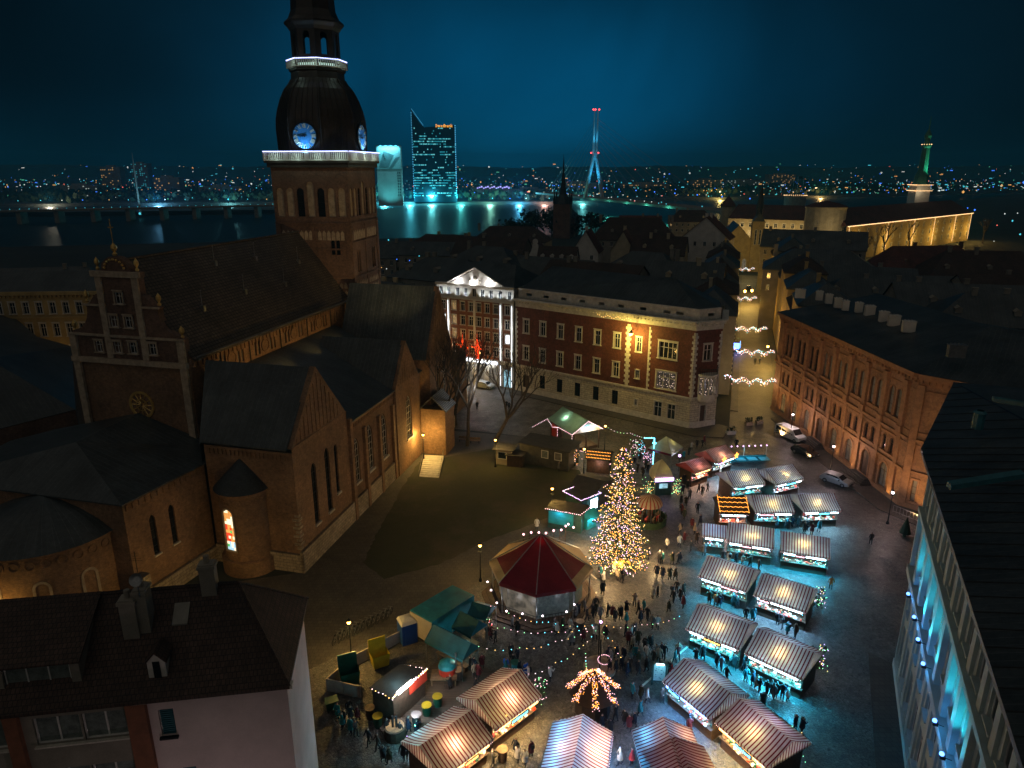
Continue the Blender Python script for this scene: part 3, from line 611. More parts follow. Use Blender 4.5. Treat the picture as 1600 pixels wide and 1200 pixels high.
mb.lathe([(0.8, 0.0), (0.8, 0.1), (0.65, 0.1)], 20); mb.M = None
cpart('rose_window', mb, M['gold'])
CHP = [(-11.3, 0.0), (-12.6, -10.8), (-36.0, -10.8), (-38.0, 0.0), (-36.0, 4.8), (-13.5, 4.8)]
mb = MB()
ops2 = [(3.1, 5.0, 0.75, 4.6, 'p'), (5.6, 5.0, 0.75, 4.6, 'p')]
wall(mb, CHP[1], CHP[0], 0, 12.2, ops2, 0.4); wall(mb, CHP[2], CHP[1], 0, 12.2); wall(mb, CHP[3], CHP[2], 0, 12.2)
for i in range(14):
 t = (i + 0.5) / 14; p = Vector(CHP[1]).lerp(Vector(CHP[0]), t); mb.box(p.x - 0.05, p.x + 0.14, p.y - 0.14, p.y + 0.14, 11.3, 11.9)
cpart('choir_wall', mb, M['brick'])
for o in ops2: window(cath, CHP[1], CHP[0], o, trim=0.0, vb=0, hb=4, fr=0.05, sill=0.15, m_trim='stone', m_frame='metal_dark', name='lancet_window')
mb = MB(); apx = Vector((GC, 4.85, 15.4)); E = [Vector((p[0], p[1], 12.2)) for p in [(-11.0, 0.2), (-12.2, -11.2), (-36.3, -11.2), (-38.4, 0.0), (-36.3, 4.85), (-13.3, 4.85)]]
r1 = Vector((GC, -4.5, 15.2))
for tri in [(E[0], E[1], r1), (E[1], E[2], r1), (E[2], E[3], r1), (E[3], E[4], apx, r1), (E[5], E[0], r1, apx)]: mb.poly([v + Vector((0, 0, 0.15)) for v in tri])
for i in range(5): mb.poly([E[i], E[(i + 1) % 6], E[(i + 1) % 6] + Vector((0, 0, 0.15)), E[i] + Vector((0, 0, 0.15))])
cpart('choir_roof', mb, M['seam_roof'])
mb = MB(); AC = (-22.0, -10.8, 0)
mb.lathe([(7.3, 0), (7.3, 8.9), (7.55, 8.9), (7.55, 9.3)], 28, 0, AC, math.pi, 2 * math.pi)
for i in range(17):
 w = math.pi + math.pi * (i + 0.5) / 17; mb.M = Matrix.Translation((AC[0] + 7.3 * math.cos(w), AC[1] + 7.3 * math.sin(w), 8.1)) @ Matrix.Rotation(w, 4, 'Z') @ Matrix.Rotation(rad(90), 4, 'Y')
 mb.lathe([(0.5, 0.0), (0.5, 0.10), (0.38, 0.10), (0.36, 0.02)], 12); mb.M = None
cpart('apse_wall', mb, M['brick'])
for w in (4.1, 4.75, 5.35, 5.9):
 p = Vector((AC[0] + 7.32 * math.cos(w), AC[1] + 7.32 * math.sin(w))); t = Vector((-math.sin(w), math.cos(w)))
 window(cath, p - t * 1.2, p + t * 1.2, (1.2, 3.2, 1.1, 2.9, 'a'), trim=0.25, vb=1, hb=2, fr=0.05, sill=0.2, m_trim='stone_dim', m_frame='metal_dark', name='apse_window')
mb = MB(); mb.lathe([(7.8, 9.2), (6.2, 10.3), (4.2, 11.2), (2.2, 11.8), (0.3, 12.25)], 28, 0, AC, math.pi, 2 * math.pi); mb.lathe([(7.5, 9.1), (7.8, 9.2)], 28, 0, AC, math.pi, 2 * math.pi)
cpart('apse_roof', mb, M['seam_roof'], smooth=True)
mb = MB()
opsA = [(4.0, 4.2, 1.1, 7.6, 'p'), (7.2, 4.2, 1.1, 8.2, 'p'), (9.4, 5.6, 0.8, 6.4, 'p')]
wall(mb, (0, 0), (0, 12.7), 0, 15, opsA, 0.5)
mb.ext([(0, 0, 15), (0, 12.7, 15), (0, 6.3, 22.6)], (-0.7, 0, 0))
wall(mb, (-11.0, 0), (0, 0), 0, 14.6); wall(mb, (0, 12.7), (-15, 12.7), 13, 15.0)
for i in range(13):
 y = 1.2 + i * 0.86; h = 15.2 + min(y, 12.7 - y) * 1.18 - 0.6
 if h > 16: mb.box(0.0, 0.09, y - 0.12, y + 0.12, 15.3, h - 0.2)
for i in range(20): mb.box(-0.6 - i * 0.52, -0.35 - i * 0.52, -0.14, 0, 13.6, 14.3)
mb.box(-10.8, 0.06, -0.2, 0, 14.3, 14.6); mb.box(0, 0.12, 0.0, 12.6, 15.0, 15.18)
cpart('chapel_wall', mb, M['brick'])
for o in opsA: window(cath, (0, 0), (0, 12.7), o, trim=0.0, vb=1, hb=5, fr=0.05, sill=0.25, m_trim='stone', m_frame='metal_dark', name='pointed_window')
def chapel_roof(name, y0, y1, xr, ze, zr, xl):
 ym = (y0 + y1) / 2; m_ = MB(); u = Vector((0, 0, 0.16)); o = 0.25
 a = [Vector((xr - 0.5, y0 - o, ze)), Vector((xr - 0.5, ym, zr)), Vector((xr - 0.5, y1 + o, ze))]; b = [Vector((xl + (4.2 if y0 == 0 else 0), y0 - o, ze)), Vector((xl + (1.2 if y0 == 0 else 0), ym, zr)), Vector((xl, y1 + o, ze))]
 m_.poly([b[0] + u, a[0] + u, a[1] + u, b[1] + u]); m_.poly([a[2] + u, b[2] + u, b[1] + u, a[1] + u]); m_.poly([b[0], a[0], a[0] + u, b[0] + u]); m_.poly([a[2], b[2], b[2] + u, a[2] + u])
 m_.poly([b[0], b[1], b[1] - Vector((0, 0, 10)), b[0] - Vector((0, 0, 3))]); m_.poly([a[0], b[0], b[1], a[1]]); m_.poly([b[2], a[2], a[1], b[1]])
 return cpart(name, m_, M['seam_roof'])
chapel_roof('chapel_roof', 0, 12.7, 0, 14.8, 22.3, -15.5)
mb = MB()
opsB = [(2.0, 4.6, 1.7, 6.2, 'p'), (6.0, 4.6, 2.1, 6.6, 'p'), (10.6, 4.6, 2.1, 6.6, 'p')]
wall(mb, (0, 12.7), (0, 27), 0, 13.4, opsB, 0.5)
for i in range(30): mb.box(0, 0.14, 13.0 + i * 0.46, 13.22 + i * 0.46, 12.4, 13.0)
mb.box(0, 0.2, 12.75, 26.9, 13.0, 13.3)
for y in (12.75, 16.7, 21.2, 25.9): mb.box(0.0, 0.45, y, y + 0.7, 0, 11.5 if y > 13 else 14)
cpart('aisle_wall', mb, M['brick'])
for o in opsB: window(cath, (0, 12.7), (0, 27), o, trim=0.0, vb=2, hb=6, fr=0.06, sill=0.25, m_trim='stone', m_frame='stone', m_glass='glass', name='pointed_window')
mb = MB(); u = Vector((0, 0, 0.16)); q = [Vector((0.35, 12.75, 13.3)), Vector((0.35, 40, 13.3)), Vector((-15.5, 40, 19.4)), Vector((-15.5, 12.75, 19.4))]
mb.poly([v + u for v in q]); mb.poly([q[0], q[1], q[1] + u, q[0] + u]); mb.poly(q[::-1])
cpart('aisle_roof', mb, M['seam_roof'])
mb = MB(); opsC = [(4.5, 4.6, 2.2, 6.8, 'p')]
wall(mb, (0.5, 27), (0.5, 36), 0, 13.5, opsC, 0.5); mb.ext([(0.5, 27, 13.5), (0.5, 36, 13.5), (0.5, 31.5, 19.8)], (-0.7, 0, 0)); wall(mb, (-0.3, 27), (0.5, 27), 0, 13.5)
for i in range(9): mb.box(0.5, 0.58, 28 + i * 0.85, 28.2 + i * 0.85, 13.8, 14.2 + min(i, 8 - i) * 1.0)
cpart('chapel_wall', mb, M['brick'])
window(cath, (0.5, 27), (0.5, 36), opsC[0], trim=0.0, vb=2, hb=6, fr=0.06, sill=0.25, m_frame='stone', name='pointed_window')
chapel_roof('chapel_roof', 27, 36, 0.5, 13.4, 19.6, -13.0)
mb = MB(); opsD = [(4.0, 5.0, 1.3, 8.5, 'p'), (7.0, 5.0, 1.3, 9.5, 'p')]
wall(mb, (1.6, 38), (1.6, 49), 0, 15.2, opsD, 0.5); mb.ext([(1.6, 38, 15.2), (1.6, 49, 15.2), (1.6, 43.5, 26.0)], (-0.8, 0, 0)); wall(mb, (-12, 38), (1.6, 38), 0, 15.2)
for i in range(11):
 hh = 15.5 + min(i + 0.5, 10.5 - i) * 1.9 - 0.9
 if hh > 16.2: mb.box(1.6, 1.7, 38.4 + i * 0.98, 38.6 + i * 0.98, 15.6, hh)
cpart('transept_wall', mb, M['brick'])
for o in opsD: window(cath, (1.6, 38), (1.6, 49), o, trim=0.0, vb=1, hb=6, fr=0.06, sill=0.25, m_frame='stone', name='pointed_window')
chapel_roof('transept_roof', 38, 49, 1.6, 15.1, 25.8, -14.0)
wallm = MB(); wall(wallm, (0, 36), (0, 38), 0, 13); cpart('aisle_pier', wallm, M['brick']); wallm = MB(); wall(wallm, (0, 49), (0, 62), 0, 12); cpart('west_aisle_wall', wallm, M['brick'])
mb = MB()      # pale stone plinth and quoins
mb.box(0.0, 0.35, -0.35, 38, 0, 2.7); mb.box(-10.9, 0.35, -0.35, -0.001, 0, 2.3); mb.box(1.6, 1.9, 38, 49, 0, 2.2)
for i in range(9):
 w = 0.75 if i % 2 else 0.45; mb.box(-w, 0.04, -0.045, -0.001, 2.8 + i * 0.5, 3.14 + i * 0.5); mb.box(0.001, 0.045, -0.04, w, 2.8 + i * 0.5, 3.14 + i * 0.5)
mb.ext([(-11.2, 0, 0), (-12.5, -10.9, 0), (-12.1, -10.9, 0), (-10.8, 0, 0)], (0, 0, 2.0)); mb.ext([(-12.7, -11.0, 0), (-11.4, -11.0, 0), (-11.4, -10.0, 0), (-12.7, -10.0, 0)], (0, 0, 4.2))
cpart('stone_plinth', mb, M['rubble'])
mb = MB(); TC = (-6.6, 0.2, 0)      # stair turret
mb.lathe([(3.2, 0), (3.2, 1.8), (2.8, 1.9), (2.8, 9.6), (3.0, 9.7), (3.0, 10.1)], 20, 0, TC, math.pi, 2 * math.pi)
for i in range(9):
 w = math.pi + math.pi * (i + 0.5) / 9; mb.M = Matrix.Translation((TC[0] + 2.8 * math.cos(w), TC[1] + 2.8 * math.sin(w), 9.0)) @ Matrix.Rotation(w, 4, 'Z') @ Matrix.Rotation(rad(90), 4, 'Y')
 mb.lathe([(0.4, 0.0), (0.4, 0.09), (0.3, 0.09), (0.28, 0.02)], 10); mb.M = None
cpart('turret_wall', mb, M['brick'])
mb = MB(); mb.lathe([(2.8, 10.0), (3.25, 10.1), (0.05, 13.4)], 20, 0, TC, math.pi, 2 * math.pi); cpart('turret_roof', mb, M['slate'])
sg = MB()     # stained glass window of the turret: panels of coloured glass in lead bars
cols = ['lit_glass_amber', 'lit_glass_red', 'lit_glass_green', 'lit_glass_blue', 'lit_glass_white']
for nm, c, s in (('lit_glass_amber', (1.0, 0.45, 0.12), 0.8), ('lit_glass_red', (1.0, 0.08, 0.03), 0.8), ('lit_glass_green', (0.15, 0.9, 0.25), 0.5), ('lit_glass_blue', (0.5, 0.8, 1.0), 0.9), ('lit_glass_white', (1, 0.85, 0.6), 1.3)): M[nm] = emit(nm, c, s)
ww = 1.15; hh = 4.9; rows = 14; colsn = 4
for i in range(rows):
 for j in range(colsn):
  x0 = -ww / 2 + j * ww / colsn; z0 = i * hh / rows; xm = abs(x0 + ww / colsn / 2); top = hh - ww / 2 + math.sqrt(max(0, (ww / 2) ** 2 - xm ** 2))
  z1 = min(z0 + hh / rows - 0.03, top)
  if z1 <= z0: continue
  if i >= 9: m_ = R.choice([0, 4, 4, 0])
  elif i >= 3: m_ = R.choice([0, 1, 1, 0, 2, 4])
  else: m_ = R.choice([3, 2, 4, 3])
  if i == 1 and j == 2: m_ = 4
  sg.box(x0 + 0.015, x0 + ww / colsn - 0.015, -0.02, 0.02, z0, z1, m_)
w = rad(262); p = Vector((TC[0] + 2.83 * math.cos(w), TC[1] + 2.83 * math.sin(w), 3.3))
o = sg.build('stained_glass_window', [M[c] for c in cols], cath, p, w + math.pi / 2); tag(o, label='lit stained glass window of the round turret')
fm = MB(); ol = outline(ww, hh, 'a', 0.03); ol2 = outline(ww, hh, 'a', 0.25)
for i in range(len(ol)):
 j = (i + 1) % len(ol); fm.poly([(ol[i][0], -0.08, ol[i][1]), (ol[j][0], -0.08, ol[j][1]), (ol2[j][0], -0.08, ol2[j][1]), (ol2[i][0], -0.08, ol2[i][1])]); fm.poly([(ol[i][0], -0.08, ol[i][1]), (ol[j][0], -0.08, ol[j][1]), (ol[j][0], 0.1, ol[j][1]), (ol[i][0], 0.1, ol[i][1])])
fm.build('window_surround', M['stone_dim'], o)
lamp('stained_glass_glow', 'POINT', (p.x + 0.5 * math.cos(w), p.y + 0.5 * math.sin(w), 5.5), 6, (1, 0.6, 0.3), 0.3, cath)
mb = MB(); mb.box(0.5, 4.6, 36.3, 40.6, 0, 7.6); cpart('porch_wall', mb, M['brick']); mb = MB(); gable_roof(mb, 0.5, 4.6, 36.3, 40.6, 7.6, 9.6, 'y', 0.3); cpart('porch_roof', mb, M['slate_pale'])
lamp('porch_light', 'POINT', (7.5, 42, 10), 160, (0.9, 0.95, 1.0), 0.3, cath)
TWC = Vector((-26.6, 118.5)); TW = 13.1; TA = rad(9)
d_ = TWC - CO; tl = Vector((d_.x * math.cos(CT) - d_.y * math.sin(CT), d_.x * math.sin(CT) + d_.y * math.cos(CT)))
mb = MB(); T0, T1 = (-TW, 0), (0, 0)
def tower_ops(side):
 o = []
 n = 7
 for i in range(n):
  x = 1.2 + (TW - 2.4) * i / (n - 1); k2 = 'a'
  o.append((x, 36.4, 1.25, 5.6 if i == 3 else 4.6, k2))
 for x in (2.6, 3.5, 9.8, 10.7): o.append((x, 30.2 - side * 3.2, 0.7, 2.6 + side * 1.2, 'p'))
 return o
lamp('tower_fill_spot', 'SPOT', (2, 30, 24), 3400, (1.0, 0.66, 0.26), 0.4, cath, rad(80), (-15, 52, 34)); lamp('tower_fill_spot', 'SPOT', (-23.5, 14, 35.5), 260, (1.0, 0.62, 0.36), 0.4, cath, rad(75), (-22, 46, 38)); opN = tower_ops(0); opR = tower_ops(1) + [(5.2, 14.6, 1.4, 7.2, 'p'), (8.2, 14.6, 1.4, 7.2, 'p')]  # added spots without fixtures, fill for the tower faces
wall(mb, (-TW, 0), (0, 0), 0, 44.6, opN, 0.45, 0, 0); wall(mb, (0, 0), (0, TW), 0, 44.6, opR, 0.45)
wall(mb, (0, TW), (-TW, TW), 0, 44.6); wall(mb, (-TW, TW), (-TW, 0), 0, 44.6)
for (A, d2, n2) in ((Vector((-TW, 0, 0)), Vector((1, 0, 0)), Vector((0, -1, 0))), (Vector((0, 0, 0)), Vector((0, 1, 0)), Vector((1, 0, 0)))):
 def bx(s0, s1, z0, z1, o_):
  p = A + d2 * s0; q2 = A + d2 * s1 + n2 * o_; mb.box(min(p.x, q2.x), max(p.x, q2.x), min(p.y, q2.y), max(p.y, q2.y), z0, z1)
 for z in (35.2, 31.0 if n2.y else 32.0, 26.2): bx(0, TW, z, z + 0.3, 0.16)
 for s in (0, TW - 0.9): bx(s, s + 0.9, 24.5, 35.1, 0.12)
 bx(TW / 2 - 0.25, TW / 2 + 0.25, 23, 35.0, 0.10)
tower = mb.build('tower', M['brick_brown'], cath, (tl.x, tl.y, 0), CT - TA)
for A, B, oo in (((-TW, 0), (0, 0), opN), ((0, 0), (0, TW), opR)):
 for i, o in enumerate(oo):
  blind = o[1] > 36 and (i not in (2, 4))
  window(tower, A, B, o, trim=0.0, vb=0, hb=0 if blind else 3, fr=0.05, sill=0, m_frame='stone_dim' if blind else 'metal_dark', m_glass=('stone_dim' if blind else 'glass'), name='blind_arch' if blind else 'belfry_window')
mb = MB()
for (A, d2, n2) in ((Vector((-TW, 0, 0)), Vector((1, 0, 0)), Vector((0, -1, 0))), (Vector((0, 0, 0)), Vector((0, 1, 0)), Vector((1, 0, 0)))):
 n = 14
 for i in range(n):
  s0 = 1.0 + (TW - 2) * i / n; s1 = s0 + (TW - 2) / n - 0.18
  if abs((s0 + s1) / 2 - TW / 2) < 0.35: continue
  o_ = n2 * 0.05
  for (z0, z1) in ((32.6, 34.2),) + ((24.6, 25.6), (23.3, 24.3)):
   P_ = [A + d2 * s0 + Vector((0, 0, z0)), A + d2 * s1 + Vector((0, 0, z0)), A + d2 * s1 + Vector((0, 0, z1 - 0.45)), A + d2 * (s0 + s1) / 2 + Vector((0, 0, z1)), A + d2 * s0 + Vector((0, 0, z1 - 0.45))]
   mb.ext(P_, n2 * 0.06)
mb.build('blind_arcade_frieze', M['stone_dim'], tower)
GB = TW + 0.9; gx0, gx1, gy0, gy1 = -TW - 0.7, 0.7, -0.7, TW + 0.7
mb = MB(); mb.box(gx0 + 0.3, gx1 - 0.3, gy0 + 0.3, gy1 - 0.3, 44.2, 44.9); mb.box(gx0, gx1, gy0, gy1, 44.9, 45.25); mb.build('gallery_floor', M['copper'], tower)
mb = MB(); nb = 44
for (ax, fixed) in (('x', gy0 + 0.1), ('x', gy1 - 0.1), ('y', gx1 - 0.1), ('y', gx0 + 0.1)):
 lo, hi = (gx0, gx1) if ax == 'x' else (gy0, gy1)
 for i in range(nb):
  t = lo + 0.2 + (hi - lo - 0.4) * i / (nb - 1); wdt = 0.30 if i % 11 == 0 else 0.085
  if ax == 'x': mb.box(t - wdt, t + wdt, fixed - 0.1, fixed + 0.1, 45.25, 46.55)
  else: mb.box(fixed - 0.1, fixed + 0.1, t - wdt, t + wdt, 45.25, 46.55)
 if ax == 'x': mb.box(lo, hi, fixed - 0.14, fixed + 0.14, 46.55, 46.75); mb.box(lo, hi, fixed - 0.14, fixed + 0.14, 45.26, 45.42)
 else: mb.box(fixed - 0.14, fixed + 0.14, lo + 0.3, hi - 0.3, 46.56, 46.74); mb.box(fixed - 0.14, fixed + 0.14, lo + 0.3, hi - 0.3, 45.27, 45.41)
mb.build('balustrade', M['white_plaster'], tower)
M['strip_cold'] = emit('cold_rail_light', (0.45, 0.50, 1.0), 3.2); M['strip_pale'] = emit('pale_gallery_light', (0.62, 0.92, 0.80), 0.9)
def rail_lights(x0, x1, y0, y1, z, n):
 m_ = MB()
 for i in range(n):
  t = (i + 0.5) / n
  for (px, py) in ((x0 + (x1 - x0) * t, y0 - 0.18), (x1 + 0.18, y0 + (y1 - y0) * t)): m_.box(px - 0.09, px + 0.09, py - 0.06, py + 0.06, z, z + 0.12)
 return m_
rail_lights(gx0, gx1, gy0, gy1, 46.62, 56).build('rail_light_string', M['strip_cold'], tower)
mb = MB(); mb.box(gx0 + 0.5, gx1 - 0.5, gy0 + 0.42, gy0 + 0.46, 45.3, 45.45); mb.box(gx1 - 0.46, gx1 - 0.42, gy0 + 0.5, gy1 - 0.5, 45.3, 45.45); mb.build('gallery_light_strip', M['strip_pale'], tower)
for t in (0.15, 0.4, 0.65, 0.9):
 lamp('gallery_lamp', 'POINT', (gx0 + (gx1 - gx0) * t, gy0 - 0.9, 45.9), 9, (0.7, 1.0, 0.85), 0.15, tower)
for t in (0.2, 0.5, 0.8): lamp('gallery_lamp', 'POINT', (gx1 + 0.9, gy0 + (gy1 - gy0) * t, 45.9), 9, (0.75, 1.0, 0.8), 0.15, tower)
TM = (-TW / 2, TW / 2, 0)
def oct_lathe(prof, mat, name, r0=22.5, smooth=False):
 m_ = MB(); m_.lathe(prof, 8, 0, TM, rad(r0)); return m_.build(name, M[mat], tower)
k8 = 1 / math.cos(rad(22.5))
oct_lathe([(6.6 * k8, 45.2), (6.75 * k8, 50.2), (6.65 * k8, 51.8), (6.35 * k8, 53.2), (5.8 * k8, 54.9), (5.1 * k8, 56.4), (4.35 * k8, 57.3), (4.0 * k8, 58.0), (3.95 * k8, 59.0), (4.2 * k8, 59.2), (4.2 * k8, 59.6), (0.1, 59.6)], 'copper', 'dome')
mb = MB()       # seams standing proud on the dome's arrises
prof_ = [(6.63, 45.3), (6.78, 50.2), (6.68, 51.8), (6.38, 53.2), (5.83, 54.9), (5.13, 56.4), (4.4, 57.3), (4.03, 58.0)]
for i in range(8):
 w = rad(22.5 + 45 * i)
 mb.path([(TM[0] + r_ * k8 * math.cos(w), TM[1] + r_ * k8 * math.sin(w), z) for r_, z in prof_], 0.10, 5)
 w0 = rad(45 * i)
 for kk in (-0.6, -0.36, -0.12, 0.12, 0.36, 0.6):
  ppts = []
  for r_, z in prof_:
   c_ = Vector((TM[0] + r_ * math.cos(w0) - r_ * kk * math.sin(w0) * 0.62, TM[1] + r_ * math.sin(w0) + r_ * kk * math.cos(w0) * 0.62, z)); ppts.append(c_)
  mb.path(ppts, 0.035, 4)
mb.build('dome_seams', M['copper'], tower).name = 'dome_seam'
mb = MB()
for i in range(8):
 w0, w1 = rad(22.5 + 45 * i), rad(67.5 + 45 * i); a = Vector((TM[0] + 4.35 * k8 * math.cos(w0), TM[1] + 4.35 * k8 * math.sin(w0), 0)); b = Vector((TM[0] + 4.35 * k8 * math.cos(w1), TM[1] + 4.35 * k8 * math.sin(w1), 0))
 for j in range(11):
  p = a.lerp(b, j / 10); r_ = 0.16 if j in (0, 10) else 0.075; mb.box(p.x - r_, p.x + r_, p.y - r_, p.y + r_, 59.6, 60.65)
 mb.tube(a + Vector((0, 0, 60.69)), b + Vector((0, 0, 60.69)), 0.12, 4); mb.tube(a + Vector((0, 0, 59.68)), b + Vector((0, 0, 59.68)), 0.12, 4)
mb.build('upper_balustrade', M['white_plaster'], tower)
m2 = MB(); m3 = MB()
for i in range(8):
 w0, w1 = rad(22.5 + 45 * i), rad(67.5 + 45 * i); a = Vector((TM[0] + 4.45 * k8 * math.cos(w0), TM[1] + 4.45 * k8 * math.sin(w0), 60.78)); b = Vector((TM[0] + 4.45 * k8 * math.cos(w1), TM[1] + 4.45 * k8 * math.sin(w1), 60.78))
 for j in range(13): p = a.lerp(b, (j + 0.5) / 13); m2.box(p.x - 0.08, p.x + 0.08, p.y - 0.08, p.y + 0.08, 60.78, 60.88)
 a2, b2 = a.lerp(b, 0.08), a.lerp(b, 0.92); c_ = Vector((TM[0], TM[1], 0)); sh = lambda q_: Vector((c_.x + (q_.x - c_.x) * 0.9, c_.y + (q_.y - c_.y) * 0.9, 0))
 A_, B_ = sh(a2), sh(b2); m3.poly([A_ + Vector((0, 0, 59.68)), B_ + Vector((0, 0, 59.68)), B_ + Vector((0, 0, 60.19)), A_ + Vector((0, 0, 60.19))])
m2.build('rail_light_string', M['strip_cold'], tower); m3.build('gallery_light_strip', M['strip_pale'], tower)
for w in (200, 245, 290, 335): lamp('gallery_lamp', 'POINT', (TM[0] + 5.6 * math.cos(rad(w)), TM[1] + 5.6 * math.sin(rad(w)), 60.19), 5, (0.7, 1.0, 0.85), 0.15, tower)
mb = MB()
for i in range(8):
 w0, w1 = rad(22.5 + 45 * i), rad(67.5 + 45 * i); rr_ = 3.55 * k8
 a = (TM[0] + rr_ * math.cos(w0), TM[1] + rr_ * math.sin(w0)); b = (TM[0] + rr_ * math.cos(w1), TM[1] + rr_ * math.sin(w1))
 L_ = math.dist(a, b); wall(mb, a, b, 59.6, 65.9, [(L_ / 2, 61.53, 1.1, 3.4, 'a')], 0.4)
mb.lathe([(3.6 * k8, 65.2), (3.9 * k8, 65.7), (4.35 * k8, 66.2), (4.35 * k8, 66.5), (3.7 * k8, 67.1), (3.25 * k8, 68.2), (3.15 * k8, 70), (3.0 * k8, 74), (3.3 * k8, 75), (1.5, 80), (0.6, 86)], 8, 0, TM, rad(22.5))
mb.build('lantern', M['copper'], tower)
M['dial'] = plain('blue_enamel_dial', (0.05, 0.22, 0.42), 0.5, var=0.3, scale=2)
def clock(ang):
 c_ = Vector((TM[0] + 6.85 * math.cos(ang), TM[1] + 6.85 * math.sin(ang), 49.0)); rot = ang + math.pi / 2
 T_ = Matrix.Translation(c_) @ Matrix.Rotation(rot, 4, 'Z') @ Matrix.Rotation(rad(90), 4, 'X')
 d2 = MB(); d2.lathe([(2.0, 0.0), (2.0, 0.12), (0.01, 0.12)], 32)
 dial = d2.build('clock_face', M['dial'], tower); dial.matrix_local = T_
 n_ = MB(); n_.lathe([(2.12, 0.0), (2.12, 0.2), (1.98, 0.2), (1.98, 0.1)], 32, 1)
 num = ['XII', 'I', 'II', 'III', 'IIII', 'V', 'VI', 'VII', 'VIII', 'IX', 'X', 'XI']
 for h, s in enumerate(num):
  a_ = rad(90 - 30 * h); wch = {'I': 0.14, 'V': 0.26, 'X': 0.26}; tot = sum(wch[c] for c in s) + 0.03 * (len(s) - 1); x = -tot / 2
  n_.M = Matrix.Rotation(a_ - rad(90), 4, 'Z') @ Matrix.Translation((0, 1.55, 0.15))
  for c in s:
   w_ = wch[c]
   if c == 'I': n_.box(x + 0.015, x + w_ - 0.015, -0.34, 0.34, 0, 0.05)
   elif c == 'V': n_.tube((x + 0.02, 0.34, 0.02), (x + w_ / 2, -0.34, 0.02), 0.045, 4); n_.tube((x + w_ - 0.02, 0.34, 0.02), (x + w_ / 2, -0.34, 0.02), 0.03, 4)
   else: n_.tube((x + 0.02, 0.26, 0.02), (x + w_ - 0.02, -0.26, 0.02), 0.045, 4); n_.tube((x + w_ - 0.02, 0.26, 0.02), (x + 0.02, -0.26, 0.02), 0.03, 4)
   x += w_ + 0.03
 n_.M = None
 n_.build('numerals', [M['gold_pale'], M['metal_dark']], dial)
 h_ = MB()      # twenty-odd to nine
 for ang_, ln, wd in ((rad(90 - 30 * 8.75), 1.0, 0.10), (rad(90 - 6 * 45), 1.35, 0.07)):
  h_.tube((-0.3 * math.cos(ang_), -0.3 * math.sin(ang_), 0.24), (ln * math.cos(ang_), ln * math.sin(ang_), 0.24), wd, 5, r2=wd * 0.4)
 h_.ball((0, 0, 0.24), 0.14); h_.build('clock_hands', M['metal_dark'], dial)
 out = Vector((math.cos(ang), math.sin(ang), 0));
 lamp('clock_floodlight', 'SPOT', (TM[0] + out.x * 8.3, TM[1] + out.y * 8.3, 46.2), 260, (0.22, 0.55, 1.0), 0.1, tower, rad(110), (TM[0] + out.x * 6.8, TM[1] + out.y * 6.8, 49.0))
M['gold_pale'] = plain('pale_gilded_numerals', (0.85, 0.78, 0.55), 0.4, 0.2, var=0.1)
clock(rad(-90)); clock(0.0)
# ---------------------------------------------------------------- buildings round the square
def sub(a, b, t): return (a[0] + (b[0] - a[0]) * t, a[1] + (b[1] - a[1]) * t)
def seg(a, b):
 a = Vector((a[0], a[1])); b = Vector((b[0], b[1])); d = (b - a).normalized(); return a, b, d, Vector((d.y, -d.x)), (b - a).length
def band(mb, a, b, z0, z1, out, s0=0.0, s1=None, inn=0.0, mi=0):
 a, b, d, n, L = seg(a, b); s1 = L if s1 is None else s1
 p = [a + d * s0 + n * inn, a + d * s1 + n * inn, a + d * s1 + n * out, a + d * s0 + n * out]
 mb.ext([(q.x, q.y, z0) for q in p], (0, 0, z1 - z0), mi)
def dentils(mb, a, b, z0, z1, out, step, wd, mi=0, s0=0.2):
 a_, b_, d, n, L = seg(a, b); s = s0
 while s + wd < L: band(mb, a, b, z0, z1, out, s, s + wd, 0, mi); s += step
def quoins(th, a, b, s, z0, z1, mat='stone', w0=0.55, w1=0.3, h=0.5, name='quoin', side=1):
 """alternating corner stones, each a part"""
 a_, b_, d, n, L = seg(a, b); me = {}
 z = z0; i = 0
 while z + h <= z1:
  w = w0 if i % 2 else w1
  if w not in me:
   m_ = MB(); m_.box(0 if side > 0 else -w, w if side > 0 else 0, -0.09, 0.0, 0.02, h - 0.03); me[w] = m_.mesh(name, [M[mat]])
  p = a_ + d * s; place(name, me[w], th, (p.x, p.y, z), math.atan2(d.y, d.x)); z += h; i += 1
# --- brick and limestone corner building
CB = thing('corner_building', 'red brick and limestone corner building with white cornice and rounded bay', 'building')
C0, C1, C2, C3, C4 = (0.75, 139.4), (23.3, 122.8), (31.3, 116.9), (36.3, 118.6), (39.0, 127.5)
C1b = sub(C0, C2, 0.795)
zG, zC, zT = 5.6, 17.7, 19.9
long_ = seg(C0, C2)[4]
xs7 = [2.6, 6.6, 10.7, 14.8, 18.9, 23.0]
ops = []
for i, x in enumerate(xs7):
 ops += [(x, 7.0, 1.15, 2.7, 'r'), (x, 12.5, 1.15, 2.7, 'r')]
g_ops = [(x, 1.6, 1.3, 2.7, 'r') for x in xs7[1:]] + [(x, 0.15, 0.8, 0.8, 'r') for x in xs7[1:]] + [(xs7[0], 0.3, 1.6, 3.4, 'r')]
x8 = 27.4; side_ops = [(x8, 12.4, 1.0, 2.7, 'r'), (x8, 7.4, 0.7, 1.5, 'r'), (x8, 2.2, 0.6, 1.2, 'r')]
end_ops_u = [(33.0, 12.0, 3.3, 3.0, 'r'), (33.0, 6.4, 3.6, 3.1, 'r')]; end_ops_g = [(31.8, 0.9, 1.5, 2.9, 'r'), (34.4, 0.9, 1.5, 2.9, 'r')]
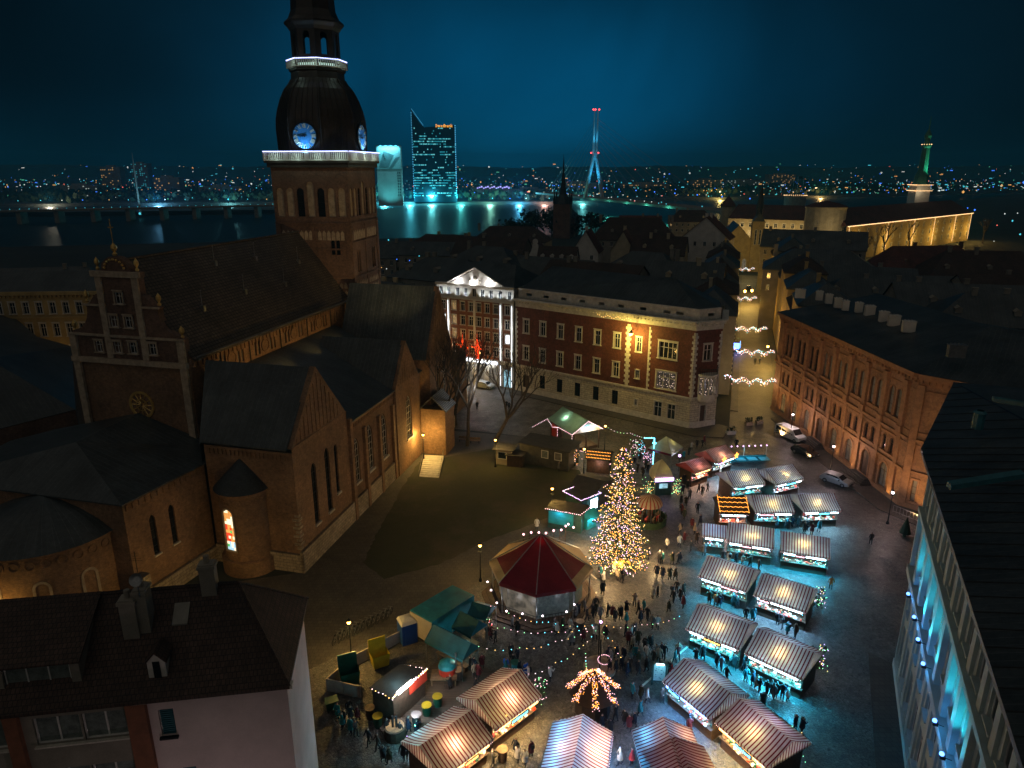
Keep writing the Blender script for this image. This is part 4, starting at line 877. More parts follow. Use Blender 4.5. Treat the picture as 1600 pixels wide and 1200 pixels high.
mb = MB(); wall(mb, C0, C2, zG, zC, ops + side_ops[:2] + end_ops_u, 0.4); wall(mb, C3, C4, zG, zC, [], 0.3); cpart('brick_wall', mb, M['brick_deep'], CB)
mb = MB(); wall(mb, C0, C2, 0, zG, g_ops + side_ops[2:] + end_ops_g, 0.45); wall(mb, C2, C3, 0, zG, [(2.6, 0.9, 1.2, 3.2, 'r')], 0.45); wall(mb, C3, C4, 0, zG)
dback = seg(C0, C2)[3] * -1
bk = [(C4[0], C4[1]), (C4[0] - 4, C4[1] + 12), (C0[0] + 11, C0[1] + 16)]
wall(mb, C4, bk[1], 0, zT); wall(mb, bk[2], C0, 0, zT); cpart('limestone_base', mb, M['ashlar'], CB)
mb = MB(); wall(mb, C2, C3, zG, zC, [(2.6, 12.2, 1.5, 2.9, 'r')], 0.4); cpart('corner_wall', mb, M['brick_deep'], CB)
mb = MB()
for a, b in ((C0, C2), (C2, C3), (C3, C4)):
 band(mb, a, b, zG - 0.15, zG + 0.15, 0.18); band(mb, a, b, zC, zC + 1.1, 0.10, inn=-0.3); band(mb, a, b, zC + 1.1, zC + 1.35, 0.55, inn=-0.3); band(mb, a, b, zC + 1.35, zC + 1.6, 0.8, inn=-0.3)
 dentils(mb, a, b, zC + 0.8, zC + 1.095, 0.45, 0.7, 0.3)
 band(mb, a, b, 0.0, 1.15, 0.12) if a != C3 else None
cpart('cornice', mb, M['stone'], CB)
mb = MB(); at_ops = [(x, 19.85, 1.3, 0.55, 'r') for x in xs7 + [27.4, 32.0, 34.4]]
a_, b_, d_c, n_c, Lc = seg(C0, C2)
Ai = a_ - n_c * 0.9; Bi = b_ - n_c * 0.9
wall(mb, (Ai.x, Ai.y), (Bi.x, Bi.y), zC + 1.55, zC + 3.3, at_ops, 0.4); a2, b2, d2_, n2_, L2_ = seg(C2, C3); A2 = b_ - n_c * 0.9; B2 = b2 - n2_ * 0.9
wall(mb, (A2.x, A2.y), (B2.x, B2.y), zC + 1.55, zC + 3.3, [(2.5, 19.85, 1.4, 0.55, 'r')], 0.4)
band(mb, (Ai.x, Ai.y), (Bi.x, Bi.y), zC + 3.3, zC + 3.5, 0.2, inn=-0.4); band(mb, (A2.x, A2.y), (B2.x, B2.y), zC + 3.3, zC + 3.5, 0.2, inn=-0.4)
cpart('parapet', mb, M['stone'], CB)
mb = MB(); Z = zC + 3.2; P_ = [Vector((Ai.x, Ai.y, Z)), Vector((Bi.x, Bi.y, Z)), Vector((B2.x, B2.y, Z)), Vector((C4[0] - 1, C4[1], Z)), Vector((bk[1][0], bk[1][1], Z)), Vector((bk[2][0], bk[2][1], Z))]
r_ = [Vector((8.5, 147, Z + 3.8)), Vector((30, 129, Z + 3.8))]
mb.poly([P_[0], P_[1], r_[1], r_[0]]); mb.poly([P_[1], P_[2], r_[1]]); mb.poly([P_[2], P_[3], r_[1]]); mb.poly([P_[3], P_[4], r_[1]]); mb.poly([P_[4], P_[5], r_[0], r_[1]]); mb.poly([P_[5], P_[0], r_[0]])
cpart('roof', mb, M['seam_roof'], CB)
for o_ in ops: window(CB, C0, C2, o_, trim=0.24, vb=1, hb=1, fr=0.09, sill=0.14)
for o_ in g_ops:
 if o_[2] > 1.5: window(CB, C0, C2, o_, trim=0.0, vb=1, hb=1, fr=0.08, sill=0, m_frame='wood', m_glass='wood', name='door')
 else: window(CB, C0, C2, o_, trim=0.0, vb=1 if o_[2] > 1 else 0, hb=1 if o_[2] > 1 else 0, fr=0.07, sill=0, m_frame='metal_dark')
for o_ in side_ops: window(CB, C0, C2, o_, trim=0.16, vb=1, hb=1, fr=0.07, sill=0.1)
window(CB, C0, C2, end_ops_u[0], trim=0.26, vb=3, hb=1, fr=0.10, sill=0.15)
window(CB, C0, C2, end_ops_u[1], trim=0.26, vb=2, hb=1, fr=0.10, sill=0.15, m_glass='lit_sparkle', label='wide window with lights glowing inside')
for o_ in end_ops_g: window(CB, C0, C2, o_, trim=0.14, vb=1, hb=1, fr=0.08, sill=0)
window(CB, C2, C3, (2.6, 12.2, 1.5, 2.9, 'r'), trim=0.22, vb=1, hb=1, fr=0.09, sill=0.1)
window(CB, C2, C3, (2.6, 0.9, 1.2, 3.2, 'r'), trim=0.2, vb=0, hb=0, fr=0.1, sill=0, m_glass='wood', name='door')
for s, sd in ((0.0, 1), (25.3, 1), (25.3, -1), (29.3, 1), (long_ - 0.02, -1)):
 quoins(CB, C0, C2, s, zG + 0.2, zC - 0.05, side=sd)
quoins(CB, C2, C3, 0.0, zG + 0.2, zC - 0.05, side=1); quoins(CB, C2, C3, L2_, zG + 0.2, zC - 0.05, side=-1)
mb = MB()      # rounded oriel with balcony at the corner
oc = (33.75, 117.3)
mb.lathe([(0.5, 4.5), (1.4, 5.1), (1.75, 5.5), (1.75, 6.6)], 18, 0, (oc[0], oc[1], 0), rad(-150), rad(10)); mb.lathe([(1.7, 9.6), (1.95, 9.9), (1.95, 10.2), (0.1, 10.2)], 18, 0, (oc[0], oc[1], 0), rad(-150), rad(10))
for i in range(6):
 w = rad(-150 + 32 * i); mb.tube((oc[0] + 1.65 * math.cos(w), oc[1] + 1.65 * math.sin(w), 6.6), (oc[0] + 1.65 * math.cos(w), oc[1] + 1.65 * math.sin(w), 9.6), 0.16, 6)
ori = cpart('oriel', mb, M['stone'], CB)
mb = MB(); mb.lathe([(1.58, 6.6), (1.58, 9.6)], 18, 0, (oc[0], oc[1], 0), rad(-150), rad(10)); mb.build('pane', M['lit_sparkle'], ori)
mb = MB()
for i in range(15):
 w = rad(-150 + 160 * i / 14); mb.tube((oc[0] + 1.85 * math.cos(w), oc[1] + 1.85 * math.sin(w), 10.2), (oc[0] + 1.85 * math.cos(w), oc[1] + 1.85 * math.sin(w), 11.2), 0.035, 4)
mb.lathe([(1.9, 11.15), (1.9, 11.25), (1.8, 11.25)], 18, 0, (oc[0], oc[1], 0), rad(-150), rad(10)); mb.build('balcony_railing', M['metal_dark'], ori)
a_, b_, d_c, n_c, Lc = seg(C0, C2); p = a_ + d_c * 26.9 + n_c * 2.4
wl = thing('wall_lantern', 'bright yellow sodium lamp on a bracket under the white cornice of the corner building', 'lamp', (p.x, p.y, 16.2))
mb = MB(); q = -n_c * 1.8; mb.tube((q.x, q.y, 0.6), (0, 0, 0.5), 0.05, 6); mb.tube((q.x, q.y, -0.6), (0, 0, 0.45), 0.035, 6); mb.lathe([(0.05, 0.55), (0.42, 0.15), (0.40, 0.08)], 12); mb.build('bracket', M['metal_dark'], wl)
mb = MB(); mb.ball((0, 0, 0.0), 0.40); mb.build('lamp_globe', M['lamp_amber'], wl)
lamp('sodium_light', 'POINT', (0, 0, -0.85), 950, (1.0, 0.70, 0.14), 0.3, wl)
mb = MB()
for i in range(17): pp = a_ + d_c * (26 - 0.42 * i) + n_c * 0.95; mb.octa((pp.x, pp.y, 18.3 + 0.2 * math.sin(i * 1.3)), 0.07)
tag(mb.build('light_string', M['bulb_warm']), 'short string of yellow bulbs under the cornice beside the sodium wall lamp', 'light string')
# --- floodlit bank building with pediment
BK = thing('radio_building', 'floodlit brown facade with white pediment, corner pilasters and two red lit figures', 'building')
B0, B1 = (-15.9, 148.4), (0.35, 139.8)
LB = seg(B0, B1)[4]
bx_ = [1.5, 4.2, 6.3, 8.3, 10.2, 12.2, 14.2, LB - 1.5]
bops = []
for zf in (6.6, 9.6, 12.6, 15.6): bops += [(x, zf, 1.05, 1.9, 'r') for x in bx_]
mb = MB(); wall(mb, B0, B1, 5.2, 18.2, bops, 0.3); cpart('facade_wall', mb, M['brown_panel'], BK)
for i, o_ in enumerate(bops):
 window(BK, B0, B1, o_, trim=0.10, vb=1, hb=1, fr=0.07, sill=0.08, m_glass='tube_soft' if i in (8, 15, 16) else 'lit_warm' if i in (9, 17, 25) else 'glass')
aops = [(x, 18.7, 0.9, 1.7, 'r') for x in (1.0, 2.9, 5.1, 7.1, 9.1, 11.1, 13.1, 15.2, LB - 1.0)]
mb = MB(); wall(mb, B0, B1, 18.2, 20.9, aops, 0.25); cpart('attic_wall', mb, M['stone'], BK)
for o_ in aops: window(BK, B0, B1, o_, trim=0.0, vb=1, hb=0, fr=0.07, sill=0)
gops = [(x, 0.2, 1.7, 3.8, 'r') for x in (1.6, 4.7, 7.6, 10.5, 13.4, LB - 1.6)]
mb = MB(); wall(mb, B0, B1, 0, 5.2, gops, 0.5); cpart('ground_floor_wall', mb, M['grey_plaster'], BK)
for i, o_ in enumerate(gops): window(BK, B0, B1, o_, trim=0.0, vb=1, hb=1, fr=0.07, sill=0, m_frame='metal_dark', m_glass='lit_cool' if i in (0, 5) else 'lit_dim', name='shop_window')
mb = MB()
band(mb, B0, B1, 20.9, 21.3, 0.7, inn=-0.3); band(mb, B0, B1, 18.0, 18.35, 0.35)
band(mb, B0, B1, 5.2, 5.9, 0.5)
for s in (0.0, 2.6, LB - 3.2, LB - 0.6): band(mb, B0, B1, 5.9, 18.0, 0.25, s, s + 0.6)
band(mb, B0, B1, 5.9, 18.0, 0.2, LB / 2 - 0.25, LB / 2 + 0.25)
cpart('cornice', mb, M['white_plaster'], BK)
a_, b_, dB, nB, _ = seg(B0, B1)
def BP(s, z, o=0.0): p = a_ + dB * s + nB * o; return Vector((p.x, p.y, z))
mb = MB(); mb.ext([BP(3.4, 21.3, 0.1), BP(LB - 2.6, 21.3, 0.1), BP(LB / 2 + 0.3, 24.4, 0.1)], (nB * -0.5).to_3d()); mb.path([BP(2.9, 21.35, 0.35), BP(LB / 2 + 0.3, 24.75, 0.35), BP(LB - 2.1, 21.35, 0.35)], 0.16, 4)
ped = cpart('pediment', mb, M['white_plaster'], BK)
mb = MB(); mb.ball(BP(LB / 2 + 0.3, 22.6, 0.2), 0.45)
for s in (-1.1, 1.1): mb.lathe([(0.25, 0), (0.3, 0.6), (0.12, 0.8), (0.18, 1.0), (0.02, 1.2)], 8, 0, BP(LB / 2 + 0.3 + s, 21.5, 0.3))
mb.build('sculpture', M['stone'], ped)
mb = MB(); bk2 = [(B0[0] + 7, B0[1] + 13), (B1[0] + 7, B1[1] + 13)]
wall(mb, B1, bk2[1], 0, 21); wall(mb, bk2[0], B0, 0, 21); wall(mb, bk2[1], bk2[0], 0, 21); cpart('side_wall', mb, M['grey_plaster'], BK)
mb = MB(); zr = 25; e = [Vector((*B0, 21.2)), Vector((*B1, 21.2)), Vector((*bk2[1], 21.2)), Vector((*bk2[0], 21.2))]; r0 = (e[0] + e[3]) / 2 + Vector((3, -1.6, 3.6)); r1 = (e[1] + e[2]) / 2 + Vector((-3, 1.6, 3.6))
for f in ([e[0], e[1], r1, r0], [e[1], e[2], r1], [e[2], e[3], r0, r1], [e[3], e[0], r0]): mb.poly(f)
cpart('roof', mb, M['seam_roof'], BK)
mb = MB()
for s in (0.3, 2.9, LB - 2.9, LB - 0.3):
 for z0, z1 in ((6.0, 17.6), (0.6, 4.9)): mb.tube(BP(s, z0, 0.42), BP(s, z1, 0.42), 0.05, 5)
cpart('light_tube', mb, M['tube_soft'], BK)
mb = MB(); mb.ext([BP(3.4, 5.0, 0.55), BP(LB - 3.6, 5.0, 0.55), BP(LB - 3.6, 5.0, 0.7), BP(3.4, 5.0, 0.7)], (0, 0, 0.42)); mb.tube(BP(3.4, 5.6, 0.62), BP(LB - 3.6, 5.6, 0.62), 0.10, 5); cpart('lit_canopy', mb, M['tube_soft'], BK)
for s, sc_ in ((6.6, 1.0), (10.2, 1.12)):
 mb = MB(); x0 = s
 for (ds, z0, z1, r0, r1) in ((0, 5.9, 7.0, 0.42, 0.38), (0, 7.0, 8.4, 0.38, 0.5), (0, 8.4, 8.9, 0.2, 0.25)): mb.tube(BP(x0 + ds, z0, 0.9), BP(x0 + ds, z0 + (z1 - z0) * sc_, 0.9), r0, 8, r2=r1)
 mb.ball(BP(x0, 9.2 * 1.0, 0.9), 0.32); mb.tube(BP(x0 - 0.3, 8.2, 0.9), BP(x0 - 1.5, 8.5, 1.0), 0.16, 6, r2=0.1); mb.tube(BP(x0 + 0.3, 8.2, 0.9), BP(x0 + 1.4, 8.0, 1.0), 0.16, 6, r2=0.1); mb.tube(BP(x0, 9.5, 0.9), BP(x0, 11.2, 0.8), 0.12, 5, r2=0.02)
 tag(mb.build('light_figure', emit('red_light_figure', (1.0, 0.07, 0.01), 1.6)), 'glowing red angel figure on the canopy, ' + ('left of the pair' if s < 8 else 'right of the pair'), 'light figure', 'glowing red figures over the entrance')
for s in (1.0, 2.9, 5.1, 7.1, 11.1, 13.1, 15.2, LB - 1.0):
 lamp('attic_uplight', 'SPOT', BP(s, 18.3, 0.6), 90, (0.85, 0.92, 1.0), 0.1, None, rad(100), BP(s, 20.8, 0.05)).parent = BK
for s in (5.5, 9.2, 13.0): lamp('pediment_uplight', 'POINT', BP(s, 21.6, 0.7), 42, (1, 0.97, 0.95), 0.1, BK)
for s in (0.3, 2.9, LB - 2.9, LB - 0.3):
 for z in (8, 13): lamp('pilaster_light', 'POINT', BP(s, z, 0.9), 14, (0.95, 0.98, 0.85), 0.1, BK)
for s in (4.5, 8.5, 12.5): lamp('canopy_light', 'AREA', BP(s, 4.9, 1.0), 90, (0.85, 0.93, 1.0), 2.5, BK, sizey=0.3)
lamp('figure_light', 'POINT', BP(6.6, 7.8, 0.5), 30, (1, 0.1, 0.02), 0.2, BK); lamp('figure_light', 'POINT', BP(10.2, 7.8, 0.5), 30, (1, 0.1, 0.02), 0.2, BK)
# --- orange brick exchange building on the right
EX = thing('exchange_building', 'long orange brick palace with paired arched windows and dark sheet roof', 'building')
E0, E1, E2 = (49.6, 127.6), (52.7, 87.2), (66.0, 73.6)
LE = seg(E0, E1)[4]; LW = seg(E1, E2)[4]
zt = 18.9
up, mid, low = [], [], []
nbay = 8; b0 = 2.2; bw = (LE - 4.2) / nbay
for i in range(nbay):
 c = b0 + bw * (i + 0.5)
 for dx in (-0.85, 0.85): up.append((c + dx, 11.6, 1.05, 4.0, 'a')); mid.append((c + dx, 6.2, 0.9, 2.3, 'a'))
 low.append((c, 0.9 if i not in (3, 6) else 0.15, 1.9, 3.6 if i not in (3, 6) else 4.4, 'a'))
mb = MB(); wall(mb, E0, E1, 0.0, zt - 1.6, up + mid + low, 0.45)
wops = [(4.0, 10.6, 1.9, 4.4, 'a'), (8.2, 10.6, 1.9, 4.4, 'a'), (12.4, 10.6, 1.9, 4.4, 'a'), (7.3, 1.0, 1.5, 3.6, 'a'), (1.6, 1.2, 0.6, 3.0, 'r')]
wall(mb, E1, E2, 0.0, zt - 1.6, wops, 0.45); Eb = [(E2[0] + 16, E2[1] + 10), (E0[0] + 22, E0[1] + 4)]
wall(mb, E2, Eb[0], 0, zt); wall(mb, Eb[1], E0, 0, zt); cpart('brick_wall', mb, M['brick_orange'], EX)
mb = MB()
for a, b in ((E0, E1), (E1, E2)):
 band(mb, a, b, zt - 1.6, zt - 0.9, 0.12, inn=-0.3); band(mb, a, b, zt - 0.9, zt - 0.5, 0.4, inn=-0.3); band(mb, a, b, zt - 0.5, zt - 0.05, 0.85, inn=-0.3)
 dentils(mb, a, b, zt - 1.35, zt - 0.905, 0.38, 0.75, 0.32); band(mb, a, b, 9.6, 9.95, 0.35); band(mb, a, b, 10.0, 10.9, 0.14); band(mb, a, b, 5.2, 5.5, 0.25); band(mb, a, b, 0, 0.8, 0.15)
 L_ = seg(a, b)[4]
 band(mb, a, b, 8.85, 9.15, 0.10); band(mb, a, b, 16.4, 16.6, 0.08)
for i in range(nbay + 1):
 s = b0 + bw * i
 band(mb, E0, E1, 10.9, 16.4, 0.34, s - 0.42, s + 0.42); band(mb, E0, E1, 16.4, 17.3, 0.5, s - 0.5, s + 0.5); band(mb, E0, E1, 9.95, 10.9, 0.5, s - 0.55, s + 0.55); band(mb, E0, E1, 0.8, 5.2, 0.28, s - 0.5, s + 0.5); band(mb, E0, E1, 5.5, 9.6, 0.2, s - 0.4, s + 0.4)
for s in (0.0, LW - 1.0): band(mb, E1, E2, 0.8, 17.3, 0.3, s, s + 0.9)
band(mb, E1, E2, 9.95, 17.3, 0.2, 5.8, 6.3); band(mb, E1, E2, 9.95, 17.3, 0.2, 10.1, 10.6)
cpart('terracotta_trim', mb, M['terracotta'], EX)
for i, o_ in enumerate(up): window(EX, E0, E1, o_, trim=0.16, vb=0, hb=2, fr=0.08, sill=0.14, m_trim='terracotta', m_frame='wood', m_glass='glass_pale' if i > 5 else 'glass', name='arched_window')
for o_ in mid: window(EX, E0, E1, o_, trim=0.14, vb=0, hb=1, fr=0.07, sill=0.12, m_trim='terracotta', m_frame='wood', name='arched_window')
for i, o_ in enumerate(low): window(EX, E0, E1, o_, trim=0.28, vb=1, hb=1, fr=0.09, sill=0.0, m_trim='terracotta', m_frame='wood', m_glass='wood' if i in (3, 6) else 'glass_pale', name='door' if i in (3, 6) else 'arched_window')
for i, o_ in enumerate(wops): window(EX, E1, E2, o_, trim=0.2, vb=1 if o_[2] > 1 else 0, hb=2, fr=0.09, sill=0.12, m_trim='terracotta', m_frame='wood', m_glass='lit_cool_dim' if i < 2 else 'glass_pale', name='arched_window')
mb = MB(); e = [Vector((*E0, zt)), Vector((*E1, zt)), Vector((*E2, zt)), Vector((*Eb[0], zt)), Vector((*Eb[1], zt))]
o1, o2 = seg(E0, E1)[3].to_3d() * 0.8, seg(E1, E2)[3].to_3d() * 0.8; e[0] += o1; e[1] += (o1 + o2) * 0.6; e[2] += o2
r0, r1, r2 = Vector((66, 126, zt + 3.6)), Vector((66.5, 96, zt + 4.2)), Vector((78, 84, zt + 3.6))
for f in ([e[0], e[1], r1, r0], [e[1], e[2], r2, r1], [e[2], e[3], r2], [e[3], e[4], r0, r1, r2], [e[4], e[0], r0]): mb.poly(f)
cpart('roof', mb, M['seam_roof'], EX)
for i, (px, py, w) in enumerate([(1251, 453, 1.7), (1281, 456, 1.1), (1296, 461, 1.1), (1310, 467, 1.1), (1322, 471, 1.0), (1343, 474, 1.1), (1360, 479, 1.5), (1382, 488, 1.3), (1398, 494, 1.6), (1421, 503, 1.7), (1455, 537, 2.0)]):
 if i == 10: px, py = 1496, 540
 p = G(px, py, zt + 3.6); mb = MB(); mb.M = Matrix.Translation(p) @ Matrix.Rotation(rad(-12), 4, 'Z'); mb.box(-w / 2, w / 2, -0.45, 0.45, -1.5, 0.05); mb.box(-w / 2 - 0.08, w / 2 + 0.08, -0.53, 0.53, 0.05, 0.15)
 for j in range(max(2, int(w * 2))): mb.box(-w / 2 + 0.15 + j * 0.45, -w / 2 + 0.35 + j * 0.45, -0.12, 0.12, 0.15, 0.32)
 cpart('chimney', mb, M['white_plaster'] if i != 10 else M['metal_grey'], EX)
a_, b_, dW, nW, _ = seg(E1, E2); p = a_ + dW * 4.0 + nW * 0.12
mb = MB(); mb.M = Matrix.Translation((p.x, p.y, 4.9)) @ Matrix.Rotation(math.atan2(dW.y, dW.x), 4, 'Z') @ Matrix.Rotation(rad(90), 4, 'X'); mb.lathe([(0.5, 0), (0.5, 0.12), (0.4, 0.14)], 20, 1); mb.lathe([(0.41, 0.10), (0.01, 0.10)], 20, 0); mb.M = None
cpart('round_plate', mb, [M['white_plaster'], M['metal_dark']], EX)
for sc0 in (3, 6):
 c = b0 + bw * (sc0 + 0.5); mb = MB()
 for k_ in range(4): band(mb, E0, E1, 0.13 + 0.0, 0.75 - k_ * 0.15, 0.5 + 0.35 * (k_ + 1), c - 1.8 - 0.3 * k_, c + 1.8 + 0.3 * k_)
 cpart('entrance_steps', mb, M['setts'], EX)
for s in (4.3, 10.0, 14.8, 19.2, 24.2, 29.0, 33.7, 38.5):     # warm uplights on the pavement by the wall
 a_, b_, dE, nE, _ = seg(E0, E1); p = a_ + dE * s + nE * 1.1
 lamp('wall_uplight', 'SPOT', (p.x, p.y, 0.3), 170, (1.0, 0.55, 0.16), 0.08, EX, rad(105), (p.x - nE.x * 0.9, p.y - nE.y * 0.9, 5.0))
 p = p + nE * 4.0; lamp('wall_fill_spot', 'SPOT', (p.x, p.y, 0.4), 620, (1.0, 0.56, 0.20), 0.15, EX, rad(95), (p.x - nE.x * 4.5, p.y - nE.y * 4.5, 8.5))  # farther out: unseen ground spots added as even fill on the brick
a_, b_, dE, nE, _ = seg(E1, E2)
for s in (3.0, 8.0, 13.0):
 p = a_ + dE * s + nE * 1.2; lamp('wall_uplight', 'SPOT', (p.x, p.y, 0.3), 170, (1.0, 0.55, 0.16), 0.08, EX, rad(105), (p.x - nE.x, p.y - nE.y, 5.0)); p = p + nE * 3.5; lamp('wall_fill_spot', 'SPOT', (p.x, p.y, 0.4), 900, (1.0, 0.56, 0.20), 0.15, EX, rad(95), (p.x - nE.x * 4.5, p.y - nE.y * 4.5, 7.5))
rl = thing('iron_railing', 'low iron railing along the pavement in front of the round clock plate', 'railing'); A, B = G(1385, 797, 0), G(1440, 806, 0); A = Vector((50.9, 85.0, 0)); B = Vector((57.5, 78.0, 0)) - Vector((1.2, 1.2, 0))
mb = MB(); n = 22
for i in range(n + 1): p = A.lerp(B, i / n); mb.tube(p + Vector((0, 0, 0.13)), p + Vector((0, 0, 1.15)), 0.03, 4)
for z in (0.3, 1.12): mb.tube(A + Vector((0, 0, z)), B + Vector((0, 0, z)), 0.035, 4)
mb.build('railing_bars', M['metal_grey'], rl)
# --- right foreground building with blue-lit facade and large dark roof
RB = thing('blue_lit_building', 'tall grey building with dark sheet roof and facade washed in blue light', 'building')
R0 = Vector((35.4, 54.6)); RDv = Vector((-0.398, -0.917)).normalized(); RN = Vector((RDv.y, -RDv.x)); R1 = R0 + RDv * 42
zt = 21.3; LR = 42
rops = []; nb = 13; bw = LR / nb
for i in range(nb):
 c = bw * (i + 0.5)
 rops += [(c, 11.9, 1.45, 3.2, 'r'), (c, 16.7, 1.45, 2.8, 'r'), (c, 6.6, 1.45, 2.9, 'r'), (c, 1.8, 1.7, 3.2, 'r')]
mb = MB(); wall(mb, R0, R1, 0, zt - 0.4, rops, 0.55); Rb = (R0[0] + 8.5, R0[1] + 8.2)
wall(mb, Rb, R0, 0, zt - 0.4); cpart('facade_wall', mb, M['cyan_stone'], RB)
for i, o_ in enumerate(rops): window(RB, R0, R1, o_, trim=0.0, vb=1, hb=1, fr=0.09, sill=0.12, m_trim='cyan_stone', m_glass='lit_warm' if i in (46,) else 'glass')
mb = MB()
for i in range(nb + 1):
 s = bw * i; s0, s1 = max(0, s - 0.38), min(LR, s + 0.38)
 band(mb, R0, R1, 10.7, 15.9, 0.38, s0, s1); band(mb, R0, R1, 16.3, 20.2, 0.22, s0, s1); band(mb, R0, R1, 0, 10.0, 0.15, s0, s1)
band(mb, R0, R1, 10.0, 10.65, 0.55); band(mb, R0, R1, 15.9, 16.3, 0.5); band(mb, R0, R1, 20.2, 20.9, 0.35); band(mb, R0, R1, 0, 0.9, 0.25)
dentils(mb, R0, R1, 19.7, 20.19, 0.4, 1.0, 0.4)
cpart('pilasters', mb, M['cyan_stone'], RB).name = 'pilaster_order'
RE0 = R0 + RN * 1.0 - RDv * 0.6;
A0 = Vector((RE0.x, RE0.y, zt)); A1 = A0 + (RDv * 44).to_3d(); B0_ = G(1490, 597, zt + 0.4);
inn = -RN.to_3d() * 9.5
r0 = A0 + inn * 0.95 + (RDv * 4.5).to_3d() + Vector((0, 0, 3.2)); r1 = A1 + inn + Vector((0, 0, 3.4)); C_ = B0_ + Vector((14, -6, 0.3)); D_ = r0 + Vector((16, 5, 0.6))
mb = MB(); T3 = Vector((0, 0, -0.35))
mb.poly([A0, A1, r1, r0]); mb.poly([B0_, A0, r0]); mb.poly([B0_, r0, D_, C_]); mb.poly([r0, r1, r1 + Vector((24, 4, 0.6)), D_])
mb.poly([A0, A0 + T3, A1 + T3, A1]); mb.poly([B0_, B0_ + T3, A0 + T3, A0]); mb.poly([A0 + T3, A0 + T3 + inn * 0.15, A1 + T3 + inn * 0.15, A1 + T3])
mb.poly([C_, C_ + T3, B0_ + T3, B0_])
cpart('roof', mb, M['seam_roof'], RB)
mb = MB()      # standing seams and flashing strips on the roof
for i in range(1, 28):
 t = i / 28; p = A0.lerp(A1, t); q2 = r0.lerp(r1, t); mb.tube(p + Vector((0, 0, 0.03)), q2 + Vector((0, 0, 0.03)), 0.03, 4)
mb.tube(r0, r1, 0.07, 4); mb.tube(A0, r0, 0.07, 4); mb.tube(B0_, r0, 0.07, 4)
for i in range(1, 9): t = i / 9; mb.tube(B0_.lerp(A0, t) + Vector((0, 0, 0.03)), B0_.lerp(r0, t) + Vector((0, 0, 0.03)), 0.025, 4)
cpart('roof_seams', mb, M['metal_dark'], RB).name = 'roof_seam'
for (pa, pb, w) in (((1553, 628), (1600, 636), 0.35), ((1485, 766), (1600, 748), 0.5)):
 a, b = G(*pa, zt + 2.6 if w < 0.4 else zt + 2.2), G(*pb, zt + 3.0 if w < 0.4 else zt + 3.2); mb = MB(); mb.ext([a, b, b + Vector((0, w, 0.1)), a + Vector((0, w, 0.1))], (0, 0, 0.35)); cpart('roof_flashing', mb, M['blue_flash'], RB)
p = G(1530, 652, zt + 2.8); mb = MB(); mb.lathe([(0.45, -1.0), (0.45, 0.35), (0.55, 0.4), (0.3, 0.6)], 8, 0, p); cpart('roof_ventilator', mb, M['blue_flash'], RB)
p = A1.lerp(A0, 0.60);
for i, (px, py) in enumerate([(1418, 928), (1427, 964), (1433, 999), (1441, 1037), (1459, 1126), (1470, 1178)]):
 r_y = ray(px, py); dn = r_y[0] * RN.x + r_y[1] * RN.y; t_y = ((R0 + RN * 0.95).dot(RN)) / dn; q_ = Vector((r_y[0] * t_y, r_y[1] * t_y)); z = CAMH + r_y[2] * t_y
 g_ = thing('facade_floodlight', 'blue floodlight on the ledge of the grey facade, ' + ['farthest', 'second farthest', 'third farthest', 'fourth farthest', 'second nearest', 'nearest'][i] + ' from the viewer', 'floodlight', (q_.x, q_.y, z), math.atan2(RDv.y, RDv.x), 'blue floodlights on the facade')
 m_ = MB(); m_.box(-0.16, 0.16, -0.05, 0.25, -0.25, -0.05); m_.tube((0, 0.25, -0.2), (0, 0.6, -0.25), 0.03, 4); m_.build('housing', M['metal_dark'], g_)
 m_ = MB(); m_.ball((0, 0.05, 0.02), 0.14); m_.build('lens', M['bulb_blue'], g_)
 lamp('blue_flood', 'SPOT', (0, 0.0, 0.34), 900, (0.02, 0.62, 0.80), 0.06, g_, rad(125), (0, 0.45, 6.0)); lamp('blue_spill', 'POINT', (0, -0.5, -0.3), 16, (0.03, 0.40, 1.0), 0.1, g_)
# --- left foreground building
FL = thing('foreground_house', 'nearby house with brown tiled roof, pinkish end wall and strip windows', 'building')
F0, F1 = (-21.9, 33.9), (-13.55, 35.2); zE = 14.6
fd = (Vector(F1) - Vector(F0)).normalized(); fn = Vector((fd.y, -fd.x))
mb = MB(); fo = [(1.45, 11.6, 0.85, 1.9, 'r'), (2.2, 7.2, 0.85, 1.9, 'r')]
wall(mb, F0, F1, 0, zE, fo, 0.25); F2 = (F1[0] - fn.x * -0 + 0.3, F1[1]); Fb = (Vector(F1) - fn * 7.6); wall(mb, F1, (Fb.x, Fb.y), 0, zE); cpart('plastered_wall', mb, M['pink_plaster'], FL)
for o_ in fo:
 w_ = window(FL, F0, F1, o_, trim=0.0, vb=0, hb=0, fr=0.05, sill=0.15, m_trim='metal_dark', m_glass='teal_dark', name='shuttered_window')
 m_ = MB()
 for j in range(12): m_.box(-0.36, 0.36, 0.06, 0.16, 0.08 + j * 0.15, 0.15 + j * 0.15)
 m_.build('shutter', M['blue_flash'], w_)
mb = MB(); band(mb, F0, F1, zE - 0.25, zE, 0.45, -0.2, seg(F0, F1)[4] + 0.4); cpart('gutter', mb, M['stone'], FL)
L0 = Vector(F0) - fd * 14.5 + Vector((0.0, 0.0)); Lw = 14.5
mb = MB(); so = [(Lw - 2.2, 11.9, 2.7, 1.9, 'r'), (Lw - 5.2, 11.9, 2.7, 1.9, 'r'), (Lw - 9.6, 11.9, 2.9, 1.9, 'r'), (Lw - 2.2, 8.6, 2.7, 1.9, 'r'), (Lw - 5.2, 8.6, 2.7, 1.9, 'r'), (Lw - 9.6, 8.6, 2.9, 1.9, 'r')]
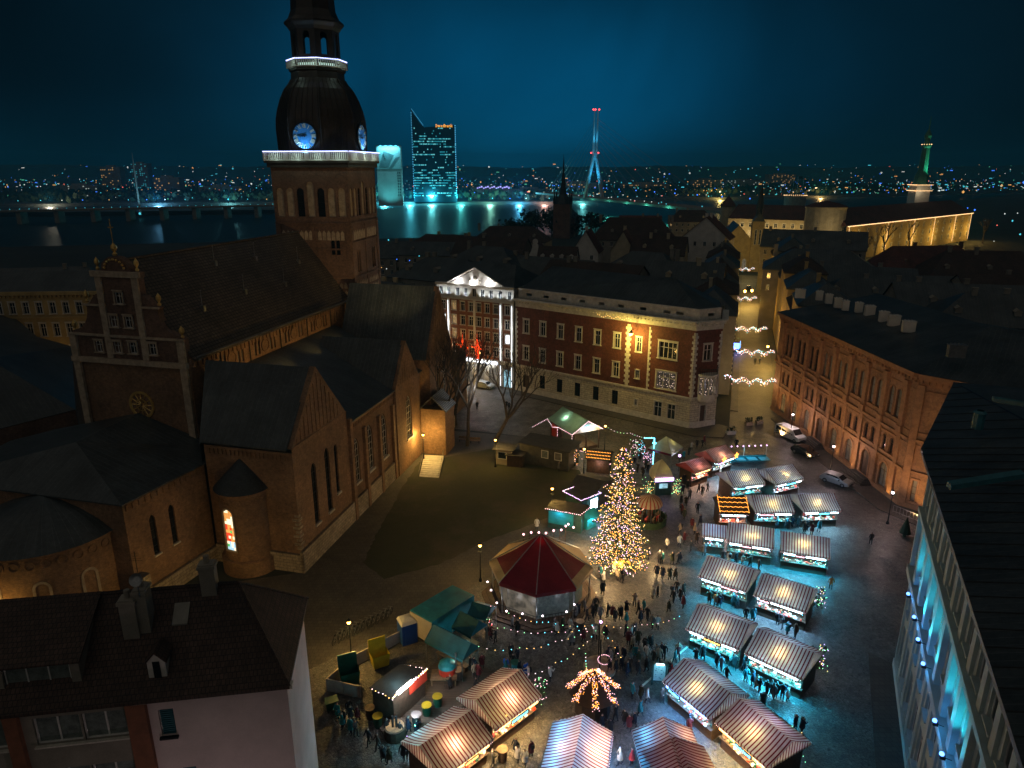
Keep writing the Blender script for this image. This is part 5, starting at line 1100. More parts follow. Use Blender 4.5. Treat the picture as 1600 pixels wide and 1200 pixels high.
so = [(Lw - 1.9, 11.9, 2.5, 1.9, 'r'), (Lw - 4.5, 11.9, 2.5, 1.9, 'r'), (Lw - 8.6, 11.9, 2.7, 1.9, 'r'), (Lw - 1.9, 8.2, 2.5, 1.9, 'r'), (Lw - 4.5, 8.2, 2.5, 1.9, 'r'), (Lw - 8.6, 8.2, 2.7, 1.9, 'r')]
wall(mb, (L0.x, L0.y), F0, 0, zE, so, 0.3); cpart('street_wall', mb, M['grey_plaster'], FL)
for i, o_ in enumerate(so): window(FL, (L0.x, L0.y), F0, o_, trim=0.0, vb=1, hb=0, fr=0.10, sill=0.1, m_glass='curtain_dim', name='strip_window')
mb = MB()
for s in (Lw - 0.6, Lw - 7.1): band(mb, (L0.x, L0.y), F0, 0, zE - 0.02, 0.35, s, s + (1.1 if s > 10 else 0.75))
cpart('rendered_pier', mb, M['brown_panel'], FL)
ridge_z = 18.9
def FP(s, o, z): p = Vector(F0) + fd * s + fn * o; return Vector((p.x, p.y, z))
LF = seg(F0, F1)[4]
mb = MB(); e0, e1, e2, e3 = FP(-15, 0.5, zE), FP(LF + 0.25, 0.5, zE), FP(LF + 0.25, -8.6, zE), FP(-15, -8.6, zE); ra, rb = FP(-15, -4.4, ridge_z), FP(LF - 3.2, -4.4, ridge_z)
mb.poly([e0, e1, rb, ra]); mb.poly([e1, e2, rb]); mb.poly([e2, e3, ra, rb]); mb.poly([e0, e0 - Vector((0, 0, 0.2)), e1 - Vector((0, 0, 0.2)), e1]); mb.poly([e1, e1 - Vector((0, 0, 0.2)), e2 - Vector((0, 0, 0.2)), e2]); mb.poly([e3 - Vector((0, 0, 0.2)), e2 - Vector((0, 0, 0.2)), e1 - Vector((0, 0, 0.2)), e0 - Vector((0, 0, 0.2))])
cpart('roof', mb, M['tile_brown'], FL)
mb = MB(); mb.tube(ra, rb, 0.12, 6); mb.tube(rb, e1, 0.10, 6); mb.tube(rb, e2, 0.1, 6); cpart('ridge_tiles', mb, M['tile_brown'], FL).name = 'ridge_capping'
mb = MB(); d0, d1 = FP(-15, -0.6, 15.4), FP(-3.0, -0.6, 15.4)
wall(mb, (d0.x, d0.y), (d1.x, d1.y), 15.3, 17.0, [(12.0 - 2.3, 15.55, 3.6, 1.25, 'r'), (12.0 - 6.2, 15.55, 3.4, 1.25, 'r'), (12 - 9.8, 15.55, 3.2, 1.25, 'r')], 0.2); g0, g1 = FP(-3.0, -3.6, 17.0), FP(-3.0, -0.6, 17.0)
mb.poly([FP(-3.0, -0.6, 15.2), FP(-3.0, -4.0, 18.2), FP(-3.0, -4.0, 18.5), FP(-3.0, -0.6, 17.0)]); cpart('dormer_wall', mb, M['grey_plaster'], FL)
for s in (9.7, 5.8, 2.2): window(FL, (d0.x, d0.y), (d1.x, d1.y), (s, 15.55, 3.5, 1.25, 'r'), trim=0.0, vb=2, hb=0, fr=0.08, sill=0, m_glass='curtain_dim', name='dormer_window')
mb = MB(); q = [FP(-15, -0.3, 17.0), FP(-2.8, -0.3, 17.0), FP(-2.8, -4.4, 18.95), FP(-15, -4.4, 18.95)]; mb.ext(q, (0, 0, 0.12)); cpart('dormer_roof', mb, M['tile_brown'], FL)
def small_dormer(s, o, z, w=0.9, h=1.35):
 m_ = MB(); q_ = [FP(s - w / 2, o, z), FP(s + w / 2, o, z), FP(s + w / 2, o, z + h * 0.72), FP(s, o, z + h), FP(s - w / 2, o, z + h * 0.72)]
 m_.ext(q_, (-fn * 1.25).to_3d()); dm = cpart('small_dormer', m_, M['white_plaster'], FL); m_ = MB()
 for sg_ in (-1, 1): m_.ext([FP(s + sg_ * (w / 2 + 0.1), o + 0.1, z + h * 0.66), FP(s, o + 0.1, z + h * 1.02), FP(s, o + 0.1, z + h * 1.09), FP(s + sg_ * (w / 2 + 0.1), o + 0.1, z + h * 0.73)], (-fn * 1.5).to_3d())
 m_.build('dormer_roof', M['tile_brown'], dm); m_ = MB(); m_.ext([FP(s - 0.2, o + 0.02, z + 0.12), FP(s + 0.2, o + 0.02, z + 0.12), FP(s + 0.2, o + 0.02, z + h * 0.72), FP(s - 0.2, o + 0.02, z + h * 0.72)], (fn * 0.02).to_3d()); m_.build('pane', M['glass'], dm)
small_dormer(1.2, -0.45, 15.15, 1.0, 1.9)
for nm, s, o, w, dpt, z0, z1 in (('chimney', -0.6, -2.6, 0.9, 0.8, 16.5, 19.6), ('chimney', 0.1, -2.9, 0.7, 1.0, 16.5, 20.1), ('chimney', 3.6, -4.2, 0.9, 0.7, 17.5, 20.6)):
 m_ = MB(); P_ = [FP(s - w / 2, o - dpt / 2, z0), FP(s + w / 2, o - dpt / 2, z0), FP(s + w / 2, o + dpt / 2, z0), FP(s - w / 2, o + dpt / 2, z0)]; m_.ext(P_, (0, 0, z1 - z0)); c_ = sum(P_, Vector()) / 4
 m_.ext([c_ + (p_ - c_) * 1.18 + Vector((0, 0, z1 - z0 - 0.3)) for p_ in P_], (0, 0, 0.2)); m_.tube(c_ + Vector((0, 0, z1 - z0)), c_ + Vector((0, 0, z1 - z0 + 0.5)), 0.18, 8); cpart(nm, m_, M['grey_plaster'], FL)
p = FP(0.2, -2.3, 20.9); m_ = MB(); m_.tube(p - Vector((0, 0, 1.2)), p, 0.03, 5); m_.M = Matrix.Translation(p) @ Matrix.Rotation(rad(60), 4, 'X'); m_.lathe([(0.01, 0.0), (0.2, 0.03), (0.38, 0.12), (0.40, 0.13)], 14); m_.M = None; cpart('satellite_dish', m_, M['metal_grey'], FL)
p = FP(0.2, -2.6, 20.6); m_ = MB(); m_.tube(p, p + Vector((0, 0, 2.0)), 0.025, 4)
for j in range(5): m_.tube(p + Vector((-0.4 + 0.05 * j, 0, 1.4 + 0.12 * j)), p + Vector((0.4 - 0.05 * j, 0, 1.4 + 0.12 * j)), 0.012, 3)
cpart('aerial', m_, M['metal_dark'], FL)
m_ = MB(); m_.ext([FP(1.6, -2.6, 17.35), FP(2.5, -2.6, 17.35), FP(2.5, -3.6, 18.2), FP(1.6, -3.6, 18.2)], (0, 0, 0.1)); cpart('roof_light', m_, M['glass_pale'], FL)
# --- yellow classical building far left, behind the gable
YB = thing('yellow_terrace', 'ochre classical building with two rows of framed windows left of the stepped gable', 'building')
Y0, Y1 = AT(-60, 470, 138), AT(150, 452, 140); y0, y1 = (Y0.x, Y0.y), (Y1.x + 3, Y1.y); LY = seg(y0, y1)[4]; yo = []
for i in range(11):
 x = 1.6 + i * (LY - 3.2) / 10; yo += [(x, 16.2, 1.1, 2.3, 'r'), (x, 11.6, 1.1, 2.6, 'r'), (x, 7.0, 1.1, 2.6, 'r')]
mb = MB(); wall(mb, y0, y1, 0, 20.4, yo, 0.3); wall(mb, y1, (y1[0] - 4, y1[1] + 14), 0, 20.4); cpart('plaster_wall', mb, M['ochre'], YB)
for o_ in yo: window(YB, y0, y1, o_, trim=0.2, vb=1, hb=1, fr=0.08, sill=0.12)
mb = MB(); band(mb, y0, y1, 20.0, 20.7, 0.5, inn=-0.3); band(mb, y0, y1, 15.3, 15.6, 0.2); dentils(mb, y0, y1, 19.5, 20.0, 0.35, 0.8, 0.35); cpart('cornice', mb, M['ochre'], YB)
mb = MB(); u_ = Vector((-4, 14, 0)); a, b = Vector((*y0, 20.7)), Vector((*y1, 20.7)); mb.poly([a, b, b + u_ / 2 + Vector((0, 0, 3)), a + u_ / 2 + Vector((0, 0, 3))]); mb.poly([b, b + u_, b + u_ / 2 + Vector((0, 0, 3))]); mb.poly([a + u_, b + u_, b + u_ / 2 + Vector((0, 0, 3)), a + u_ / 2 + Vector((0, 0, 3))]); cpart('roof', mb, M['seam_roof'], YB)
lamp('street_glow', 'POINT', (Y0.x + 8, Y0.y - 7, 7), 700, (1.0, 0.62, 0.2), 0.4, YB); lamp('street_glow', 'POINT', (Y1.x - 6, Y1.y - 7, 7), 700, (1.0, 0.62, 0.2), 0.4, YB)
t = thing('cloister_wing', 'dark low cloister roof at the left edge below the ochre building', 'building', (0, 0, 0)); q = [G(-90, 400, 18), G(58, 526, 14.5), G(112, 541, 13), G(118, 640, 11), G(-120, 700, 11)]; mb = MB(); ap_ = G(-20, 560, 18.5)
for i in range(5): mb.poly([q[i], q[(i + 1) % 5], ap_])
mb.build('roof', M['seam_roof'], t); mb = MB(); z_ = Vector((0, 0, 0.1))
for i in range(5): a, b = q[i], q[(i + 1) % 5]; mb.poly([a - z_, b - z_, Vector((b.x, b.y, 0)), Vector((a.x, a.y, 0))])
mb.build('wall', M['brick_brown'], t)
lantern((-17.5, 27.5, 0), 'added unseen amber-white street lamp below the picture edge, brightening the pinkish wall', (1.0, 0.72, 0.72), False, 5.0, 420, 'street lamps round the square')  # unseen lamp post added to brighten the plaster wall
# ---------------------------------------------------------------- roofs of the old town, castle, bridge, far bank
def house(name, label, cat, c, w, d, rz, ze, zr, wallm='grey_plaster', roofm='tile_roof', group=None, floors=2, win=True, chim=1, axis='x', front=True, lit=0.0, z0w=0, wside=None, dorm=0, gable=True):
 t = thing(name, label, cat, (c[0], c[1], 0), rz, group)
 mb = MB(); x0, x1, y0, y1 = -w / 2, w / 2, -d / 2, d / 2; fo = []; so = []
 if win:
  nx = max(1, int(w / 3.2)); ny = max(1, int(d / 3.4))
  for f in range(floors):
   z = ze - 2.6 - f * 3.2
   if z < 0.5: break
   for i in range(nx): fo.append((w * (i + 0.5) / nx, z, 1.0, 1.6, 'r'))
   if wside is not False:
    for i in range(ny): so.append((d * (i + 0.5) / ny, z, 1.0, 1.6, 'r'))
 wall(mb, (x0, y0), (x1, y0), 0, ze, fo, 0.25); wall(mb, (x1, y0), (x1, y1), 0, ze, so, 0.25); wall(mb, (x1, y1), (x0, y1), 0, ze); wall(mb, (x0, y1), (x0, y0), 0, ze, so, 0.25)
 gops = None
 if gable:
  if axis == 'x':
   for x, sg_ in ((x0, 1), (x1, -1)): mb.ext([(x, y0, ze), (x, y1, ze), (x, 0, zr)], (0.3 * sg_, 0, 0))
  else:
   for y, sg_ in ((y0, 1), (y1, -1)): mb.ext([(x0, y, ze), (x1, y, ze), (0, y, zr)], (0, 0.3 * sg_, 0))
 mb.build('wall', M[wallm], t)
 for o_ in fo: window(t, (x0, y0), (x1, y0), o_, trim=0.0, vb=1, hb=0, fr=0.07, sill=0.1, m_glass='lit_warm' if R.random() < lit else 'glass')
 for o_ in so:
  window(t, (x1, y0), (x1, y1), o_, trim=0.0, vb=1, hb=0, fr=0.07, sill=0.1, m_glass='lit_warm' if R.random() < lit else 'glass')
  if c[0] > 0: window(t, (x0, y1), (x0, y0), o_, trim=0.0, vb=1, hb=0, fr=0.07, sill=0.1, m_glass='lit_warm' if R.random() < lit else 'glass')
 mb = MB(); hp = 0 if gable else min(w, d) / 2 * 0.9
 gable_roof(mb, x0, x1, y0, y1, ze, zr, axis, 0.3, hip0=hp, hip1=hp); rf = mb.build('roof', M[roofm], t)
 for i in range(chim):
  mb = MB(); cx = R.uniform(x0 + 1, x1 - 1) if axis == 'x' else R.uniform(-1, 1); cy_ = R.uniform(-1, 1) if axis == 'x' else R.uniform(y0 + 1, y1 - 1)
  mb.box(cx - 0.5, cx + 0.5, cy_ - 0.35, cy_ + 0.35, zr - 2.2, zr + 1.1); mb.box(cx - 0.58, cx + 0.58, cy_ - 0.43, cy_ + 0.43, zr + 1.1, zr + 1.25); mb.build('chimney', M[wallm], rf)
 for i in range(dorm):
  s = (i + 0.5) / dorm; mb = MB()
  if axis == 'x':
   X = x0 + w * s; yy = y0 + d * 0.16; zz = ze + (zr - ze) * 0.32
   mb.box(X - 0.6, X + 0.6, yy, yy + 2.0, zz - 0.4, zz + 1.0); mb.ext([(X - 0.75, yy - 0.1, zz + 1.0), (X + 0.75, yy - 0.1, zz + 1.0), (X, yy - 0.1, zz + 1.5)], (0, 2.6, 0))
  else:
   Y = y0 + d * s; xx = x0 + w * 0.16; zz = ze + (zr - ze) * 0.32
   mb.box(xx, xx + 2.0, Y - 0.6, Y + 0.6, zz - 0.4, zz + 1.0)
  mb.build('dormer', M[wallm], t)
 return t
def at_px(px, py, z): p = G(px, py, z); return (p.x, p.y)
house('gabled_house', 'pale gabled house with round window in its pointed gable and red roof', 'house', at_px(918, 400, 15), 9, 13, rad(-14), 17, 24, 'white_plaster', 'tile_roof', axis='y', floors=1)
p = at_px(918, 400, 15)
house('long_house', 'low pale house with small dark windows left of the pointed gable', 'house', at_px(872, 413, 15), 12, 11, rad(-12), 15.5, 20.5, 'white_plaster', 'tile_brown', floors=1, chim=0, dorm=4)
house('gabled_house', 'blank pale gable wall with red roof right of the round-window gable', 'house', at_px(975, 398, 15), 8, 13, rad(-14), 17, 23.5, 'cream', 'tile_roof', axis='y', win=False)
house('gabled_house', 'tall pale gable with one dark square opening near the street', 'house', at_px(1105, 388, 16), 17, 14, rad(-24), 20, 27.5, 'white_plaster', 'tile_roof', axis='y', floors=1, chim=2)
t = house('storehouse', 'dark brown roofed storehouse with chimneys before the river', 'house', at_px(990, 372, 17), 34, 16, rad(-10), 17, 25, 'grey_plaster', 'tile_brown', floors=1, chim=3, gable=False, dorm=2)
t = thing('baroque_gable_house', 'small house with curved white baroque gable topped by a knob', 'house', (*at_px(836, 405, 14), 0), rad(-10))
mb = MB(); pr = [(-4.2, 14), (4.2, 14)]
for i in range(7): u_ = i / 6; pr.append((4.2 - 3.2 * math.sin(u_ * math.pi / 2), 14.4 + 4.6 * (1 - math.cos(u_ * math.pi / 2))))
for i in range(5): w = rad(-50 + 280 * i / 4 * 0.5); pr.append((0.95 * math.cos(w) , 20.0 + 0.95 * math.sin(w)))
pr2 = pr + [(-x, z) for x, z in pr[::-1][:-2] if x > 0.05]
mb.ext([(x, 0, z) for x, z in pr2], (0, 0.5, 0)); mb.box(-4.2, 4.2, 0, 0.5, 0, 14); mb.build('curved_gable', M['white_plaster'], t)
mb = MB(); gable_roof(mb, -4.0, 4.0, 0.5, 12, 14, 19, 'y', 0.1); mb.build('roof', M['tile_roof'], t); mb = MB(); mb.box(-4, 4, 0.5, 12, 0, 14); mb.build('wall', M['grey_plaster'], t)
spec = [ # px, py (eave centre), w, d, rz, ze, zr, wall, roof, gable, label
 (640, 470, 20, 12, -30, 13, 17, 'cream', 'seam_roof', True, 'low house with lit pale end wall behind the transept'),
 (700, 432, 26, 16, -30, 18, 22.5, 'grey_plaster', 'seam_roof', False, 'broad dark roofed block behind the floodlit pediment'),
 (765, 415, 24, 18, -28, 19, 24, 'grey_plaster', 'seam_roof', False, 'dark roofed block with skylights above the white cornice'),
 (650, 395, 40, 16, -8, 14, 18, 'grey_plaster', 'seam_roof', True, 'long low dark roof beside the small blue lights'),
 (700, 383, 30, 14, -16, 15, 19, 'ochre', 'tile_brown', False, 'yellowish long house with low roof near the river'),
 (770, 395, 26, 16, -18, 15, 20.5, 'grey_plaster', 'tile_brown', True, 'brown roofed house behind the skylight roof'),
 (800, 375, 34, 16, -14, 13, 19, 'grey_plaster', 'tile_brown', False, 'brown hipped house by the dark riverside trees'),
 (855, 430, 26, 14, -32, 17.5, 22, 'grey_plaster', 'seam_roof', True, 'dark metal roof just behind the long white cornice'),
 (930, 440, 24, 15, -32, 18, 22.5, 'grey_plaster', 'tile_brown', True, 'brown roof behind the sodium lamp facade'),
 (1010, 425, 22, 16, -32, 18.5, 23.5, 'grey_plaster', 'seam_roof', False, 'flat hipped roof with skylight strip in the middle of the block'),
 (1075, 440, 16, 16, -20, 18.5, 23, 'cream', 'seam_roof', True, 'dark roof with pale chimneys beside the narrow street'),
 (1030, 395, 18, 12, -20, 16.5, 22, 'cream', 'tile_brown', True, 'house with two pale gable ends in the middle of the block'),
 (1000, 352, 22, 13, -8, 15, 20, 'grey_plaster', 'tile_roof', True, 'red roof low before the river left of the castle'),
 (1080, 345, 26, 14, -12, 15, 21, 'grey_plaster', 'tile_brown', False, 'dark hipped roof before the castle turret'),
 (560, 400, 30, 14, 0, 13, 17, 'grey_plaster', 'seam_roof', True, 'dark roof hidden behind the church tower'),
 (1280, 418, 30, 18, -20, 17, 22, 'grey_plaster', 'seam_roof', False, 'dark block with rows of roof windows'),
 (1270, 385, 34, 16, -24, 17.5, 23, 'grey_plaster', 'seam_roof', True, 'dark roofed block just below the round castle tower'),
 (1330, 440, 30, 16, -20, 15, 19, 'grey_plaster', 'seam_roof', True, 'low dark roof with small cyan skylight'),
 (1360, 462, 26, 14, -14, 14, 18, 'grey_plaster', 'seam_roof', False, 'low dark roof behind the row of white chimneys'),
 (1440, 455, 26, 12, -12, 13, 17, 'ochre', 'seam_roof', True, 'low house with one faintly lit ochre wall strip'),
 (1440, 420, 34, 14, 6, 14, 21, 'brick_brown', 'tile_roof', False, 'dark red roofed house before the lit castle wing'),
 (1530, 430, 34, 16, -8, 14, 21, 'grey_plaster', 'tile_brown', False, 'dark hipped house right of the castle trees'),
 (1500, 480, 28, 16, -14, 15, 20, 'grey_plaster', 'seam_roof', True, 'dark roof above the right end of the orange palace'),
 (1575, 500, 30, 16, -20, 15, 20, 'grey_plaster', 'seam_roof', False, 'dark roof at the right edge above the orange palace'),
 (1570, 460, 26, 14, 0, 13, 18, 'grey_plaster', 'tile_brown', True, 'brown roofed house at the right edge below the trees'),
 (60, 440, 40, 14, 12, 12, 16, 'grey_plaster', 'seam_roof', False, 'dark roof behind the ochre building at the far left'),
 (330, 425, 40, 16, 10, 12, 17, 'grey_plaster', 'seam_roof', True, 'dark riverside roof hidden behind the nave roof'),
]
for (px, py, w, d, rz, ze, zr, wm, rm, gb, lab) in spec:
 house('town_house', lab, 'house', at_px(px, py, ze), w, d, rad(rz), ze, zr, wm, rm, gable=gb, floors=2, chim=2, dorm=R.choice([0, 2, 3]), lit=0.03, wside=None if px > 1100 else False)
k = 0
for side, s_list in ((-1, [(12, 15), (28, 14), (43, 16), (60, 17), (78, 17), (97, 18), (116, 18)]), (1, [(9, 14), (24, 14), (39, 14), (54, 15), (70, 16), (87, 17), (105, 18), (124, 18)])):
 for (s, ln) in s_list:
  p = SP(s + ln / 2, side * (5.2 + 5.0)); lab = ('left' if side < 0 else 'right') + ' side house of the narrow street, number %d' % (k + 1)
  nth = ['nearest', 'second', 'third', 'fourth', 'fifth', 'sixth', 'seventh', 'farthest'][s_list.index((s, ln))]
  if (s, ln) == s_list[-1]: nth = 'farthest'
  lab = '%s house from the square on the %s side of the narrow festive street' % (nth, 'left' if side < 0 else 'right')
  house('street_house', lab, 'house', (p.x, p.y), ln - 0.3, 9.6, math.atan2(SD.y, SD.x) , 16.5 + 2.0 * math.sin(k * 2.1) + (1.5 if side > 0 else 0), 20.5 + 2.0 * math.sin(k * 2.1) + (1 if side > 0 else 0), R.choice(['ochre', 'cream', 'grey_plaster', 'ochre']), 'seam_roof' if k % 2 else 'tile_brown', floors=4 if k < 20 else 2, chim=1, lit=0.04, axis='x', gable=False) if side > 0 else house('street_house', lab, 'house', (p.x, p.y), ln - 0.3, 9.6, math.atan2(SD.y, SD.x) + math.pi * 0, 16.5 + 1.5 * math.sin(k * 1.7), 20.5, R.choice(['ochre', 'cream', 'grey_plaster']), 'tile_brown' if k % 2 else 'seam_roof', floors=4, chim=1, lit=0.04, gable=False, wside=False)
  k += 1
p = at_px(1160, 415, 0); YC = thing('yellow_church', 'yellow lit neo-gothic church front with octagonal turret at the end of the street', 'church', (84.0 * 1.0 + 18, 318, 0), rad(-12))
mb = MB(); wall(mb, (-8, 0), (5, 0), 0, 13, [(3, 0.3, 2.2, 4.5, 'p'), (10, 1, 1.6, 4.5, 'p')], 0.5); mb.ext([(-8, 0, 13), (5, 0, 13), (-1.5, 0, 20)], (0, 0.8, 0)); mb.box(-8, 5, 0.8, 30, 0, 13); mb.box(-10.5, -6.5, -3, 0, 0, 7.5)
wall(mb, (4, -2), (9, -2), 0, 22, [(1.6, 12, 0.7, 6.5, 'p'), (3.4, 12, 0.7, 6.5, 'p')], 0.4); mb.box(4, 9, -1.5, 3, 0, 22); mb.build('wall', M['ochre'], YC)
mb = MB(); mb.ext([(4, -2.2, 22), (9, -2.2, 22), (6.5, -2.2, 26)], (0, 5, 0)); gable_roof(mb, -8, 5, 0.8, 30, 13, 20, 'y', 0.2); mb.lathe([(2.7, 7.5), (2.6, 8), (0.1, 9.4)], 4, 0, (-8.5, -1.5, 0), rad(45)); mb.build('roof', M['seam_roof'], YC)
mb = MB(); mb.lathe([(1.3, 22), (1.3, 27), (1.7, 27.5), (0.05, 38)], 8, 0, (6.5, 0, 0)); mb.build('turret_spire', M['slate'], YC)
for o_ in [(3, 0.3, 2.2, 4.5, 'p'), (10, 1, 1.6, 4.5, 'p')]: window(YC, (-8, 0), (5, 0), o_, trim=0.2, vb=1, hb=1, m_glass='lit_dim')
for o_ in [(1.6, 12, 0.7, 6.5, 'p'), (3.4, 12, 0.7, 6.5, 'p')]: window(YC, (4, -2), (9, -2), o_, trim=0.15, vb=0, hb=3)
def garland_mesh(n, L, sag, waves, wid, mats_n):
 mb = MB(); r_ = random.Random(n)
 for i in range(n):
  t = i / (n - 1); x = -L / 2 + L * t; z = -sag * math.sin(math.pi * t) + 0.35 * math.sin(t * math.pi * waves)
  for _ in range(3): mb.octa((x + r_.uniform(-0.2, 0.2), r_.uniform(-wid, wid), z - abs(r_.gauss(0, 0.35))), 0.062, r_.randrange(mats_n))
 return mb
gm = [M['bulb_white'], M['bulb_pink'], M['bulb_warm'], M['bulb_cyan']]
gme = garland_mesh(60, 9.2, 0.4, 7, 0.15, 4).mesh('light_garland', gm)
nthg = ['nearest', 'second nearest', 'middle', 'second farthest', 'farthest']
for i, (px, py) in enumerate([(1172, 590), (1175, 546), (1168, 510), (1158, 463), (1160, 418)]):
 p = G(px, py, 6.2); o = place('light_garland', gme, None, p, math.atan2(-SN.y, -SN.x) + math.pi)
 tag(o, 'garland of coloured bulbs hung across the narrow street, %s of the five' % nthg[i], 'light garland', 'light garlands across the street')
 [lamp('garland_light', 'POINT', (p.x + SN.x * k_, p.y + SN.y * k_, p.z - 0.6), 130, (1.0, 0.72, 0.32), 0.6) for k_ in (-2.4, 2.4)]
for i, (px, py, z, e) in enumerate([(1200, 541, 5.0, 900), (1142, 455, 5, 800), (1164, 455, 5.0, 800), (1175, 454, 5, 800)]):
 p = G(px, py, z); t = thing('wall_lantern', ['amber lantern on the right wall of the narrow street above the second garland', 'amber lantern left of the church porch at the street end', 'amber lantern in the middle by the church at the street end', 'amber lantern right of the church door at the street end'][i], 'lamp', p, 0)
 mb = MB(); mb.ball((0, 0, 0), 0.28 if i == 0 else 0.45); mb.build('lamp_globe', M['lamp_amber'], t); mb = MB(); mb.tube((0, 0, 0.3), (0.9, -0.2, 0.6), 0.05, 5); mb.lathe([(0.3, 0.2), (0.05, 0.5)], 8); mb.build('bracket', M['metal_dark'], t)
 lamp('sodium_light', 'POINT', (0, -0.2, -0.75), e, (1.0, 0.62, 0.14), 0.3, t)
for s in (20, 50, 80, 110, 140): lamp('street_ambience', 'POINT', SP(s, 0, 7.0), 420, (1.0, 0.56, 0.11), 0.5)
p = G(1150, 548, 0); t = thing('blue_lit_stand', 'small blue glowing stand at the left kerb of the narrow street', 'stand', p, math.atan2(SD.y, SD.x)); mb = MB(); mb.box(-1.4, 1.4, -0.8, 0.8, 0, 2.2); mb.build('stand_body', M['metal_dark'], t); mb = MB(); mb.box(-1.3, 1.3, -0.9, -0.82, 1.0, 2.3); mb.box(-1.5, -1.42, -0.7, 0.7, 0.8, 2.3); mb.build('blue_panel', M['bulb_blue'], t); lamp('blue_stand_light', 'POINT', (-2, -1, 1.8), 60, (0.1, 0.15, 1), 0.2, t)
for q_ in ((88, 300, 9), (100, 298, 9)): lamp('church_front_light', 'POINT', q_, 1300, (1.0, 0.72, 0.25), 0.5, YC).location = YC.matrix_basis.inverted() @ Vector(q_)
# ---- castle
CA = thing('castle', 'yellow riverside castle with red roofs, round tower and light-strung walls', 'castle')
c0, c1 = G(1323, 354, 17), G(1519, 333, 17); c0 = (c0.x, c0.y); c1 = (c1.x, c1.y); Lc = seg(c0, c1)[4]
co = []
n = 17
for i in range(n):
 x = 4 + i * (Lc - 8) / (n - 1)
 for z in (12.6, 8.0, 3.4): co.append((x, z, 1.6, 2.3, 'r'))
mb = MB(); wall(mb, c0, c1, -1, 17, co, 0.4); cb = Vector(c0) - seg(c0, c1)[3] * 18; cbb = Vector(c1) - seg(c0, c1)[3] * 18; wall(mb, c1, (cbb.x, cbb.y), 0, 17); cpart('wall', mb, M['ochre'], CA)
for o_ in co: window(CA, c0, c1, o_, trim=0.3, vb=1, hb=1, fr=0.12, sill=0.15, m_trim='stone', m_glass='lit_dim' if R.random() < 0.06 else 'glass')
def hiproof(a, b, depth, ze, zr, mat, parent, hip=8, hip2=None):
 a, b, d, n_, L = seg(a, b); P = [a + n_ * 0.6, b + n_ * 0.6, b - n_ * depth, a - n_ * depth]; q = [Vector((p.x, p.y, ze)) for p in P]; hip2 = hip if hip2 is None else hip2
 m1 = a - n_ * depth / 2 + d * hip; m2_ = b - n_ * depth / 2 - d * hip2; r0 = Vector((m1.x, m1.y, zr)); r1 = Vector((m2_.x, m2_.y, zr)); m_ = MB()
 for f in ([q[0], q[1], r1, r0], [q[1], q[2], r1], [q[2], q[3], r0, r1], [q[3], q[0], r0]): m_.poly(f)
 return cpart('roof', m_, M[mat], parent)
hiproof(c0, c1, 20, 17, 25, 'tile_roof', CA, 4, 10)
w0, w1 = G(1138, 341, 17), G(1264, 345, 17); w0 = (w0.x, w0.y); w1 = (w1.x, w1.y); Lw_ = seg(w0, w1)[4]; wo = [(3.5 + i * (Lw_ - 7) / 8, z, 1.6, 2.3, 'r') for i in range(9) for z in (12.6, 8.0)]
mb = MB(); wall(mb, w0, w1, 0, 17, wo, 0.4); cpart('wall', mb, M['cream'], CA); hiproof(w0, w1, 18, 17, 24.5, 'tile_roof', CA, 3, 3)
for o_ in wo: window(CA, w0, w1, o_, trim=0.3, vb=1, hb=1, fr=0.12, sill=0.15, m_glass='lit_warm' if R.random() < 0.1 else 'glass')
tcx = G(1293, 320, 27.0); mb = MB(); tc_ = (157, 362); mb.lathe([(9.6, -1), (9.6, 25), (9.9, 25.4), (9.9, 26)], 20, 0, (*tc_, 0)); rt = cpart('round_tower', mb, M['cream'], CA)
mb = MB(); mb.lathe([(10.3, 26), (6, 27.6), (0.1, 28.8)], 20, 0, (*tc_, 0)); mb.build('tower_roof', M['tile_roof'], rt)
for w in (225, 262, 300):
 for z in (17.5,) + ((9,) if w != 262 else ()):
  d_ = Vector((math.cos(rad(w)), math.sin(rad(w)))); t_ = Vector((-d_.y, d_.x)); p_ = Vector(tc_) + d_ * 9.62; window(rt, (p_.x - t_.x * 2, p_.y - t_.y * 2), (p_.x + t_.x * 2, p_.y + t_.y * 2), (2, z, 1.3, 2.4, 'a'), trim=0.15, vb=0, hb=0, sill=0.1, name='arched_window')
tr = G(1137, 330, 20); mb = MB(); mb.lathe([(4.2, 0), (4.2, 22.5), (4.6, 23)], 14, 0, (tr.x, tr.y, 0)); t2 = cpart('corner_turret', mb, M['cream'], CA); mb = MB(); mb.lathe([(4.9, 23), (2.5, 26), (0.1, 29)], 14, 0, (tr.x, tr.y, 0)); mb.build('turret_roof', M['tile_roof'], t2)
sp_ = Vector((250, 448, 0)); mb = MB(); mb.box(sp_.x - 4.3, sp_.x + 4.3, sp_.y - 4.3, sp_.y + 4.3, 0, 34.5); st = cpart('spire_base', mb, M['white_plaster'], CA)
mb = MB(); mb.lathe([(4.6, 34.5), (4.0, 35.5), (3.9, 39.5), (2.7, 42.5), (2.1, 56), (2.8, 57), (2.8, 57.8), (1.6, 58.2), (1.5, 61), (2.1, 63), (1.1, 65.3), (0.35, 66.8), (0.14, 74)], 10, 0, sp_); mb.build('spire', M['copper_green'], st)
mb = MB()
def dotline(m_, a, b, step, r):
 a = Vector(a); b = Vector(b); n_ = max(2, int((b - a).length / step))
 for i in range(n_ + 1): m_.octa(a.lerp(b, i / n_), r)
nC = seg(c0, c1)[3] * 0.7; A_, B_ = Vector((c0[0] + nC.x, c0[1] + nC.y, 17)), Vector((c1[0] + nC.x, c1[1] + nC.y, 17)); dotline(mb, A_, B_, 0.55, 0.24)
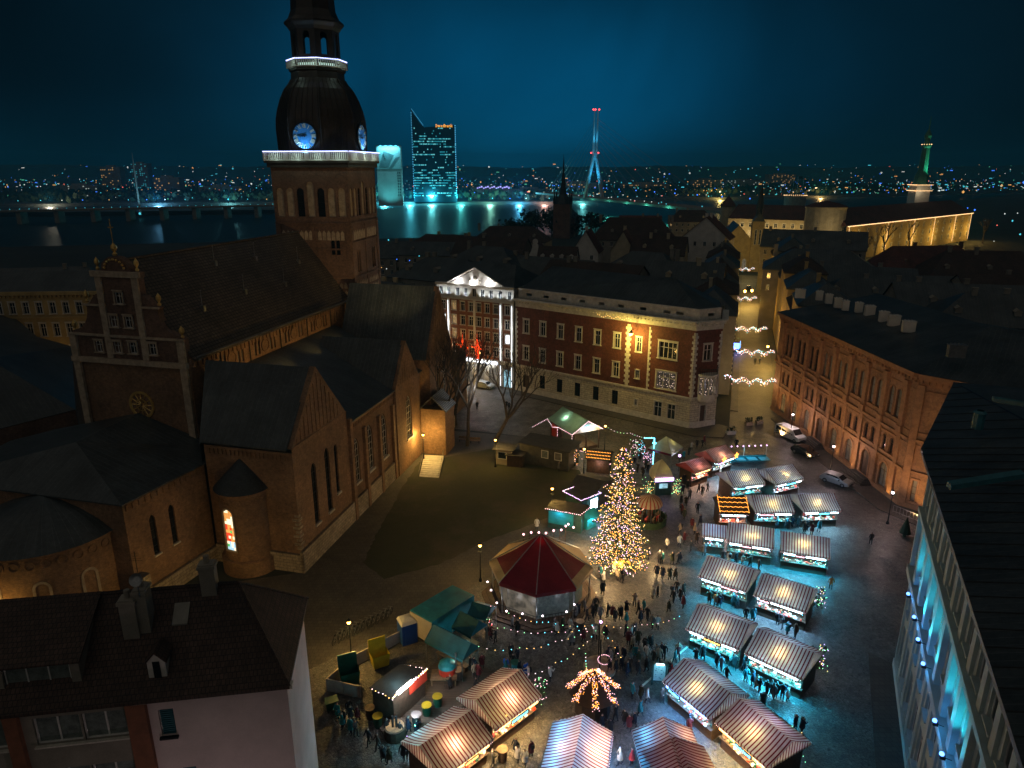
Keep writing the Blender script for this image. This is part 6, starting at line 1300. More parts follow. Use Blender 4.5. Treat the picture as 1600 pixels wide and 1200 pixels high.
for t_ in (0.01, 0.27, 0.47, 0.64, 0.83, 0.985): p_ = A_.lerp(B_, t_); dotline(mb, p_, p_ - Vector((0, 0, 15.5)), 0.7, 0.24)
cpart('wall_light_string', mb, M['bulb_castle'], CA)
mb = MB()
for z, h_ in ((34.6, 5.0), (31.2, 5.0)):
 for (a, b) in (((-h_, -h_), (h_, -h_)), ((-h_, h_), (-h_, -h_))): dotline(mb, (sp_.x + a[0], sp_.y + a[1], z), (sp_.x + b[0], sp_.y + b[1], z), 0.6, 0.26)
for i in range(12): w = 2 * math.pi * i / 12; mb.octa((sp_.x + 2.6 * math.cos(w), sp_.y + 2.9 * math.sin(w), 58.0), 0.3)
cpart('spire_light_ring', mb, M['bulb_castle'], CA)
for t_ in (0.05, 0.27, 0.47, 0.64, 0.83, 0.97): p_ = A_.lerp(B_, t_); lamp('castle_wall_light', 'POINT', (p_.x + nC.x * 8, p_.y + nC.y * 8, 7), 1500, (1.0, 0.62, 0.14), 0.5, CA)
for i in range(3): p_ = Vector((w0[0], w0[1], 8)).lerp(Vector((w1[0], w1[1], 8)), (i + 0.5) / 3); lamp('castle_wall_light', 'POINT', (p_.x - 3, p_.y - 9, 8), 1500, (1.0, 0.68, 0.25), 0.5, CA)
lamp('castle_tower_light', 'POINT', (tc_[0] - 3, tc_[1] - 22, 14), 2600, (1.0, 0.74, 0.35), 0.5, CA)
lamp('spire_light', 'SPOT', (sp_.x + 7, sp_.y - 8, 36), 9000, (0.15, 1.0, 0.6), 0.4, CA, rad(50), (sp_.x, sp_.y, 52)); lamp('spire_light', 'POINT', (sp_.x - 3, sp_.y - 8, 30.5), 160, (1.0, 0.8, 0.5), 0.4, CA)
pl = G(1243, 305, 17); t = thing('flag_terrace', 'three flagpoles over a ring of warm lights beyond the castle roof', 'flagpoles', (pl.x, pl.y, 0)); pxm = pl.y * 1.02 / FPX
mb = MB(); mb.lathe([(11, 0), (11, 16), (11.5, 16.6), (0.1, 17)], 20); mb.build('terrace_drum', M['grey_plaster'], t)
mb = MB();
for i in range(36): w = 2 * math.pi * i / 36; mb.octa((11.7 * math.cos(w), 11.7 * math.sin(w), 16.9), 0.38)
mb.build('ring_of_lights', M['bulb_castle'], t)
for x, h_ in ((-3.5, 17), (1.0, 21), (7, 18)):
 mb = MB(); mb.tube((x, 0, 16.5), (x, 0, 16.5 + h_), 0.16, 5); pole = mb.build('flagpole', M['metal_grey'], t)
 if x > 0: mb = MB(); mb.ext([(x, 0, 15.5 + h_), (x + 5, 0.6, 15.2 + h_), (x + 5.2, 0.4, 12.4 + h_), (x, 0, 12.8 + h_)], (0, 0.08, 0)); mb.build('flag', M['blue_flash'], pole)
t = thing('needle_spire_church', 'dark brick church with thin needle spire standing against the river', 'church', (33.5, 478, 0), rad(-12))
mb = MB(); mb.box(-5.5, 5.5, -5.5, 5.5, 0, 22); mb.box(-7, 7, 5.5, 34, 0, 12); mb.build('wall', M['brick_brown'], t); mb = MB(); mb.lathe([(6.6, 22), (2.4, 28), (0.9, 40), (0.05, 53)], 8, 0, (0, 0, 0), rad(22.5)); gable_roof(mb, -7, 7, 5.5, 34, 12, 19, 'y', 0.3); mb.build('spire_and_roof', M['slate'], t)
mb = MB()
for sx in (-5, 5):
 for sy in (-5, 5): mb.lathe([(0.8, 22), (0.8, 25), (0.05, 31)], 6, 0, (sx, sy, 0))
mb.build('corner_pinnacles', M['slate'], t).name = 'corner_pinnacle'
# ---- far bank: slim glass tower, hoarding block, cable bridge
SW = thing('glass_office_tower', 'slim dark glass office tower with sloping crown, lit floors and orange sign', 'office tower', (-105, 1000, 0), rad(4))
mb = MB(); W_ = 29.5; mb.box(-W_, W_, 0, 22, 0, 96); mb.ext([(-W_, 0, 96), (-W_ + 18, 0, 96), (-W_ + 10, 0, 104), (-W_, 0, 121)], (0, 22, 0)); mb.ext([(-W_ + 18, 0, 96), (W_, 0, 96), (W_, 0, 100), (-W_ + 18, 0, 97)], (0, 22, 0)); mb.build('glass_shell', M['glass_tower'], SW)
mbs = [MB(), MB()]; rr_ = random.Random(5)
for f in range(27):
 z = 8 + f * 3.35; p_on = 0.62 if f in (22, 21, 20, 16) or f < 10 else 0.10
 if f in (2,): continue
 run = 0; on = False
 for c in range(34):
  if run <= 0: run = rr_.randint(1, 6); on = rr_.random() < p_on
  run -= 1
  if on or rr_.random() < 0.07: x = -W_ + 1.5 + c * 1.7; mbs[rr_.random() < 0.35].box(x, x + 1.35, -0.25, -0.05, z, z + 1.5)
tag(mbs[0].build('lit_office_windows', M['office_cyan'], SW), kind='stuff'); tag(mbs[1].build('lit_office_windows', M['office_pale'], SW), kind='stuff')
mb = MB()
for i in range(34): mb.box(W_ - 1.2, W_ - 0.1, -0.4, -0.1, 6 + i * 2.8, 7.4 + i * 2.8)
for i in range(36): mb.box(-W_ + 0.1, -W_ + 0.9, -0.4, -0.1, 6 + i * 3.1, 7.2 + i * 3.1)
for i in range(14): mb.box(-W_ + 1 + i * 1.1, -W_ + 1.6 + i * 1.1, -0.4, -0.1, 119 - i * 1.5, 119.8 - i * 1.5)
tag(mb.build('corner_lights', M['office_blue'], SW), kind='stuff')
def text(s, size, mat, parent, loc, rot, ext=0.02, label=None, align='CENTER', name='lettering'):
 cu = bpy.data.curves.new('lettering_curve', 'FONT'); cu.body = s; cu.size = size; cu.extrude = ext; cu.align_x = align; cu.resolution_u = 1
 tmp = bpy.data.objects.new('tmp', cu); COL.objects.link(tmp); dg = bpy.context.evaluated_depsgraph_get(); me = bpy.data.meshes.new_from_object(tmp.evaluated_get(dg)); bpy.data.objects.remove(tmp); bpy.data.curves.remove(cu)
 me.materials.clear(); me.materials.append(M[mat]); return place(name, me, parent, loc, rot=rot)
text('Swedbank', 5.6, 'sign_orange', SW, (14, -1.0, 97.2), (rad(90), 0, 0), 0.3)
WB = thing('hoarding_building', 'cyan lit high-rise with giant phone advertisement across its upper floors', 'building', (-150, 900, 0), rad(6))
mb = MB(); mb.box(-15, 15, 0, 16, 0, 71); mb.build('wall', M['hoarding_wall'], WB)
mb = MB(); mb.box(-14.5, 14.5, -0.5, -0.1, 44, 70); mb.build('banner', M['cyan_banner'], WB)
mb = MB(); mb.ext([(-12, -0.7, 46), (-1, -0.7, 46), (6, -0.7, 60), (-6, -0.7, 65)], (0, 0.15, 0)); mb.ext([(0, -0.7, 45), (3, -0.7, 45), (13, -0.7, 58), (8, -0.7, 57)], (0, 0.15, 0)); mb.build('advertised_phones', M['cyan_banner_dark'], WB)
mb = MB()
for i in range(3): mb.ball((-6.5 + i * 0.9, -0.75, 60 - i * 2.1 + 0.5), 0.75)
mb.build('phone_lenses', M['metal_dark'], WB).name = 'phone_lens'
for x in (-9, -3, 3, 9):
 mb = MB(); mb.ball((x, -2.4, 70.6), 0.6); mb.tube((x, -2.2, 70.6), (x, 0, 71), 0.15, 4); mb.build('banner_floodlight', M['office_blue'], WB); lamp('banner_light', 'SPOT', (x, -5.0, 72), 14000, (0.25, 0.85, 1.0), 0.5, WB, rad(120), (x, 0, 58))
lamp('banner_light', 'SPOT', (0, -22, 4), 26000, (0.12, 0.8, 0.85), 1, WB, rad(100), (0, 0, 26))
for row in range(9):
 for c_ in range(2): mb = MB(); mb.box(9.5 + c_ * 2.3, 10.7 + c_ * 2.3, -0.15, 0.02, 12 + row * 3.3, 13.8 + row * 3.3); mb.build('window', M['glass'], WB)
BR = thing('cable_bridge', 'cable-stayed road bridge with tall A-shaped pylon lit cyan', 'bridge')
d0, d1 = Vector((45, 1010, 13)), Vector((178, 575, 12)); dm = Vector((91, 812, 14)); mb = MB()
bd = (d1 - d0).normalized(); bn = Vector((bd.y, -bd.x, 0)).normalized() * 13
for a, b in ((d0, dm), (dm, d1)): mb.ext([a - bn, b - bn, b + bn, a + bn], (0, 0, -2.2))
mb.build('deck', M['grey_plaster'], BR)
mb = MB()
for (q0, q1, ra_, rb_) in ((( 80.6, 806, 13), (89.6, 806, 60), 2.2, 1.7), ((99.8, 806, 13), (91.0, 806, 60), 2.2, 1.7), ((88.8, 806, 60), (88.4, 806, 104), 1.5, 0.5), ((91.8, 806, 60), (92.2, 806, 104), 1.5, 0.5)): mb.tube(q0, q1, ra_, 8, r2=rb_)
mb.box(88, 93, 805, 807, 59, 62); mb.build('pylon', M['pylon_paint'], BR)
mb = MB()
for i in range(9):
 s = 0.12 + i * 0.1; zz = 60 + i * 4.5
 for q in (d0.lerp(dm, 1 - s), dm.lerp(d1, s)): mb.tube((90.2, 806, zz), q, 0.14, 3)
mb.build('stay_cables', M['metal_grey'], BR).name = 'stay_cable'
for q in ((86, 798, 14), (95, 798, 14), (90, 800, 62)): lamp('pylon_floodlight', 'SPOT', q, 30000, (0.03, 0.50, 0.95), 0.6, BR, rad(42), (90.3, 806, 62 if q[2] < 30 else 95))
lamp('pylon_floodlight', 'SPOT', (90, 780, 20), 38000, (0.03, 0.50, 0.95), 1, BR, rad(60), (90, 806, 55))
mb = MB()
for x in (87.2, 89.4, 93.4): mb.ball((x, 806, 104.6), 0.9, n=6)
for x in (86.0, 94.0): mb.ball((x, 805, 60.5), 0.8, n=6)
mb.build('warning_lights', M['bulb_red'], BR).name = 'warning_light'
lamps_ = []
for i in range(15):
 t_ = i / 14; q = (d0.lerp(dm, t_ * 2) if t_ < 0.5 else dm.lerp(d1, t_ * 2 - 1))
 mb = MB(); mb.tube(q - bn * 0.9, q - bn * 0.9 + Vector((0, 0, 9)), 0.15, 4); lp = mb.build('lamp_mast', M['metal_grey'], BR); mb = MB(); mb.ball(q - bn * 0.9 + Vector((0, 0, 9.3)), 0.55, n=6); mb.build('lamp_head', M['far_blue'], lp)
B2 = thing('road_bridge', 'low lit road bridge crossing the river at the far left behind the mast', 'bridge'); a, b = G(-60, 330, 9), G(425, 320, 9)
mb = MB(); dd = (b - a).normalized(); nn = Vector((dd.y, -dd.x, 0)) * 6; mb.ext([a - nn, b - nn, b + nn, a + nn], (0, 0, -1.5)); mb.build('deck', M['grey_plaster'], B2)
mb = MB(); dotline(mb, a + nn + Vector((0, 0, 1)), b + nn + Vector((0, 0, 1)), 7, 0.35); tag(mb.build('railing_lights', M['far_cyan'], B2), kind='stuff')
for i in range(9): p_ = a.lerp(b, (i + 0.5) / 9); mb = MB(); mb.box(p_.x - 2, p_.x + 2, p_.y - 5, p_.y + 5, -3.2, 7.5); mb.build('pier', M['grey_plaster'], B2)
ms = G(220, 336, 0); top = AT(206, 238, ms.y); t = thing('lit_mast', 'thin leaning mast lit pale blue on the river spit', 'mast', ms); mb = MB(); dv = top - ms; mb.tube((0, 0, 0), dv * 0.8, 1.0, 6, r2=0.6); mb.tube(dv * 0.8, dv, 0.5, 5, r2=0.1); mb.build('mast_shaft', M['pylon_paint'], t)
lamp('mast_light', 'SPOT', (8, -20, 3), 26000, (0.25, 0.75, 1.0), 0.5, t, rad(75), (dv.x * 0.5, dv.y * 0.5, dv.z * 0.55))
mb = MB(); mb.ball((0, -1.5, 1.5), 1.1); mb.build('base_light', M['far_cyan'], t)
rl_ = random.Random(11)
def bank_y(x):
 for a, b in zip(FAR_BANK[:-1], FAR_BANK[1:]):
  if a[0] <= x <= b[0]: return a[1] + (b[1] - a[1]) * (x - a[0]) / (b[0] - a[0])
 return 1500
MBS = {k_: MB() for k_ in ('far_blue', 'far_cyan', 'far_warm', 'far_white', 'far_red', 'far_green')}
wts = [('far_blue', 0.14), ('far_cyan', 0.30), ('far_warm', 0.25), ('far_white', 0.18), ('far_red', 0.04), ('far_green', 0.09)]
def pick():
 x = rl_.random()
 for k_, w in wts:
  x -= w
  if x < 0: return k_
 return 'far_white'
for i in range(1900):
 u_ = rl_.uniform(-0.80, 0.80); Yb = rl_.choice([1, 1, 1, 2]);
 Y = bank_y(0) * 1.0 + abs(rl_.gauss(0, 700)) if rl_.random() < 0.8 else rl_.uniform(1800, 3600)
 X = u_ * Y; Y = max(Y, bank_y(X) + 8)
 sz = Y / 1100 * rl_.choice([0.4, 0.5, 0.65, 0.95])
 k_ = pick(); z = rl_.uniform(2, 14) if Y < 2500 else rl_.uniform(5, 60)
 if rl_.random() < 0.2: MBS[k_].box(X - sz * 2.2, X + sz * 2.2, Y, Y + 1, z, z + sz * 1.1)
 else: MBS[k_].octa((X, Y, z), sz * (1.5 if rl_.random() < 0.12 else 0.9))
for i in range(46):      # riverside promenade lamps and the car lights of the bridge approach
 t_ = i / 45; X = -820 + 1150 * t_ + rl_.uniform(-5, 5); MBS[rl_.choice(['far_cyan', 'far_white', 'far_cyan', 'far_warm', 'far_blue'])].octa((X, bank_y(X) + 4, 4.5), 0.75)
for i in range(26):
 q = d0.lerp(dm, rl_.random() ** 0.7 * 1) if i % 2 else dm.lerp(d1, rl_.random()); MBS[rl_.choice(['far_red', 'far_white', 'far_cyan', 'far_cyan'])].octa(q + bn * rl_.uniform(-0.7, 0.7) + Vector((0, 0, 0.8)), 0.5)
for px, py, k_, r_ in [(1523, 328, 'far_blue', .9), (1512, 325, 'far_blue', .6), (1600, 285, 'far_blue', 1.6), (1558, 352, 'far_red', .7), (1590, 333, 'far_white', .6), (1570, 334, 'far_white', .7), (1582, 345, 'far_cyan', 1), (1594, 366, 'far_cyan', 1), (1553, 377, 'far_white', .5), (1540, 345, 'far_cyan', .5), (1500, 372, 'far_warm', .5), (1330, 438, 'far_cyan', .5), (1385, 439, 'far_white', .5), (604, 420, 'far_white', .5), (620, 405, 'far_blue', .5), (640, 407, 'far_blue', .5), (655, 400, 'far_cyan', .6), (665, 412, 'far_warm', .5), (596, 418, 'far_warm', .5), (607, 375, 'far_cyan', .8), (1565, 290, 'far_warm', 1.5), (1505, 300, 'far_warm', 1.5), (1430, 298, 'far_warm', 1.2)]:
 q = G(px, py, 6 if py < 400 else 17); s_ = max(0.3, q.y / 700); MBS[k_].octa(q, r_ * s_)
for k_, m_ in MBS.items(): tag(m_.build('city_lights', M[k_]), 'scattered %s lights of the city beyond the river' % {'far_blue': 'deep blue', 'far_cyan': 'cyan', 'far_warm': 'amber', 'far_white': 'white', 'far_red': 'red', 'far_green': 'green'}[k_], 'city lights', kind='stuff')
fb = [(-700, 1180, 60, 22, 18), (-590, 1250, 44, 20, 30), (-480, 1200, 70, 20, 16), (-380, 1300, 50, 24, 26), (-300, 1150, 40, 20, 18), (-240, 1120, 34, 18, 22), (-40, 1250, 60, 26, 14), (30, 1150, 70, 30, 13), (120, 1300, 60, 20, 20), (260, 1420, 90, 26, 16), (400, 1500, 60, 24, 22), (540, 1700, 80, 26, 18), (-820, 1500, 40, 20, 48), (-780, 1540, 34, 20, 55), (700, 1900, 70, 30, 30)]
for i, (x, y, w, d, h) in enumerate(fb):
 t = thing('far_building', '%s block of the far bank, %s' % (['low dark', 'plain dark', 'long dark', 'wide dark'][i % 4] if h < 40 else 'tall dark', ['far left by the low bridge', 'left of the mast', 'behind the mast', 'left of the cathedral tower', 'just left of the tower', 'behind the church tower', 'right of the glass tower', 'under the violet sign', 'left of the bridge pylon', 'right of the bridge pylon', 'beyond the bridge road', 'above the castle turret', 'on the left skyline', 'on the left skyline beside its twin', 'far right above the castle'][i]), 'building', (x, y, 0))
 mb = MB(); mb.box(-w / 2, w / 2, 0, d, 0, h); mb.box(-w / 4, w / 6, d * 0.3, d * 0.7, h, h + 3); mb.build('wall', M['grey_plaster'], t); m1 = MB()
 for f in range(int(h / 3.6)):
  for c_ in range(int(w / 4)):
   if rl_.random() < 0.22: m1.box(-w / 2 + 1 + c_ * 4, -w / 2 + 3 + c_ * 4, -0.2, -0.05, 1.5 + f * 3.6, 3.2 + f * 3.6)
 if m1.f: tag(m1.build('lit_windows', M[rl_.choice(['far_cyan_dim', 'far_warm_dim', 'far_white_dim'])], t), kind='stuff')
vs = G(768, 287, 16); t = thing('violet_sign_building', 'low long hall carrying a bright violet and blue neon sign', 'building', (-30, 1120, 0)); mb = MB(); mb.box(-30, 34, 0, 22, 0, 14); mb.build('wall', M['grey_plaster'], t)
mb = MB()
for i in range(16): x = -24 + i * 3.2; mb.box(x, x + 2.3, -0.8, -0.3, 15 + (i % 3) * 0.8, 16.4 + (i % 3) * 1.2)
mb.lathe([(5, 0), (5, 0.4), (4.3, 0.4)], 14, 0, (22, -0.6, 17)); mb.build('neon_sign', M['neon_violet'], t)
for i, (X, c, e) in enumerate([(-760, (0.3, 0.7, 1), 1), (-600, (0.9, 0.8, 0.6), 1), (-470, (0.2, 0.6, 1), 2.2), (-380, (0.3, 0.9, 1), 1.2), (-300, (1, 0.7, 0.4), 0.7), (-175, (0.1, 0.8, 1), 3), (-140, (0.1, 0.8, 1), 3), (-110, (0.15, 0.85, 0.9), 3), (-70, (0.1, 0.8, 0.8), 2), (-30, (0.3, 0.9, 0.7), 1.6), (10, (0.1, 0.6, 1), 3), (45, (1, 0.5, 0.4), 1.2), (100, (0.2, 0.9, 0.9), 1.5), (330, (1, 0.7, 0.2), 1.6), (520, (1, 0.6, 0.2), 1.6)]):
 lamp('shore_light', 'POINT', (X, bank_y(X) - 6, 7), 16000 * e, c, 1.2)
for t_ in (0.1, 0.25, 0.4, 0.55, 0.7): q = dm.lerp(d1, t_) ; lamp('bridge_underlight', 'POINT', (q.x - 14, q.y - 3, 8), 5200, (0.1, 1.0, 0.75), 0.6)
# ---- trees
def bare_tree(label, loc, h, seed, spread=0.42, depth=5, group=None, mat='bark', r0=0.28, fork=0.3):
 rr = random.Random(seed); t = thing('bare_tree', label, 'tree', loc, 0, group); tr_ = MB(); cr = MB()
 def grow(p, d, L, r, lev):
  n = 3; q = p
  for i in range(n):
   d = (d + Vector((rr.gauss(0, 0.12), rr.gauss(0, 0.12), 0.10 if lev else 0.0))).normalized(); q2 = q + d * L / n; (tr_ if lev == 0 else cr).tube(q, q2, r * (1 - 0.28 * i / n), 6 if lev < 2 else 3, r2=r * (1 - 0.28 * (i + 1) / n)); q = q2
  if lev >= depth: return
  k_ = 4 if lev == 0 else rr.choice([2, 3, 3])
  for j in range(k_):
   a = 2 * math.pi * (j + rr.random() * 0.5) / k_; s = spread * rr.uniform(0.8, 1.6); side = Vector((math.cos(a), math.sin(a), 0)); nd = (d * math.cos(s) + side * math.sin(s)).normalized()
   grow(q, nd, L * rr.uniform(0.62, 0.82), r * 0.62, lev + 1)
 grow(Vector((0, 0, 0)), Vector((0, 0, 1)), h * fork, r0, 0); tr_.build('trunk', M[mat], t); cr.build('crown', M[mat], t); return t
for i, (px, py, h, lab) in enumerate([(690, 690, 16, 'bare street tree nearest the transept wall'), (730, 697, 17, 'bare tree in the middle of the row before the lit facade'), (775, 702, 15, 'forked bare tree beside the small yellow kiosk'), (672, 665, 14, 'bare tree close to the slate porch'), (712, 664, 13, 'slender bare tree behind the bench')]):
 bare_tree(lab, G(px, py, 0), h * 1.25, 20 + i, spread=0.38, r0=0.36, group='bare trees before the floodlit facade')
for i, (px, py, z, h) in enumerate([(1382, 400, 0, 19), (1420, 392, 0, 20), (1535, 380, 0, 18), (1345, 412, 0, 16)]):
 bare_tree(['bare tree in front of the lit castle wing, left one', 'bare tree before the white lit castle entrance', 'bare tree right of the castle wing end', 'small bare tree below the castle corner'][i], G(px, py, 0), h, 40 + i, depth=4, r0=0.5)
def bushy(label, loc, rx, h, seed, n=420, s=0.9, mat='leaf_dark', group=None, name='dark_tree'):
 rr = random.Random(seed); t = thing(name, label, 'tree', loc, 0, group); mb = MB(); mb.tube((0, 0, 0), (0, 0, h * 0.6), h * 0.03, 6, r2=h * 0.015); mb.build('trunk', M['bark'], t); mb = MB()
 cl = [(rr.gauss(0, rx * 0.45), rr.gauss(0, rx * 0.45), h * rr.uniform(0.35, 0.9)) for _ in range(9)]
 for i in range(n):
  c = rr.choice(cl); p_ = Vector((c[0] + rr.gauss(0, rx * 0.24), c[1] + rr.gauss(0, rx * 0.24), c[2] + rr.gauss(0, h * 0.10))); a = Vector((rr.gauss(0, 1), rr.gauss(0, 1), rr.gauss(0, 1))).normalized(); b = a.cross(Vector((rr.gauss(0, 1), rr.gauss(0, 1), 1))).normalized(); q = s * rr.uniform(0.6, 1.4)
  mb.poly([p_ - a * q, p_ - b * q * 0.7, p_ + a * q, p_ + b * q * 0.7])
 mb.build('crown', M[mat], t); return t
for i, (px, py, rx, h) in enumerate([(815, 372, 11, 15), (840, 366, 13, 17), (862, 370, 10, 16), (900, 368, 9, 13), (790, 380, 8, 11), (930, 362, 9, 12), (625, 316, 20, 24), (600, 315, 18, 22)]):
 p_ = G(px, py, 0);
 if i > 5: p_ = Vector((G(px, py, 0).x, 985 if False else 1020, 0)); p_.x = -190 + (i - 6) * -26
 bushy(['dark riverside tree left of the needle spire, third from it', 'large dark riverside tree second from the needle spire', 'dark riverside tree touching the needle spire on the left', 'dark riverside tree just right of the needle spire', 'small dark tree farthest left on the near bank', 'dark riverside tree second right of the needle spire', 'dark tree before the cyan high-rise, right one', 'dark tree before the cyan high-rise, left one'][i], p_, rx, h, 60 + i, n=520, s=1.1)
mb = MB(); rt_ = random.Random(3)
for i in range(5200):
 X = rt_.uniform(-900, 900); Y = bank_y(X) + rt_.expovariate(1 / 260) + 12; h_ = rt_.uniform(3, 12); p_ = Vector((X + rt_.gauss(0, 3), Y, h_)); a = Vector((rt_.gauss(0, 1), 0.3, rt_.gauss(0, 1))).normalized() * rt_.uniform(2, 5); b = Vector((-a.z, 0.2, a.x)) * 0.8; mb.poly([p_ - a, p_ - b, p_ + a, p_ + b])
tag(mb.build('far_bank_trees', M['leaf_dark']), 'mass of dark trees along the far bank of the river', 'trees', kind='stuff')
# ---------------------------------------------------------------- street lamps on the square, then assumed ones out of view
def lampost(px, py, z, label, amb=True, e=300, h=4.6, col=None):
 p = G(px, py, z - 0.2); return lantern((p.x, p.y, 0), label, col or (AMB if amb else (1.0, 0.72, 0.70)), amb, h, e, 'street lamps round the square')
lampost(661, 680, 4.6, 'amber street lamp at the top of the lawn steps beside the cathedral wall', True, 1500)
lampost(774, 688, 4.6, 'amber street lamp touching the small yellow kiosk', True, 520)
lampost(863, 764, 4.6, 'amber street lamp on the lawn edge left of the huts by the tree', True, 380)
lampost(750, 853, 4.6, 'amber street lamp beside the octagonal red tent', True, 520)
lampost(545, 973, 4.6, 'amber street lamp by the row of parked bicycles', True, 900)
lampost(913, 702, 4.6, 'amber street lamp below the green roofed cabin gable', True, 260)
lampost(946, 666, 4.6, 'amber street lamp behind the right end of the green cabin roof', True, 260)
lampost(1303, 698, 4.6, 'white street lamp between the dark car and the silver car', False, 420)
lampost(1239, 648, 4.6, 'white street lamp behind the parked white van', False, 420)
lampost(1395, 770, 4.6, 'white street lamp at the iron railing near the round clock plate', False, 420)
lantern((-31.0, 60.5, 0), 'assumed unseen amber street lamp in the passage behind the foreground house roof, lighting the cathedral walls', AMB, True, 4.6, 450, 'street lamps round the square')  # assumed lamp post out of view, added to light the lower cathedral walls
lantern((-48.0, 56.0, 0), 'assumed unseen amber street lamp near the round apse behind the foreground roof, lighting the apse', AMB, True, 4.6, 260, 'street lamps round the square')  # likewise unseen, an assumed lamp added to light the apse brick
for (x, y, lab) in ((-10, 128, 'amber street lamp hidden behind the transept gable'), (-13.5, 140, 'amber street lamp behind the cathedral tower'), (-24, 150, 'amber street lamp farthest behind the cathedral tower')): lantern((x, y, 0), lab, AMB, True, 5.0, 1700, 'street lamps round the square')  # assumed lamp posts behind the roofs, added to warm the tower's right face
# ---------------------------------------------------------------- stalls
for nm_, pts_ in (('kerb_line', [(1360, 1026), (1373, 1199)]), ('paving_band', [(1075, 1010), (1000, 1075)]), ('paving_band', [(932, 925), (885, 1000)]), ('paving_band', [(870, 850), (932, 905)])):
 a, b = G(*pts_[0], 0), G(*pts_[1], 0); d_ = (b - a).normalized().cross(Vector((0, 0, 1))) * 0.09; mb = MB(); mb.ext([a - d_, b - d_, b + d_, a + d_], (0, 0, 0.02)); tag(mb.build(nm_, M['stone']), kind='structure')
NPR = random.Random(21)
def roof_canvas(L, hw, zr, ze, th=0.03, scallop=True, over=0.0):
 mb = MB()
 for s in (-1, 1):
  n = 6
  for i in range(n):      # the canvas sags a little between ridge and eave
   t0, t1 = i / n, (i + 1) / n; f = lambda t: (s * hw * t, zr + (ze - zr) * t - 0.10 * math.sin(math.pi * t))
   a, b = f(t0), f(t1); mb.poly([(-L / 2, a[0], a[1]), (L / 2, a[0], a[1]), (L / 2, b[0], b[1]), (-L / 2, b[0], b[1])] if s < 0 else [(L / 2, a[0], a[1]), (-L / 2, a[0], a[1]), (-L / 2, b[0], b[1]), (L / 2, b[0], b[1])])
  if scallop: mb.poly([(-L / 2, s * hw, ze), (L / 2, s * hw, ze), (L / 2, s * (hw + 0.02), ze - 0.22), (-L / 2, s * (hw + 0.02), ze - 0.22)])
 return mb
SM = {}
def quad_pose(q, zr, ze):
 a, b, c, d = q; A, B, C_, D = G(*a, zr), G(*b, zr), G(*c, ze), G(*d, ze); ang = math.atan2(B.y - A.y, B.x - A.x); u = Vector((math.cos(ang), math.sin(ang), 0)); nrm = Vector((u.y, -u.x, 0)); L = (B - A).length; hw = ((D - A).dot(nrm) + (C_ - B).dot(nrm)) / 2; c_ = (A + B) / 2; return (c_.x, c_.y, 0), ang, L, hw
